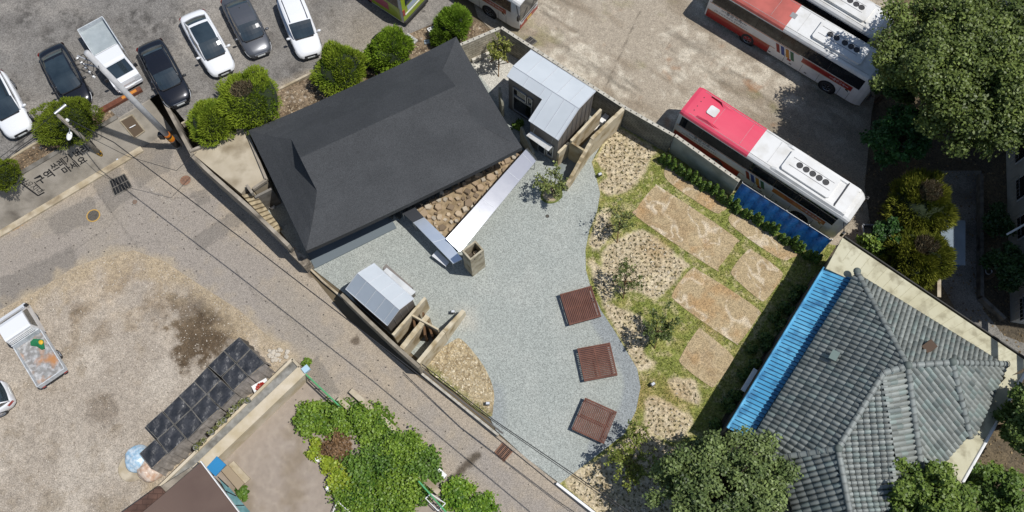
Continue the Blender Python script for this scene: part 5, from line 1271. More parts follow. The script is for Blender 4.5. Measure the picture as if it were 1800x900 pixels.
wb_ = G(1312, 650, 1.5); tag(MB().box(G(1317, 668, 1.9), (1.5, .25, .06), math.atan2(bl[0].y - bl[3].y, bl[0].x - bl[3].x)).build('white_box', m_white), 'long white louvred box hanging on the dark garden wall', 'shutter box')

# brown roofed house at the lower left
br = thing('brown_roofed_house', 'low house with plain dark brown roof cut by the bottom edge', 'house', G(330, 900, 0))
m_brown = mat('brown_roof', S('#6d5a50'), S('#655249'), scale=.8, rough=.85, c3=S('#735f54'), s3=.4, bump=.004, bscale=25)
m_brownt = brick_mat('brown_shingle', S('#6b5044'), S('#553e34'), w=.5, h=.28, bump=.002)
e = [G(352.4, 813, 3.0), G(418, 900, 3.0), G(478, 980, 3.0), G(395, 1060, 3.0), G(236, 1010, 3.3), G(240, 905, 3.3), G(291, 866, 3.0)]
MB().prism([tuple(p[:2]) for p in e], 2.7, 3.0).build('roof', m_brown, br)
e2_ = [G(279.5, 853.7, 2.6), G(293, 868, 2.6), G(350, 960, 2.6), G(250, 1040, 2.6), G(130, 990, 2.6), G(215, 900, 2.6)]
oo = MB().prism([tuple(p[:2]) for p in e2_], 2.45, 2.6).build('lower_roof', m_brownt, br); uv_walls(oo)
MB().prism(xy([(352, 825), (408, 900), (440, 960), (395, 1050), (236, 1000), (215, 930), (285, 868)], 1.0), 0, 2.42).build('wall', m_conc, br)
MB().wall(G(353, 811, 3.04), G(424, 905, 3.04), .05, 2.9, 3.1).build('edge_trim', m_white, br)
tag(MB().wall(G(372, 812, 1.4), G(388, 827, 1.4), .8, 1.3, 1.42).build('blue_board', flat('board_blue', '#2d8cc4', .5)), 'bright blue board lying beside the brown roofed house', 'board')
gl = [G(x, y, 1.7) for x, y in ((383, 838), (402, 856), (444, 905), (425, 915))]
gh = thing('glass_lean_to', 'turquoise translucent lean-to beside the brown roof', 'lean-to', G(415, 880, 0)); 
MB().add(gl + [p - Vector((0, 0, .05)) for p in gl], [[3, 2, 1, 0], [4, 5, 6, 7], [0, 1, 5, 4], [1, 2, 6, 5], [2, 3, 7, 6], [3, 0, 4, 7]]).build('sheet', mat('turquoise', S('#79a3a6'), S('#5c8588'), scale=3, rough=.4), gh)
for f in (0, .33, .66, 1): a = gl[0].lerp(gl[3], f); b = gl[1].lerp(gl[2], f); MB().tube(a + Vector((0, 0, .03)), b + Vector((0, 0, .03)), .035, n=4).build('frame', m_dark, gh)
s_ = thing('concrete_steps', 'two broad concrete steps beside the lean-to', 'steps', G(420, 840, 0))
for k, (px_, z) in enumerate(((((392, 828), (403, 818), (432, 850), (421, 862)), .3), (((403, 818), (412, 811), (441, 842), (432, 850)), .15))): MB().prism(xy(px_), 0, z).build('step', m_concl if k else mat('step2', S('#a8977e'), rough=.9), s_)
# long low concrete trough wall
tr = thing('trough_wall', 'long low concrete wall with grey sunk top beside the plant pots', 'wall', G(400, 740, 0))
q = [G(x, y, 1.3) for x, y in ((514, 631), (527, 645), (288, 872), (276, 860))]
MB().prism([tuple(p[:2]) for p in q], 0, 1.2).build('core', mat('trough_grey', S('#a5a39b'), S('#86847c'), scale=2.5, rough=.95, dirt=S('#67645c'), dscale=2), tr)
on_ = (q[1] - q[0]).normalized()
for a, b, w_, o_ in ((0, 3, .16, 0), (1, 2, .62, .24)): MB().wall(q[a] + on_ * o_, q[b] + on_ * o_, w_, 0, 1.34).build('side', mat('cream_lime', S('#ddd0b8'), S('#c8b898'), scale=1.3, rough=.9), tr)
MB().wall(q[0], q[1], .16, 0, 1.34).build('end', m_concl, tr)
apn = xy([(530, 648), (548, 664), (505, 695), (318, 880), (290, 872)]); tag(MB().prism(apn, .0, .03).build('cement_margin', mat('margin', S('#dccdb2'), S('#c6b595'), scale=1.5, rough=.95)), kind='structure')
# lane side walls of the vegetable bed
def lowwall(label, a, b, t, z, m, cat='wall', name='low_wall'): return tag(MB().wall(G(*a, z), G(*b, z), t, 0, z).build(name, m), label, cat)
lowwall('white rounded kerb wall along the lane above the vegetable bed', (616, 686), (720, 778), .3, .4, m_concl)
lowwall('short white wall piece among the leaves beside the lane', (770, 826), (783, 838), .26, .35, m_white)
lowwall('broken pale wall at the corner of the vegetable bed', (594, 700), (612, 716), .3, .5, m_concl)
lowwall('pale bare wall piece beside the green rail', (738, 835), (772, 866), .32, .5, m_concl)
# block of flats at the right edge
fl = thing('apartment_block', 'pale block of flats in shade at the right edge', 'building', G(1790, 400, 0))
fa, fb = G(1766, 180, 0), G(1776, 566, 0); dd = (fb - fa).normalized(); nx = Vector((dd.y, -dd.x, 0)); nx = nx if nx.x < 0 else -nx
pl = [fa - dd * 8, fb, fb - nx * 14, fa - dd * 8 - nx * 14]
MB().prism([tuple(p[:2]) for p in pl], 0, 12).build('wall', mat('flats_wall', (.5, .48, .42), (.42, .4, .35), scale=1.2, rough=.9, dirt=(.3, .28, .24)), fl)
for k in range(9):
    for z in (1.2, 4.2, 7.2, 10.0):
        p = fa - dd * 6 + dd * (k * 2.6) + nx * .02 + Vector((0, 0, z + .6)); az_ = math.atan2(dd.y, dd.x)
        wn = MB().box(p, (1.5, .06, 1.5), az_).build('window', m_white, fl); MB().box(p + nx * .03, (1.34, .04, 1.34), az_).build('pane', m_glass, wn)
        g = MB()
        for j in range(7): g.tube(p + nx * .3 + dd * (-.7 + .233 * j) + Vector((0, 0, -.8)), p + nx * .3 + dd * (-.7 + .233 * j) + Vector((0, 0, .1)), .012, n=4)
        g.tube(p + nx * .3 - dd * .75 + Vector((0, 0, .1)), p + nx * .3 + dd * .75 + Vector((0, 0, .1)), .02, n=4); g.build('grille', m_steel, wn)
for z in (3.0, 6.0, 9.0): 
    MB().box(fa + dd * 6 + nx * .12 + Vector((0, 0, z)), (30, .3, .2), math.atan2(dd.y, dd.x)).build('ledge', m_white, fl)
MB().tube(G(1770, 412, 3.2), G(1806, 392, 3.2), .06).build('pipe', m_white, fl)
sh_ = thing('blue_shed', 'small shed with plain blue grey roof in the shaded court', 'shed', G(1675, 430, 0))
q = [G(x, y, 2.3) for x, y in ((1652, 383), (1697, 388), (1697, 466), (1658, 462))]
MB().prism([tuple(p[:2]) for p in q], 2.2, 2.3).build('roof', mat('shed_roof', S('#7f8f9c'), S('#74848f'), scale=1, rough=.6), sh_)
MB().prism([tuple((p + (sum(q, Vector()) / 4 - p) * .08)[:2]) for p in q], 0, 2.19).build('wall', mat('shed_blue', S('#4a6fa0'), rough=.7), sh_)
lowwall('thin wall with worn pale top beside the conifers', (1651, 312), (1651, 522), .22, 1.8, m_concl)
lowwall('low dark kerb wall along the shaded court', (1726, 305), (1727, 520), .2, .5, m_concd); lowwall('low dark kerb wall bending round the shaded court', (1727, 522), (1768, 560), .2, .5, m_concd)
tag(MB().lathe(G(1738, 477, .1), [(.16, 0), (.2, .05), (.24, 0), (.2, -.05), (.16, 0)], 20).build('ring', m_white, smooth=True), 'white ring lying in the dark bed beside the flats', 'ring')
fr_ = MB(); q = [G(x, y, .3) for x, y in ((1516, 395), (1541, 396), (1541, 420), (1520, 420))]
for a, b in zip(q, q[1:] + q[:1]): fr_.wall(a, b, .08, 0, .35)
tag(fr_.build('planter_frame', m_steel), 'square metal frame on the ground beside the conifers', 'frame')
# ---------------------------------------------------------------- vegetation
def leafcols(n, c1, c2, k=None, r=None):
    r = r or rng; f = r.random(n)[:, None] if k is None else k[:, None]
    c = np.array(S(c1)) * (1 - f) + np.array(S(c2)) * f
    return c * r.uniform(.75, 1.25, (n, 1))
m_leaf = mat('leaves', None, attr=1, rough=.5, spec=.4, leaf=.2)
m_leafd = mat('needles', None, attr=1, rough=.7, spec=.2, leaf=.15)
m_bark = mat('bark', S('#6b5d4c'), S('#4a3f33'), scale=6, rough=1, bump=.01)
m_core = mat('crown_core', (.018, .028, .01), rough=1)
def leaf_cloud(P, N, size, cols, name, parent=None, m=None, jitter=.7, elong=1.6, **kw):
    """one kite shaped leaf at each point P, facing roughly N"""
    n = len(P); d = N + rng.normal(0, jitter, (n, 3)); d /= np.linalg.norm(d, axis=1)[:, None] + 1e-9
    t = rng.normal(0, 1, (n, 3)); t -= d * (t * d).sum(1)[:, None]; t /= np.linalg.norm(t, axis=1)[:, None] + 1e-9; b = np.cross(d, t)
    s = size * rng.uniform(.6, 1.35, (n, 1)) if np.isscalar(size) else size[:, None]
    V = np.stack([P - t * s * elong * .5, P + b * s * .5, P + t * s * elong * .5, P - b * s * .5], 1).reshape(-1, 3)
    Fc = np.arange(4 * n).reshape(n, 4)
    return link_mesh(name, V, Fc, m or m_leaf, parent=parent, facecol=cols, **kw)
def spiky(P, N, L, wd, cols, name, parent=None, m=None, jitter=.35):
    n = len(P); d = N + rng.normal(0, jitter, (n, 3)); d /= np.linalg.norm(d, axis=1)[:, None]
    t = rng.normal(0, 1, (n, 3)); t -= d * (t * d).sum(1)[:, None]; t /= np.linalg.norm(t, axis=1)[:, None]
    L = L * rng.uniform(.5, 1.3, (n, 1)); V = np.stack([P - t * wd, P + t * wd, P + d * L], 1).reshape(-1, 3)
    return link_mesh(name, V, np.arange(3 * n).reshape(n, 3), m or m_leafd, parent=parent, facecol=cols)
def ball(c, r, nsub=3, amp=.0, seed=0):
    import bmesh
    bm = bmesh.new(); bmesh.ops.create_icosphere(bm, subdivisions=nsub, radius=1)
    V = np.array([tuple(v.co) for v in bm.verts]); Fc = np.array([[v.index for v in f.verts] for f in bm.faces]); bm.free()
    k = 1 + amp * (np.sin(V[:, 0] * 4 + seed) * np.sin(V[:, 1] * 4.3 + seed * 2) + .6 * np.sin(V[:, 2] * 6 + V[:, 0] * 5 + seed))
    return V * k[:, None] * np.array(r) + np.array(c), Fc
def clipped_shrub(label, px, rpx, h, zb=None, c1='#5f7a22', c2='#9db038', n=9000, bare=False, name='clipped_juniper', group='clipped junipers round the car park', sq=1.0, spike=.2, lumps=7):
    x, y = px; g = GT(x, y) if zb is None else G(x, y, zb)
    zg = terr(g.x) if zb is None else zb
    p = G(x, y, zg + h * .55); c = Vector((p.x, p.y, zg)); sc_ = 27.
    R_ = rpx / 27.; rz = h / 2
    o = thing(name, label, 'shrub', c, group=group); cc = np.array([c.x, c.y, zg + h * .52]); r_ = np.array([R_, R_ * sq, rz])
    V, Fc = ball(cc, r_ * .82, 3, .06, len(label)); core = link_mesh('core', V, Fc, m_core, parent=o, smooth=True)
    d = rng.normal(0, 1, (n, 3)); d[:, 2] = np.where(d[:, 2] < -.5, -d[:, 2], d[:, 2]); d /= np.linalg.norm(d, axis=1)[:, None]
    lc = rng.normal(0, 1, (lumps * 6, 3)); lc /= np.linalg.norm(lc, axis=1)[:, None]
    dist = (d @ lc.T); near = dist.max(1); idx = dist.argmax(1); amp = rng.uniform(.80, 1.12, len(lc))
    k = (.74 + .30 * np.clip((near - .86) / .14, 0, 1)) * amp[idx] * rng.uniform(.9, 1.06, n)
    P = cc + d * r_ * k[:, None]; tone = np.clip((near - .88) / .12, 0, 1) * .8 + rng.random(n) * .25
    cols = leafcols(n, c1, c2, np.clip(tone, 0, 1))
    if bare:
        q = np.linalg.norm(d - np.array([-.1, .12, .98]), axis=1) < .36; cols[q] = leafcols(q.sum(), '#6b5c46', '#93876a')
    spiky(P, d + np.array([0, 0, .5]), spike, .035, cols, 'foliage', o)
    MB().tube(c, c + Vector((0, 0, h * .3)), .12, .09).build('trunk', m_bark, o)
    return o
clipped_shrub('big round clipped shrub under the street lamp pole', (116, 214), 52, 1.8, sq=.82, c1='#4c5a14', c2='#7f8f2c', n=11000, spike=.12, lumps=12)
clipped_shrub('half hidden clipped shrub at the left edge', (6, 308), 26, 1.6, c1='#4c5a14', c2='#7f8f2c', n=5000, spike=.12)
clipped_shrub('smaller green juniper at the corner of the concrete terrace', (372, 215), 36, 2.2)
clipped_shrub('wide juniper with a bare brown patch on top', (440, 178), 55, 2.8, bare=True, n=12000)
clipped_shrub('rounded juniper left of the grey debris by the black roof', (597, 122), 44, 2.8, n=10000)
clipped_shrub('tallest juniper behind the black roof ridge', (683, 85), 42, 2.8, n=10000, c1='#527018', c2='#9ab83a')
clipped_shrub('small juniper beside the white slatted crate', (796, 42), 31, 2.2, n=7000, c1='#527018', c2='#8fb03a')
clipped_shrub('little dark juniper sprouting below the slatted crate', (772, 66), 16, 1.2, n=2500, c1='#3c5a14', c2='#6f8a2c')
def limb(mb, p, q, r0, r1, n=6, bend=.15, seg=4, m=0):
    p = Vector(p); q = Vector(q); L = (q - p).length; pts = [p]
    for i in range(1, seg): pts.append(p.lerp(q, i / seg) + Vector((random.uniform(-1, 1), random.uniform(-1, 1), random.uniform(-.5, .5))) * L * bend * .3)
    pts.append(q)
    for i in range(seg): mb.tube(pts[i], pts[i + 1], r0 + (r1 - r0) * i / seg, r0 + (r1 - r0) * (i + 1) / seg, n, m)
def big_tree(label, px, rpx, ztop, zc, rz, n=26000, leaf=.17, c1='#3f5a1e', c2='#9aae5a', name='broadleaf_tree', asp=1.0, clumps=80, group='large trees round the yards', dens=.5, base=None, zg=0):
    p = G(*px, zc); o = thing(name, label, 'tree', (p.x, p.y, zg), group=group); Rr = rpx / (F / (CAM_H - zc) * .95)
    cc = np.array([p.x, p.y, zc]); rad = np.array([Rr, Rr * asp, rz])
    # clumps hang on the ends of the limbs
    nl = max(5, clumps // 8); ld = rng.normal(0, 1, (nl, 3)); ld[:, 2] = np.abs(ld[:, 2]) * 1.1 - .3; ld /= np.linalg.norm(ld, axis=1)[:, None]
    for _ in range(12):                      # spread the lobes apart
        dv = ld[:, None] - ld[None]; dn = np.linalg.norm(dv, axis=2)[..., None] + 1e-3; ld = ld + (dv / dn ** 3).sum(1) * .02; ld[:, 2] = np.maximum(ld[:, 2], -.35); ld /= np.linalg.norm(ld, axis=1)[:, None]
    lobe = cc + ld * rad * rng.uniform(.45, .86, (nl, 1)); lr_ = rng.uniform(.20, .40, nl)
    li = rng.integers(0, nl, clumps); ds = rng.normal(0, 1, (clumps, 3)); ds[:, 2] = np.abs(ds[:, 2]) - .2; ds /= np.linalg.norm(ds, axis=1)[:, None]
    C = lobe[li] + ds * rad * (lr_[li] * rng.uniform(.5, 1.0, clumps))[:, None]
    cr = rng.uniform(.06, .16, clumps) * Rr; ltone = rng.random(nl)[li]
    tb = MB(); limb(tb, (p.x, p.y, zg), (p.x, p.y, zc - rz * .3), .11 + Rr * .035, .12, seg=4, n=8)
    tb.build('trunk', m_bark, o)
    for i in range(0, clumps, 3):
        lb = MB(); s = Vector((p.x, p.y, zc - rz * random.uniform(.2, .7))); limb(lb, s, Vector(C[i]), .08, .02, n=5); lb.build('limb', m_bark, o)
    w_ = cr ** 2; idx = rng.choice(clumps, n, p=w_ / w_.sum())
    d = rng.normal(0, 1, (n, 3)); d /= np.linalg.norm(d, axis=1)[:, None]; rr_ = rng.random(n) ** .45
    P = C[idx] + d * (cr[idx] * rr_)[:, None] * np.array([1, 1, .75])
    P += rng.normal(0, .10, P.shape)
    up_ = np.clip(d[:, 2] * rr_ * .5 + .5, 0, 1)
    tone = ltone[idx] * .2 + rng.uniform(0, 1, clumps)[idx] * .4 + rng.random(n) * .4
    leaf_cloud(P, np.array([0, 0, 1.0]) + d * .6, leaf, leafcols(n, c1, c2, np.clip(tone, 0, 1)), 'crown', o)
    return o
big_tree('huge broadleaf tree filling the upper right corner', (1712, 122), 192, 12, 7.0, 3.2, n=110000, leaf=.125, c1='#1f3710', c2='#94a552', clumps=460, asp=.97)
big_tree('dark lower tree between the coaches and the big corner tree', (1583, 240), 62, 6, 3.0, 1.8, n=20000, leaf=.13, c1='#2a4a20', c2='#4a7a36', clumps=110)
big_tree('dark tree beside the front of the salmon roofed coach', (1580, 130), 52, 7, 3.4, 1.8, n=18000, leaf=.125, c1='#2c4a1c', c2='#78924a', clumps=110)
big_tree('spreading tree with narrow pale leaves at the bottom edge', (1268, 868), 112, 7.5, 4.6, 2.0, n=42000, leaf=.115, c1='#2b4519', c2='#9cae68', clumps=260, asp=.9)
big_tree('leafy tree overlapping the tiled eaves at the bottom', (1632, 884), 82, 7, 4.6, 1.6, n=30000, leaf=.12, c1='#3a5a1c', c2='#90a64a', clumps=170, asp=.8)
big_tree('bushy tree right of the cream roof corner', (1755, 872), 48, 5, 3.2, 1.6, n=18000, leaf=.12, c1='#35551e', c2='#86a044', clumps=120)
big_tree('tree at the right edge beside the white gutter', (1808, 738), 50, 6, 4.2, 1.9, n=18000, leaf=.12, c1='#35551e', c2='#86984a', clumps=120, asp=1.3)
big_tree('dark tree in the shade beside the flats', (1765, 470), 40, 4, 2.4, 1.3, n=8000, leaf=.12, c1='#2c4420', c2='#47652e', clumps=80)
big_tree('dark shrub tree in the bed below the corner tree', (1752, 395), 30, 3, 1.8, 1.1, n=5000, leaf=.12, c1='#2c4420', c2='#47652e', clumps=60)
big_tree('bright small tree beside the planter frame', (1528, 432), 20, 2.2, 1.3, .8, n=2600, leaf=.12, c1='#5f8030', c2='#9db04a', clumps=50)
big_tree('dark small tree beside the cream roof edge', (1560, 415), 32, 3.2, 1.8, 1.0, n=5000, leaf=.12, c1='#27481c', c2='#4a7030', clumps=60)
def conifer(label, px, rpx, h): return clipped_shrub(label, px, rpx, h, zb=0, c1='#4d5c18', c2='#8c8f34', n=14000, name='conifer', group='loose conifers by the court wall', spike=.3, bare=True, lumps=10)
conifer('upper loose conifer with bare twigs beside the court wall', (1618, 362), 50, 4.0); conifer('lower loose conifer overlapping the cream roof edge', (1610, 452), 46, 3.6)
# young trees of the garden, held by timber stakes
def young_tree(label, base, h, spread, n=900, leafc=('#55681f', '#9aa84a'), lean=(0, 0), name='young_tree', stakes=True, nb=9, leaf=.085):
    g = G(*base); o = thing(name, label, 'tree', g, group='young staked trees in the garden'); tips = []
    for k in range(nb):
        lb = MB(); a = k * 2 * math.pi / nb + random.uniform(-.3, .3); z0 = random.uniform(.15, .5) * h; rr_ = spread * random.uniform(.6, 1.0)
        s = g + Vector((0, 0, z0)); q = g + Vector((math.cos(a) * rr_ + lean[0], math.sin(a) * rr_ + lean[1], h * random.uniform(.65, 1.05)))
        limb(lb, s, q, .028, .008, n=5, bend=.25, seg=4); tips.append((s, q))
        for j in range(4):
            f = random.uniform(.35, .95); m_ = s.lerp(q, f); e = m_ + Vector((random.uniform(-1, 1), random.uniform(-1, 1), random.uniform(0, .8))) * spread * .38
            limb(lb, m_, e, .012, .004, n=4, bend=.2, seg=2); tips.append((m_, e))
        lb.build('branch', m_bark, o)
    tb = MB(); limb(tb, g, g + Vector((lean[0] * .3, lean[1] * .3, h * .7)), .05, .025, n=7, bend=.05); tb.build('trunk', m_bark, o)
    idx = rng.integers(0, len(tips), n); f = rng.uniform(.35, 1.05, n)
    A_ = np.array([tuple(t[0]) for t in tips])[idx]; B_ = np.array([tuple(t[1]) for t in tips])[idx]
    P = A_ + (B_ - A_) * f[:, None] + rng.normal(0, .07, (n, 3))
    leaf_cloud(P, np.tile([0, 0, 1.], (n, 1)), leaf, leafcols(n, *leafc), 'leaves', o, jitter=.9)
    if stakes:
        top = g + Vector((0, 0, 1.25))
        for k in range(3):
            a = k * 2 * math.pi / 3 + .5; MB().tube(g + Vector((math.cos(a) * .75, math.sin(a) * .75, 0)), top + Vector((math.cos(a) * -.06, math.sin(a) * -.06, .1)), .035, n=6).build('stake', flat('stake_wood', '#8a6a45', .9), o)
    return o
young_tree('young tree in the small courtyard behind the black house', (877, 118), 2.9, .95, n=1300, leafc=('#6c7c26', '#b3b25a'))
young_tree('young bushy tree in the round planting island by the annex', (971, 343), 2.3, 1.05, n=1400, leafc=('#4f6224', '#a3ab66'), stakes=False, nb=11)
young_tree('airy young tree at the top of the curved garden edge', (1084, 408), 3.0, 1.15, n=420, leafc=('#4c5c28', '#858f50'))
young_tree('airy young tree in the middle of the garden edge', (1095, 505), 3.1, 1.2, n=650, leafc=('#4c5c28', '#858f50'))
young_tree('young tree with dense green crown beside the square sand bed', (1150, 592), 3.0, 1.15, n=1700, leafc=('#4a5c2a', '#7d8c4c'))
young_tree('bushy young tree at the bottom of the garden by the kerb', (1100, 820), 3.0, 1.5, n=2200, leafc=('#5f7026', '#a0a94e'), nb=13)
young_tree('thin young tree beside the bottom seating platform', (1112, 768), 2.2, .8, n=420, leafc=('#5f7026', '#a0a94e'), stakes=False)
# round island under the annex tree
isl = smoothpoly(xy([(952, 338), (960, 328), (975, 326), (987, 334), (988, 346), (978, 356), (962, 358), (951, 350)]), 3)
def c_isl(x, y):
    c = np.zeros((len(x), 3)) + C3('#c4b294'); d = sdist(x, y, isl); return mixc(c, C3('#6f7a3a'), mask(-d - .28 + .2 * fbm(x, y, 3, 7), .06))
sheet('planting_island', isl, .05, c_isl, m_soil, step=.08)
# shrub row along the east wall and the stems by the dark wall
def small_shrub(label, p, h, r, n, cs, group, name='garden_shrub'):
    o = thing(name, label, 'shrub', p, group=group); k = 7
    st = MB()
    for i in range(k):
        a = random.uniform(0, 6.3); st.tube(p, p + Vector((math.cos(a) * r * .5, math.sin(a) * r * .5, h * .8)), .012, .006, n=4)
    st.build('stems', m_bark, o)
    f = rng.random(n); a = rng.uniform(0, 6.28, n); rr_ = r * (1 - f * .75) * rng.random(n) ** .5
    P = np.stack([p.x + np.cos(a) * rr_, p.y + np.sin(a) * rr_, p.z + .1 + f * h], 1)
    leaf_cloud(P, np.stack([np.cos(a), np.sin(a), np.ones(n)], 1), .1, leafcols(n, *cs), 'leaves', o); return o
protos = []
a0, a1 = G(1160, 282), G(1440, 464)
N = 31
for i in range(N):
    p = a0.lerp(a1, (i + .5) / N) + Vector((random.uniform(-.1, .1), random.uniform(-.1, .1), 0))
    lb = 'slender evergreen shrub of the hedge row along the rendered wall and blue fence'
    if i < 4: protos.append(small_shrub(lb, p, .95 + .15 * (i % 3), .26, 420, ('#3a5a1e', '#7f9c3c'), 'evergreen shrubs planted in a row'))
    else:
        c = copy_tree(protos[i % 4]); M = Matrix.Translation(p) @ Matrix.Rotation(random.uniform(0, 6), 4, 'Z') @ Matrix.Diagonal((1, 1, random.uniform(.8, 1.15), 1)); place(c, M); c['label'] = lb
b0s, b1s = G(1405, 500), G(1262, 745); pro2 = []
for i in range(22):
    p = b0s.lerp(b1s, (i + .5) / 22) + Vector((random.uniform(-.5, .5), random.uniform(-.35, .35), 0))
    lb = 'dark leafy bush of the border under the dark garden wall'
    if i < 3: pro2.append(small_shrub(lb, p, .8, .42, 360, ('#385426', '#6d8a42'), 'bushes in the shaded border'))
    else:
        c = copy_tree(pro2[i % 3]); place(c, Matrix.Translation(p) @ Matrix.Rotation(random.uniform(0, 6), 4, 'Z')); c['label'] = lb
# vegetable bed: separate bushy plants
def bush(label, px, rpx, h, n, cs, zb=0, leaf=.115, name='bush', group='leafy plants of the vegetable bed'):
    g = G(*px, zb + h * .5); p = Vector((g.x, g.y, zb)); o = thing(name, label, 'bush', p, group=group); R_ = rpx / 29
    n = int(n * 1.35); k = 22; C = rng.normal(0, 1, (k, 3)); C[:, 2] = np.abs(C[:, 2]); C /= np.linalg.norm(C, axis=1)[:, None]; C *= rng.uniform(.3, .95, (k, 1)); idx = rng.integers(0, k, n)
    d = rng.normal(0, .15, (n, 3)); P = (C[idx] + d) * np.array([R_, R_, h * .8]) + np.array(p); P[:, 2] = np.maximum(P[:, 2], zb + .05)
    tone = rng.random(k)[idx] * .5 + rng.random(n) * .5
    leaf_cloud(P, np.tile([0, 0, 1.3], (n, 1)), leaf, leafcols(n, *cs, tone), 'leaves', o, jitter=.6, elong=1.3)
    st = MB()
    for j in range(5): st.tube(p, p + Vector(C[j] * np.array([R_, R_, h * .7])), .02, .008, n=4)
    st.build('stems', m_bark, o); return o
GR = ('#3a6414', '#98b440'); GD = ('#2f5417', '#7fa23e'); GY = ('#7d9a28', '#b5bf3c')
for lb, px, r, h, n, cs in (('bright leafy plant at the upper left of the vegetable bed', (545, 735), 34, 1.1, 2600, GR), ('large leaved plant next to the green rail end', (590, 735), 32, 1.2, 2600, GR),
    ('broad bush at the lane side of the vegetable bed', (640, 748), 42, 1.3, 3600, GR), ('dense dark bush in the centre of the vegetable bed', (660, 800), 52, 1.5, 5200, GD), ('bush spilling towards the lane kerb', (700, 790), 44, 1.3, 3800, GR),
    ('dark bush beside the broken lane kerb', (738, 812), 32, 1.1, 2400, GD), ('small bush at the lane edge beside the pale wall piece', (762, 832), 18, .8, 1000, GD), ('tall bush at the lower middle of the vegetable bed', (650, 860), 56, 1.5, 5600, GR), ('bush below the central one near the bottom edge', (700, 880), 48, 1.4, 4600, GR),
    ('yellowish plant at the left rim of the bed', (552, 790), 18, .8, 900, GY), ('yellow green plant above the white pots', (595, 842), 26, .9, 1500, GY), ('pale yellow plant at the rim near the cement yard', (575, 815), 16, .7, 800, GY), ('reddish brown dry bush inside the vegetable bed', (588, 788), 30, .9, 2400, ('#6b5238', '#9b7a55')),
    ('green plant beside the white pot frames', (615, 870), 28, 1., 1700, GR), ('vivid green bush between wall and lane at the bottom', (800, 868), 34, 1.0, 3000, ('#3c6a14', '#9aba3c')), ('vivid green bush at the bottom edge of the lane', (838, 895), 30, .9, 2400, ('#3c6a14', '#9aba3c')),
    ('tiny green bush beside the end of the trough wall', (538, 636), 9, .5, 350, GR), ('green clump near the stones by the lean-to', (425, 868), 12, .5, 420, GD), ('small green bush beside the annex glass front', (912, 220), 13, .7, 420, GR),
    ('dark ground bush beside the dark small tree', (1545, 470), 26, 1., 1500, ('#27481c', '#4a7030')), ('dry brown bush at the lower right by the trees', (1700, 880), 22, .8, 900, ('#5d5a2c', '#8a7f4a')), ('leafy clump against the bottom of the cream roof', (1705, 835), 26, 1.2, 1500, GD)):
    bush(lb, px, r, h, n, cs)
# turf blades and seedlings, too many to count
def inside_mask(x, y, P): return sdist(x, y, P) < 0
gx0, gx1 = min(p[0] for p in garden), max(p[0] for p in garden); gy0, gy1 = min(p[1] for p in garden), max(p[1] for p in garden)
n = 90000; X = rng.uniform(gx0, gx1, n); Y = rng.uniform(gy0, gy1, n); k = sdist(X, Y, garden) < -.05
for P in DOT + SAND: k &= sdist(X, Y, smoothpoly(P)) > .02
k &= fbm(X, Y, 1.3, 92) > .3; X, Y = X[k], Y[k]; n = len(X)
P = np.stack([X, Y, np.full(n, .03)], 1)
o = spiky(P, np.tile([0, 0, 1.], (n, 1)), .13, .02, leafcols(n, '#6b7e2c', '#a8ad52', np.clip(fbm(X, Y, 1., 97) * 1.6 - .3, 0, 1)), 'grass', m=m_leafd, jitter=.6); tag(o, kind='stuff')
for P_, dens in zip(DOT, (11, 11, 9, 9, 12, 9, 6)):
    P_ = np.array(P_); mn, mx = P_.min(0), P_.max(0); s = .30
    gx, gy = np.meshgrid(np.arange(mn[0], mx[0], s), np.arange(mn[1], mx[1], s)); gx = gx.ravel() + rng.normal(0, .05, gx.size); gy = gy.ravel() + rng.normal(0, .05, gy.size)
    k = sdist(gx, gy, P_) < -.12; gx, gy = gx[k], gy[k]; m_ = len(gx); q = 7
    pts = np.repeat(np.stack([gx, gy, np.full(m_, .05)], 1), q, 0); pts[:, :2] += rng.normal(0, .03, (m_ * q, 2))
    o = spiky(pts, np.tile([0, 0, .8], (m_ * q, 1)), .13, .028, leafcols(m_ * q, '#45482a', '#85804e'), 'seedlings', jitter=.7); tag(o, kind='stuff')
    # clods of soil between the seedlings
    m2 = int(m_ * .5); X = rng.uniform(mn[0], mx[0], m2 * 3); Y = rng.uniform(mn[1], mx[1], m2 * 3); k = sdist(X, Y, P_) < -.05; X, Y = X[k], Y[k]; m2 = len(X)
    leaf_cloud(np.stack([X, Y, np.full(m2, .07)], 1), np.tile([0, 0, 1.], (m2, 1)), .11, leafcols(m2, '#b9a886', '#d8cdb6'), 'soil_clods', m=mat('clod', None, attr=1, rough=1), jitter=.5); bpy.data.objects['soil_clods'].name; 
for o in scene.objects:
    if o.name.startswith('soil_clods'): o['kind'] = 'stuff'
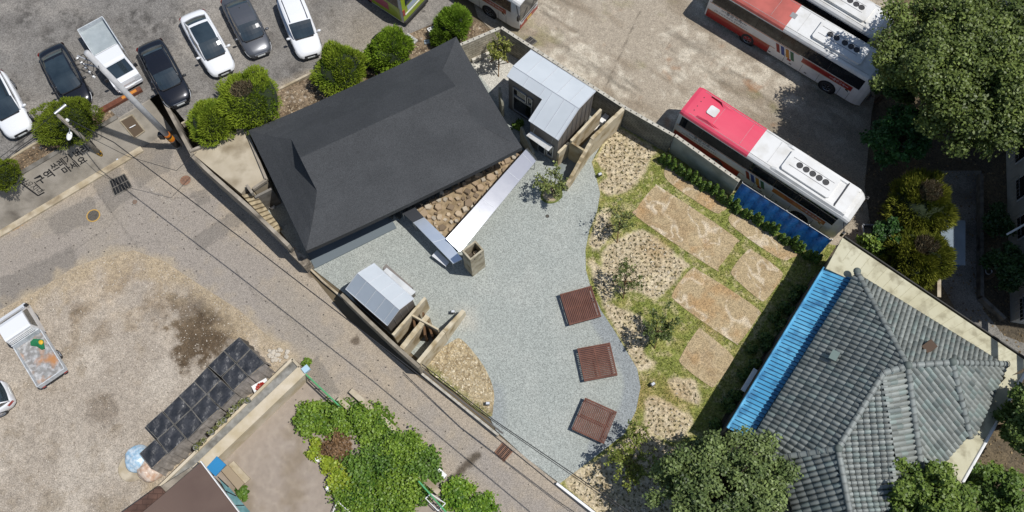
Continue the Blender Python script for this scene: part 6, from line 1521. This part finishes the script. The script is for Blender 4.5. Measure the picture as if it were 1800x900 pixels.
# ---------------------------------------------------------------- smaller things
# three slatted timber platforms
m_deck = mat('red_timber', S('#6b4436'), S('#7c5243'), scale=2.5, rough=.8)
def platform(label, P, shear=0):
    q = [G(x, y, .5) for x, y in P]; c = sum(q, Vector()) / 4; a = ((q[1] - q[0]) + (q[2] - q[3])).normalized(); b = Vector((-a.y, a.x, 0)); az = math.atan2(a.y, a.x)
    t = thing('slatted_platform', label, 'platform', (c.x, c.y, 0), az, group='red brown slatted seating platforms in the yard'); L = 2.0
    n = 17
    for i in range(n):
        x = -L / 2 + .07 + (L - .14) * (i + .5) / n; MB().bbox(x - .038, x + .038, -L / 2 + .08, L / 2 - .08, .46, .5 + random.uniform(-.003, .003)).build('slat', m_deck, t, local=True)
    for s in (1, -1):
        MB().bbox(-L / 2, L / 2, s * (L / 2 - .04) - .035, s * (L / 2 - .04) + .035, .34, .505).build('edge_rail', m_deck, t, local=True); MB().bbox(s * (L / 2 - .035) - .03, s * (L / 2 - .035) + .03, -L / 2 + .08, L / 2 - .08, .34, .503).build('edge_rail', m_deck, t, local=True)
        for r in (1, -1): MB().bbox(s * (L / 2 - .12) - .05, s * (L / 2 - .12) + .05, r * (L / 2 - .12) - .05, r * (L / 2 - .12) + .05, 0, .338).build('leg', m_deck, t, local=True)
    MB().bbox(-L / 2 + .1, L / 2 - .1, -.04, .04, .36, .455).build('joist', m_deck, t, local=True)
    return t
platform('topmost of the three slatted timber platforms, its corner in a tree shadow', [(985, 517), (1040, 503), (1056, 555), (1001, 571)])
platform('middle one of the three slatted timber platforms in the yard', [(1028, 670), (1015, 612), (1072, 602), (1085, 660)])
platform('lowest of the three slatted timber platforms, turned diagonally', [(1030, 698), (1084, 723), (1060, 780), (1006, 756)])
# embankment of rubble stones in front of the black house
emb_px = [(728, 366), (784, 420), (786, 419), (928, 258), (918, 268), (830, 312)]
emb = xy([(726, 372), (790, 438), (868, 350), (935, 274), (905, 262), (880, 285), (800, 325)])
eb = MB().prism(emb, 0, .1).build('stone_embankment', mat('mortar', S('#b7a282'), S('#8f7c5f'), scale=3, rough=1, bump=.02)); tag(eb, 'bank of brown rubble stones between black roof and long steel canopy', 'embankment')
import bmesh as _bm
sp = []; lr = random.Random(11); mn = (min(p[0] for p in emb), min(p[1] for p in emb)); mx = (max(p[0] for p in emb), max(p[1] for p in emb))
for _ in range(6000):
    x, y = lr.uniform(mn[0], mx[0]), lr.uniform(mn[1], mx[1]); r = lr.uniform(.13, .31)
    if inpoly2((x, y), emb) and all((x - a) ** 2 + (y - b) ** 2 > (.92 * (r + c)) ** 2 for a, b, c in sp): sp.append((x, y, r))
V = []; Fc = []; cl = []
for x, y, r in sp:
    k = lr.randint(4, 6); a0 = lr.uniform(0, 6); rot = lr.uniform(0, 3.1); rs = [r * lr.uniform(.8, 1.35) for _ in range(k)]; h = lr.uniform(.18, .36); b = len(V); tx_, ty_ = lr.uniform(-.4, .4), lr.uniform(-.4, .4)
    for lvl, (s, z) in enumerate(((1.0, .08), (.96, h * .75), (.78, h))):
        for j in range(k): a = a0 + j * 2 * math.pi / k; px_, py_ = math.cos(a) * rs[j] * s, math.sin(a) * rs[j] * s; V.append((x + px_, y + py_, z + (px_ * tx_ + py_ * ty_) * (lvl > 0)))
    cc = np.array(S(lr.choice(['#b8a286', '#c8b497', '#b09a7e', '#94816a', '#c8bba6']))) * lr.uniform(.8, 1.15)
    for lvl in (0, 1):
        for j in range(k): Fc.append([b + lvl * k + j, b + lvl * k + (j + 1) % k, b + (lvl + 1) * k + (j + 1) % k, b + (lvl + 1) * k + j]); cl.append(cc)
    Fc.append([b + 2 * k + j for j in range(k)]); cl.append(cc)
link_mesh('stones', V, Fc, mat('rubble_stone', None, attr=1, c2=None, rough=.95, bump=.02, bscale=8, vor=0), parent=eb, facecol=np.array(cl))
# dark stone band under the eave
sp = MB(); lr = random.Random(3)
for i in range(70):
    f = i / 70; p = G(690, 378, .2).lerp(G(905, 262, .2), f) + Vector((lr.uniform(-.2, .2), lr.uniform(-.35, .15), 0)); sp.box((p.x, p.y, .12), (lr.uniform(.18, .36), lr.uniform(.16, .3), lr.uniform(.15, .4)), lr.uniform(0, 3))
tag(sp.build('footing_stones', mat('dark_stone', S('#5a5b57'), S('#3f403d'), scale=5, rough=1)), 'line of dark footing stones under the eave of the black house', 'stones', kind='stuff')
# black tarpaulin covered stacks
m_tarp = mat('black_film', (.020, .022, .026), (.04, .042, .048), scale=1.6, rough=.42, bump=.08, bscale=2.6, spec=.6, detail=2)
m_skirt = mat('grey_film', S('#a8a199'), S('#857f78'), scale=3, rough=.5, bump=.02, bscale=4)
def S2(px): return [(x / 2.25, 500 + y / 2.25) for x, y in px]
boxes = [[(945, 210), (990, 255), (935, 308), (886, 262)], [(992, 257), (1045, 311), (984, 362), (938, 313)], [(884, 265), (930, 311), (873, 364), (825, 322)], [(932, 313), (979, 364), (922, 418), (878, 368)], [(820, 328), (870, 376), (818, 432), (769, 383)],
         [(873, 379), (928, 430), (875, 487), (821, 435)], [(767, 386), (815, 434), (757, 490), (709, 440)], [(817, 437), (868, 490), (802, 548), (759, 494)], [(707, 443), (755, 493), (690, 552), (647, 502)], [(756, 496), (800, 550), (742, 612), (693, 555)],
         [(640, 504), (686, 554), (622, 609), (577, 560)], [(688, 557), (732, 608), (666, 668), (623, 612)], [(613, 614), (662, 667), (600, 726), (554, 668)]]
where = ['top left of the double row', 'top right of the double row', 'second row, lot side', 'second row, pot side', 'third row, lot side', 'third row, pot side', 'fourth row, lot side', 'fourth row, pot side', 'fifth row, lot side', 'fifth row, pot side', 'sixth row, lot side', 'sixth row, pot side', 'single one beside the blue round sheet']
for i, b in enumerate(boxes):
    lr = random.Random(i); z = 1.25 + (i % 4) * .012; q = [G(x, y, z) for x, y in S2(b)]; c = sum(q, Vector()) / 4; q = [p + (p - c) * .035 for p in q]
    t = thing('covered_stack', 'black film covered stack, ' + where[i], 'covered stack', (c.x, c.y, 0), group='stacks covered with black film'); n = 8; m = MB()
    g = lambda u, v: (q[0].lerp(q[1], u)).lerp(q[3].lerp(q[2], u), v) + Vector((0, 0, .03 * math.sin(u * 9 + i) * math.sin(v * 7 + 2 * i) + .015 * math.sin((u + v) * 17 + i) - .04 * (abs(u - .5) ** 3 + abs(v - .5) ** 3)))
    for a in range(n):
        for b_ in range(n): m.quad(g(a / n, b_ / n), g((a + 1) / n, b_ / n), g((a + 1) / n, (b_ + 1) / n), g(a / n, (b_ + 1) / n))
    m.build('cover', m_tarp, t, smooth=True)
    sk = MB(); ed = [(0, 0), (1, 0), (1, 1), (0, 1)]; lowc = [p + (c - p) * -.02 for p in q]
    for a in range(4):
        p0, p1 = q[a], q[(a + 1) % 4]; N = 8; out = ((p0 + p1) / 2 - c); out.z = 0; out.normalize()
        for k in range(N):
            f0, f1 = k / N, (k + 1) / N; w_ = lambda f, d: p0.lerp(p1, f) + out * (.015 + d * ((.42 if (a == 1 and i in (1, 3, 5, 7, 9, 11, 12)) else .08) + .06 * math.sin(f * 14 + i * 2 + a))) - Vector((0, 0, d * z * .97 + .03))
            sk.quad(w_(f0, 1), w_(f1, 1), w_(f1, 0), w_(f0, 0))
    sk.build('skirt', m_skirt if i in (1, 3, 5, 7, 9, 11, 12) else m_tarp, t)
    ro = MB()
    for a in range(4): ro.tube(q[a] + (c - q[a]) * .02 + Vector((0, 0, .015)), q[(a + 1) % 4] + (c - q[(a + 1) % 4]) * .02 + Vector((0, 0, .015)), .011, n=4)
    ro.build('edge_rope', flat('rope', '#8f8b82', .9), t)
for px, r, c_, lb in (((240, 806), .78, ('#9cc3dc', '#dbe9f2'), 'pale blue plastic sheet thrown over a round heap'), ((262, 824), .72, ('#cba88d', '#e8d8c8'), 'pinkish plastic sheet thrown over a round heap')):
    c = G(*px, .5); c.z = 0; V, Fc = ball((c.x, c.y, .22), (r, r, .55), 4, .05, px[0]); V[:, 2] = np.maximum(V[:, 2] + .04 * np.sin(V[:, 0] * 17) * np.sin(V[:, 1] * 15), .01)
    tag(link_mesh('sheeted_heap', V, Fc, mat('sheet' + c_[0], S(c_[0]), S(c_[1]), scale=5, rough=.35, bump=.03, bscale=5), smooth=True), lb, 'sheeted heap')
cb = G(232, 822); tag(MB().lathe(cb, [(0, .05), (.75, .05), (.8, .0)], 20).build('concrete_disc', m_concl), 'flat pale disc peeping out under the sheeted heaps', 'disc')
# pots along the trough
lr = random.Random(9)
pots = [(345, 787), (352, 780), (358, 774), (372, 760), (379, 752), (386, 745), (394, 739), (402, 730), (408, 723), (415, 716), (421, 710), (427, 705), (436, 704)]
for i, (x, y) in enumerate(pots):
    c = G(x, y, 1.55); c.z = 1.342; r = lr.uniform(.12, .17)
    t = thing('plant_pot', 'small round plant pot in the line on the rim of the trough wall', 'pot', c, group='plant pots along the trough wall')
    MB().lathe(c, [(0, .02), (r * .75, .02), (r, .3), (r * 1.1, .31), (r * 1.05, .27), (r * .9, .26), (0, .25)], 14).build('pot', flat('pot' + str(i % 3), ['#8a8a86', '#5a5148', '#b9b2a4'][i % 3], .8), t, smooth=True)
    MB().tube(c + Vector((0, 0, .2)), c + Vector((0, 0, .36)), .01, n=4).build('stem', m_bark, t); n = 60; P = np.array([c.x, c.y, c.z + .3]) + rng.normal(0, 1, (n, 3)) * [r * .5, r * .5, .05]; leaf_cloud(P, np.tile([0, 0, 1.], (n, 1)), .06, leafcols(n, '#4f5a2c', '#8a8f4c'), 'plant', t)
c = G(460, 682, .45); ty = thing('pepper_tray', 'white tray of drying red peppers beside the trough wall', 'tray', c); MB().box(c, (.95, .8, .06), .55).build('tray', m_white, ty)
n = 260; a = rng.uniform(0, 6.28, n); r_ = .3 * rng.random(n) ** .5; P = np.stack([c.x + np.cos(a) * r_, c.y + np.sin(a) * r_, np.full(n, c.z + .06)], 1); leaf_cloud(P, np.tile([0, 0, 1.], (n, 1)), .07, leafcols(n, '#a5241c', '#d8503a'), 'peppers', ty, elong=2.2)
for x, y in ((490, 670),): pass
# stones heap by the lane end of the trough
for i in range(26):
    p = G(488 + lr.uniform(-14, 18), 627 + lr.uniform(-12, 10)); s = lr.uniform(.06, .17); rock((p.x, p.y, s * .4), (s, s * .8, s * .6), 'rubble_stone', 'pale rubble stone in the small heap at the trough end', 'stone', flat('rubble_pale', '#cfc6b6', .9), 'pale rubble at the trough end', seed=i)
for i, px in enumerate(((560, 806), (588, 849), (578, 858))): tag(MB().lathe(G(*px, .25) - Vector((0, 0, .25)), [(0, .02), (.12, .02), (.16, .3), (.19, .31), (.15, .26), (0, .24)], 14).build('plant_pot', m_white, smooth=True), ('white pot at the left rim of the vegetable bed', 'white pot lower down the rim of the bed', 'lowest white pot near the cement yard rim')[i], 'pot')
# green gate rails
m_gr = flat('rail_green', '#63b277', .5)
def railing(label, a, b, z, name='green_rail', posts=5):
    p, q = G(*a, z), G(*b, z); t = thing(name, label, 'railing', (p.x, p.y, 0))
    MB().tube(p, q, .05).build('top_rail', m_gr, t); MB().tube(p - Vector((0, 0, .5)), q - Vector((0, 0, .5)), .03).build('bottom_rail', m_gr, t)
    for k in range(posts): r = p.lerp(q, k / (posts - 1)); MB().tube((r.x, r.y, 0), r, .03).build('post', m_gr, t)
    return t
railing('green tube railing from the trough wall to the vegetable bed', (524, 645), (595, 712), 1.2); railing('green tube railing at the bottom edge beside the bush', (736, 846), (806, 925), 1.2)
wb2 = thing('gate_box', 'small pale blue box on top of the green railing post', 'box', G(538, 650, 1.2)); MB().box(G(538, 649, 1.35), (.4, .35, .25), .7).build('case', flat('box_blue', '#b9d8e8', .5), wb2)
pf = MB()
for a, b in (((590, 878), (620, 905)), ((600, 870), (585, 900)), ((615, 888), (602, 905)), ((785, 868), (800, 900)), ((770, 885), (800, 868))): pf.tube(G(*a, .5), G(*b, .5), .03)
# split the pot frames into two things
pfa = MB(); [pfa.tube(G(*a, .5), G(*b, .5), .03) for a, b in (((590, 878), (620, 905)), ((600, 866), (585, 900)), ((622, 882), (602, 908)))]; pfa.path([G(590, 878, .5), G(590, 878, 0)], .03); tag(pfa.build('trellis', m_white), 'white tubular trellis beside the lower bed bushes', 'trellis')
pfa = MB(); [pfa.tube(G(*a, .6), G(*b, .6), .03) for a, b in (((748, 876), (770, 898)), ((748, 876), (757, 868)), ((770, 898), (783, 885)), ((757, 868), (783, 885)))]; pfa.path([G(748, 876, .6), G(748, 876, 0)], .03); tag(pfa.build('trellis', m_white), 'white tubular trellis beside the lower green railing', 'trellis')
# road furniture
def grate(label, P, n=8, m1=None, m2=None, name='drain_grate', z=.012, rows=1):
    q = [G(x, y, z) for x, y in P]; c = sum(q, Vector()) / 4; t = thing(name, label, 'grate', c); up_ = Vector((0, 0, .012))
    MB().quad(*q).build('pit', m_dark, t); fr = MB(); 
    for a, b in zip(q, q[1:] + q[:1]): fr.tube(a + up_, b + up_, .04, n=4)
    fr.build('frame', m1 or m_conc, t); bars = MB()
    for k in range(1, n): f = k / n; bars.tube(q[0].lerp(q[1], f) + up_, q[3].lerp(q[2], f) + up_, .018, n=4)
    for r in range(1, rows + 1): f = r / (rows + 1); bars.tube(q[0].lerp(q[3], f) + up_, q[1].lerp(q[2], f) + up_, .03, n=4)
    bars.build('bars', m2 or m_conc, t); return t
m_rust = mat('rusty_iron', S('#8a6652'), S('#a0785f'), scale=6, rough=.9)
grate('dark square storm drain grate at the lane junction', [(192, 318), (219, 306), (232, 328), (202, 345)], 6, m_concd, flat('bars_grey', '#77726a', .8))
grate('rusty slotted drain grate beside the bottom tip of the yard', [(870, 795), (884, 778), (901, 793), (886, 811)], 9, m_rust, m_rust, rows=2)
grate('slotted drain grate just outside the corner of the block wall', [(918, 75), (932, 64), (944, 73), (934, 80)], 6, m_concd, flat('bars_grey', None))
def manhole(label, px, r, m, ring): c = G(*px, .012); t = thing('manhole_cover', label, 'manhole cover', c); MB().lathe(c, [(0, .012), (r * .94, .012)], 24).build('lid', m, t); MB().lathe(c, [(r * .94, .0), (r * .96, .02), (r * 1.12, .02), (r * 1.15, 0)], 24).build('ring', ring, t); g = MB(); [g.tube(c + Vector((math.cos(a) * r * .2, math.sin(a) * r * .2, .016)), c + Vector((math.cos(a) * r * .85, math.sin(a) * r * .85, .016)), .012, n=4) for a in np.arange(0, 6.28, .52)]; g.build('ribs', m_concd, t)
manhole('round iron manhole with worn yellow ring in the lane', (164, 379), .38, mat('iron', S('#6a655d'), S('#504b44'), scale=9, rough=.8), flat('ring_yellow', '#c9a35a', .9))
manhole('rusty brown manhole near the terrace wall', (326, 317), .36, m_rust, m_conc); manhole('small manhole between lane and drain grate', (237, 355), .14, m_rust, m_concd); manhole('small floor drain in the middle of the yard', (962, 380), .1, m_concd, m_dark)
wt = MB(); u_ = (G(450, 480) - G(250, 320)).normalized(); v_ = Vector((-u_.y, u_.x, 0))
put_text(wt, '8 = ㅜ 묘', .36, G(283, 345, .016), u_, v_, sx=1.3, bold=-.0); tag(wt.build('road_lettering', mat('worn_white', S('#d5cfc3'), S('#a49a8b'), scale=14, rough=.9, thr=(.4, .6))), kind='structure')
# fallen white bags by the lamp pole
c = G(199, 274, .1); V, Fc = ball((c.x, c.y, .12), (.42, .42, .16), 4, .22, 3); V[:, 2] += .05 * np.sin(V[:, 0] * 21) * np.cos(V[:, 1] * 19); tag(link_mesh('rubbish_bags', V, Fc, mat('bag_white', (.78, .8, .84), (.55, .6, .68), scale=7, rough=.5, bump=.03, bscale=6), smooth=True), 'crumpled white rubbish bag at the foot of the lamp pole', 'bag')
pg = G(218, 258, .08); tag(MB().tube(G(208, 254, .1), G(224, 259, .1), .05).build('cone_piece', flat('piece_orange', '#d59a4c', .7)), 'orange bar lying on the lane near the rubbish bag', 'bar')
# steel beam lying in the car park
bz = terr(G(200, 190).x); a, b = GT(178, 198), GT(250, 158); t = thing('steel_beam', 'long rusty steel beam with a yellow tip lying in the car park', 'beam', (a + b) / 2)
MB().box((a + b) / 2 + Vector((0, 0, .14)), ((b - a).length, .34, .22), math.atan2(b.y - a.y, b.x - a.x)).build('flange', mat('beam_rust', S('#7d4a33'), S('#6a3d2a'), scale=4, rough=.8), t)
MB().box(a.lerp(b, .72) + Vector((0, 0, .255)), (1.0, .2, .02), math.atan2(b.y - a.y, b.x - a.x)).build('paint_mark', flat('mark_orange', '#d48a34', .7), t)
# poles
def P3(px, z): return G(px[0], px[1], z)
base = G(314, 258, 0); 
def fit_pole(base, top_px, hmax=14):
    """height at which a plumb line over the base passes nearest to the pixel"""
    best = None
    for z in np.arange(2, hmax, .05):
        p = G(*top_px, z); d = math.hypot(p.x - base.x, p.y - base.y)
        if best is None or d < best[0]: best = (d, z, p)
    return best
dd_, zt1, pt1 = fit_pole(base, (152, 92)); print('tall pole', round(zt1, 2), round(dd_, 2))
tp = thing('utility_pole', 'tall concrete utility pole with cross arm and cable loops, yellow band at its foot', 'pole', base)
m_pole = mat('pole_concrete', (.52, .52, .52), (.44, .44, .44), scale=3, rough=.7)
top = pt1.copy(); MB().tube(base, top, .2, .15, n=14).build('shaft', m_pole, tp, smooth=True)
ax = (top - base).normalized()
def on(f, off=(0, 0, 0)): return base.lerp(top, f) + Vector(off)
MB().tube(on(.02), on(.085), .205, .20, n=14).build('sticker_band', flat('band_black', '#2a2623', .8), tp); b2_ = MB()
for k, cc_ in enumerate(('#e8831f', '#f0a21c', '#3a3026', '#e8831f')): MB().tube(on(.095 + k * .018), on(.11 + k * .018), .215, .212, n=14).build('warning_band', flat('band' + cc_, cc_, .6), tp)
MB().box(on(.16) + Vector((-.3, -.1, 0)), (.3, .3, .5)).build('meter_box', m_trim, tp)
zz = top.z * .9; arm1, arm2 = G(198, 100, zz), G(146, 112, zz); MB().tube(on(.86), (arm2 - on(.86)) * 1.0 + on(.86), .05, .04).build('cross_arm', m_steel, tp)
tip = G(136, 98, top.z * .93); MB().tube(on(.9), tip, .04).build('cross_arm', m_steel, tp)
lo = MB()
for k in range(3):
    c = on(.88) + (tip - on(.88)) * (.35 + .25 * k); pts = [c + Vector((math.cos(t_) * .42, math.sin(t_) * .42 - .3, .25 * math.sin(t_ * 2))) for t_ in np.linspace(0, 6.28, 14)]; MB().path(pts, .018, 5).build('cable_loop', m_trim, tp)
for k in range(5): c = G(138 + k * 7, 104 + k * 8, zz * .93); MB().lathe(c, [(0, 0), (.07, .02), (.05, .08), (.07, .13), (0, .16)], 8).build('insulator', m_white, tp)
MB().path([G(138, 104, zz * .95), G(166, 134, zz * .9)], .03).build('bracket', m_trim, tp)
base2 = G(188, 281, 0); dd_, zt2, pt2 = fit_pole(base2, (102, 203)); print('lamp pole', round(zt2, 2), round(dd_, 2))
lp = thing('street_lamp', 'shorter concrete pole with an oval white lamp and a steel cross tube', 'street lamp', base2)
MB().tube(base2, pt2, .15, .10, n=12).build('shaft', mat('pole_old', S('#a39c8e'), S('#8b8477'), scale=3, rough=.9), lp, smooth=True)
on2 = lambda f: base2.lerp(pt2, f)
MB().tube(on2(.06), on2(.2), .165, .16, n=12).build('warning_band', mat('band_yellow', S('#d8a82c'), S('#3a3326'), scale=7, rough=.8, thr=(.48, .52)), lp)
z2 = pt2.z; MB().tube(G(96, 200, z2), G(116, 184, z2), .09, n=10).build('cross_tube', m_steel, lp)
hd = G(122, 239, z2 * .72); V, Fc = ball(hd, (.17, .30, .1), 3); link_mesh('lamp_head', V, Fc, m_white, parent=lp, smooth=True); MB().tube(on2(.78), hd, .03).build('lamp_arm', m_steel, lp)
MB().lathe(on2(.86) + Vector((.12, .1, 0)), [(0, 0), (.1, .02), (.08, .16), (0, .2)], 8).build('sensor', m_white, lp)
for k in range(3): MB().box(on2(.7 + .06 * k) + Vector((.1, 0, 0)), (.35, .06, .08), .6).build('clamp', m_trim, lp)
# overhead cables
def cable(label, pts, r=.022, sag=0., name='cable'):
    P_ = [G(x, y, z) for x, y, z in pts]; out = []
    for a, b in zip(P_, P_[1:]):
        for k in range(12): f = k / 12; out.append(a.lerp(b, f) - Vector((0, 0, sag * 4 * f * (1 - f))))
    out.append(P_[-1]); return tag(MB().path(out, r, 5).build(name, m_trim), label, 'cable')
cable('long black overhead cable crossing the lane from the lamp pole to the bottom edge', [(118, 208, z2 * .8), (200, 250, 6), (450, 438, 6), (720, 646, 6), (1040, 905, 6.2)], .03)
cable('overhead cable running past the tall pole to the terrace corner', [(96, 198, z2), (120, 222, z2 * .9), (225, 275, 5), (310, 300, 4.6), (345, 268, 4)], .016)
cable('black cable over the bottom of the yard, upper one of the pair', [(742, 640, 3.2), (868, 738, 4.5), (1080, 882, 5.5), (1160, 935, 5.5)], .026)
cable('black cable over the bottom of the yard, lower one of the pair', [(742, 645, 3.1), (868, 741, 4.4), (1076, 884, 5.4), (1155, 940, 5.4)], .02)
cable('thin cable over the left edge of the car park', [(-20, 292, 4.8), (42, 245, 4.9), (95, 200, z2)], .016)
# cone and slatted crate
c = GT(765, 55); cr = thing('slatted_crate', 'white slatted plastic crate stack by the small juniper', 'crate', c); q = [GT(753, 62), GT(785, 48), GT(796, 62), GT(764, 76)]; hq = .75
for k in range(8): f = k / 7; a, b = q[0].lerp(q[1], f), q[3].lerp(q[2], f); MB().tube(a + Vector((0, 0, hq)), b + Vector((0, 0, hq)), .035, n=4).build('slat', m_white, cr)
for k in range(6): f = k / 5; a, b = q[0].lerp(q[3], f), q[1].lerp(q[2], f); MB().tube(a + Vector((0, 0, hq)), b + Vector((0, 0, hq)), .03, n=4).build('slat', m_white, cr)
MB().prism([tuple((p + (c - p) * .05)[:2]) for p in q], c.z, c.z + hq - .06).build('box', mat('crate_grey', (.4, .4, .39), (.15, .15, .15), scale=9, rough=.8, thr=(.45, .55)), cr)
cn_ = q[1].lerp(q[0], .35) + Vector((0, 0, hq + .04)); cn = thing('traffic_cone', 'small red and white traffic cone standing on the slatted crate', 'cone', cn_); MB().box(cn_ + Vector((0, 0, .02)), (.3, .3, .04)).build('base', flat('cone_red', '#b8261c', .5), cn); MB().lathe(cn_, [(.13, .04), (.09, .2)], 12).build('cone_body', flat('cone_red', None), cn); MB().lathe(cn_, [(.09, .2), (.06, .33)], 12).build('band', m_white, cn); MB().lathe(cn_, [(.06, .33), (.025, .5), (0, .5)], 12).build('cone_tip', flat('cone_red', None), cn)
# grey debris between the junipers
for i, (px, s, rot, lb) in enumerate((((640, 112), (1.3, .6, .2), .5, 'grey metal sheet lying left of the tallest juniper'), ((650, 102), (.7, .5, .3), 1.2, 'small grey box between two junipers'), ((752, 75), (.45, .3, .15), .2, 'pale blue box lying in the planting bed'), ((722, 70), (.5, .9, .12), .9, 'white boards lying in the planting bed'))):
    p = GT(*px); MBo = MB().box(p + Vector((0, 0, s[2] / 2)), s, rot).build('debris_box', mat('debris' + str(i), S(['#aab4bb', '#8f979d', '#c6d3dc', '#d8d2c6'][i]), S('#8f9498'), scale=5, rough=.8)); tag(MBo, lb, 'debris')
tag(MB().wall(GT(322, 221), GT(344, 211), .12, 1.9, 2.35).build('bed_kerb', m_concl), 'short white kerb at the corner of the juniper bed', 'kerb')
kb = MB(); pk = [GT(*p) for p in ((345, 212), (400, 189), (490, 158), (553, 131), (625, 98))]
for a, b in zip(pk, pk[1:]): kb.wall(a, b, .14, min(a.z, b.z) - .1, max(a.z, b.z) + .1)
tag(kb.build('bed_kerb', m_concl), 'long pale kerb between car park and juniper bed', 'kerb')
kb = MB(); pk = [GT(*p) for p in ((-10, 296), (72, 247), (186, 191))]
for a, b in zip(pk, pk[1:]): kb.wall(a, b, .14, min(a.z, b.z) - .1, max(a.z, b.z) + .1)
tag(kb.build('bed_kerb', m_concl), 'pale kerb between the parked cars and the left planting bed', 'kerb')
tag(MB().path([GT(-10, 304) + Vector((0, 0, .3)), GT(40, 262) + Vector((0, 0, .3)), GT(72, 240) + Vector((0, 0, .3))], .03).build('hose', m_trim), 'black hose along the left planting bed kerb', 'hose')
# garden flood lights and valve boxes
def flood(label, px, rot=0): c = G(*px, .2); t = thing('garden_light', label, 'garden light', (c.x, c.y, 0)); MB().tube((c.x, c.y, 0), (c.x, c.y, .25), .03).build('stake', m_trim, t); MB().box((c.x, c.y, .3), (.26, .2, .12), rot).build('lamp_housing', m_trim, t); MB().box((c.x + .02, c.y + .02, .368), (.2, .14, .015), rot).build('lens', m_lamp, t)
flood('small flood light in the left planting bed', (857, 710)); flood('small flood light beside the curved yard edge low in the garden', (1147, 676), .6); flood('small flood light on the grass beside the north planting patch', (1054, 308), .4); flood('tiny dark light at the tip of the outer cream wall', (796, 549))
# stone litter in the beds so that they do not look combed
def litter(name, P_, n, s0, s1, c1, c2, zf=lambda x, y: 0 * x, z=.02, kind='stuff'):
    P_ = np.array(P_); mn, mx = P_.min(0), P_.max(0); X = rng.uniform(mn[0], mx[0], n * 3); Y = rng.uniform(mn[1], mx[1], n * 3); k = sdist(X, Y, P_) < -.05; X, Y = X[k][:n], Y[k][:n]; m = len(X)
    o = leaf_cloud(np.stack([X, Y, zf(X, Y) + z], 1), np.tile([0, 0, 1.], (m, 1)), rng.uniform(s0, s1, m), leafcols(m, c1, c2), name, m=mat('clod', None, attr=1, rough=1), jitter=.35, elong=1.2); o['kind'] = kind
litter('leaf_litter', bed2, 2600, .04, .14, '#8a7355', '#c4b59c', zt, .03); litter('leaf_litter', bed, 900, .04, .12, '#7a5f42', '#b59c7c', zt, .03)
litter('loose_stones', gravel, 9000, .03, .08, '#7d705c', '#d8cfc0'); litter('soil_clods', lbed, 500, .06, .14, '#bcab8b', '#dccfb2', z=.1); litter('leaf_litter', east, 9000, .05, .16, '#5b4c36', '#9a8664')
litter('leaf_litter', lot, 1500, .02, .06, '#7a6a52', '#e0d8c8')
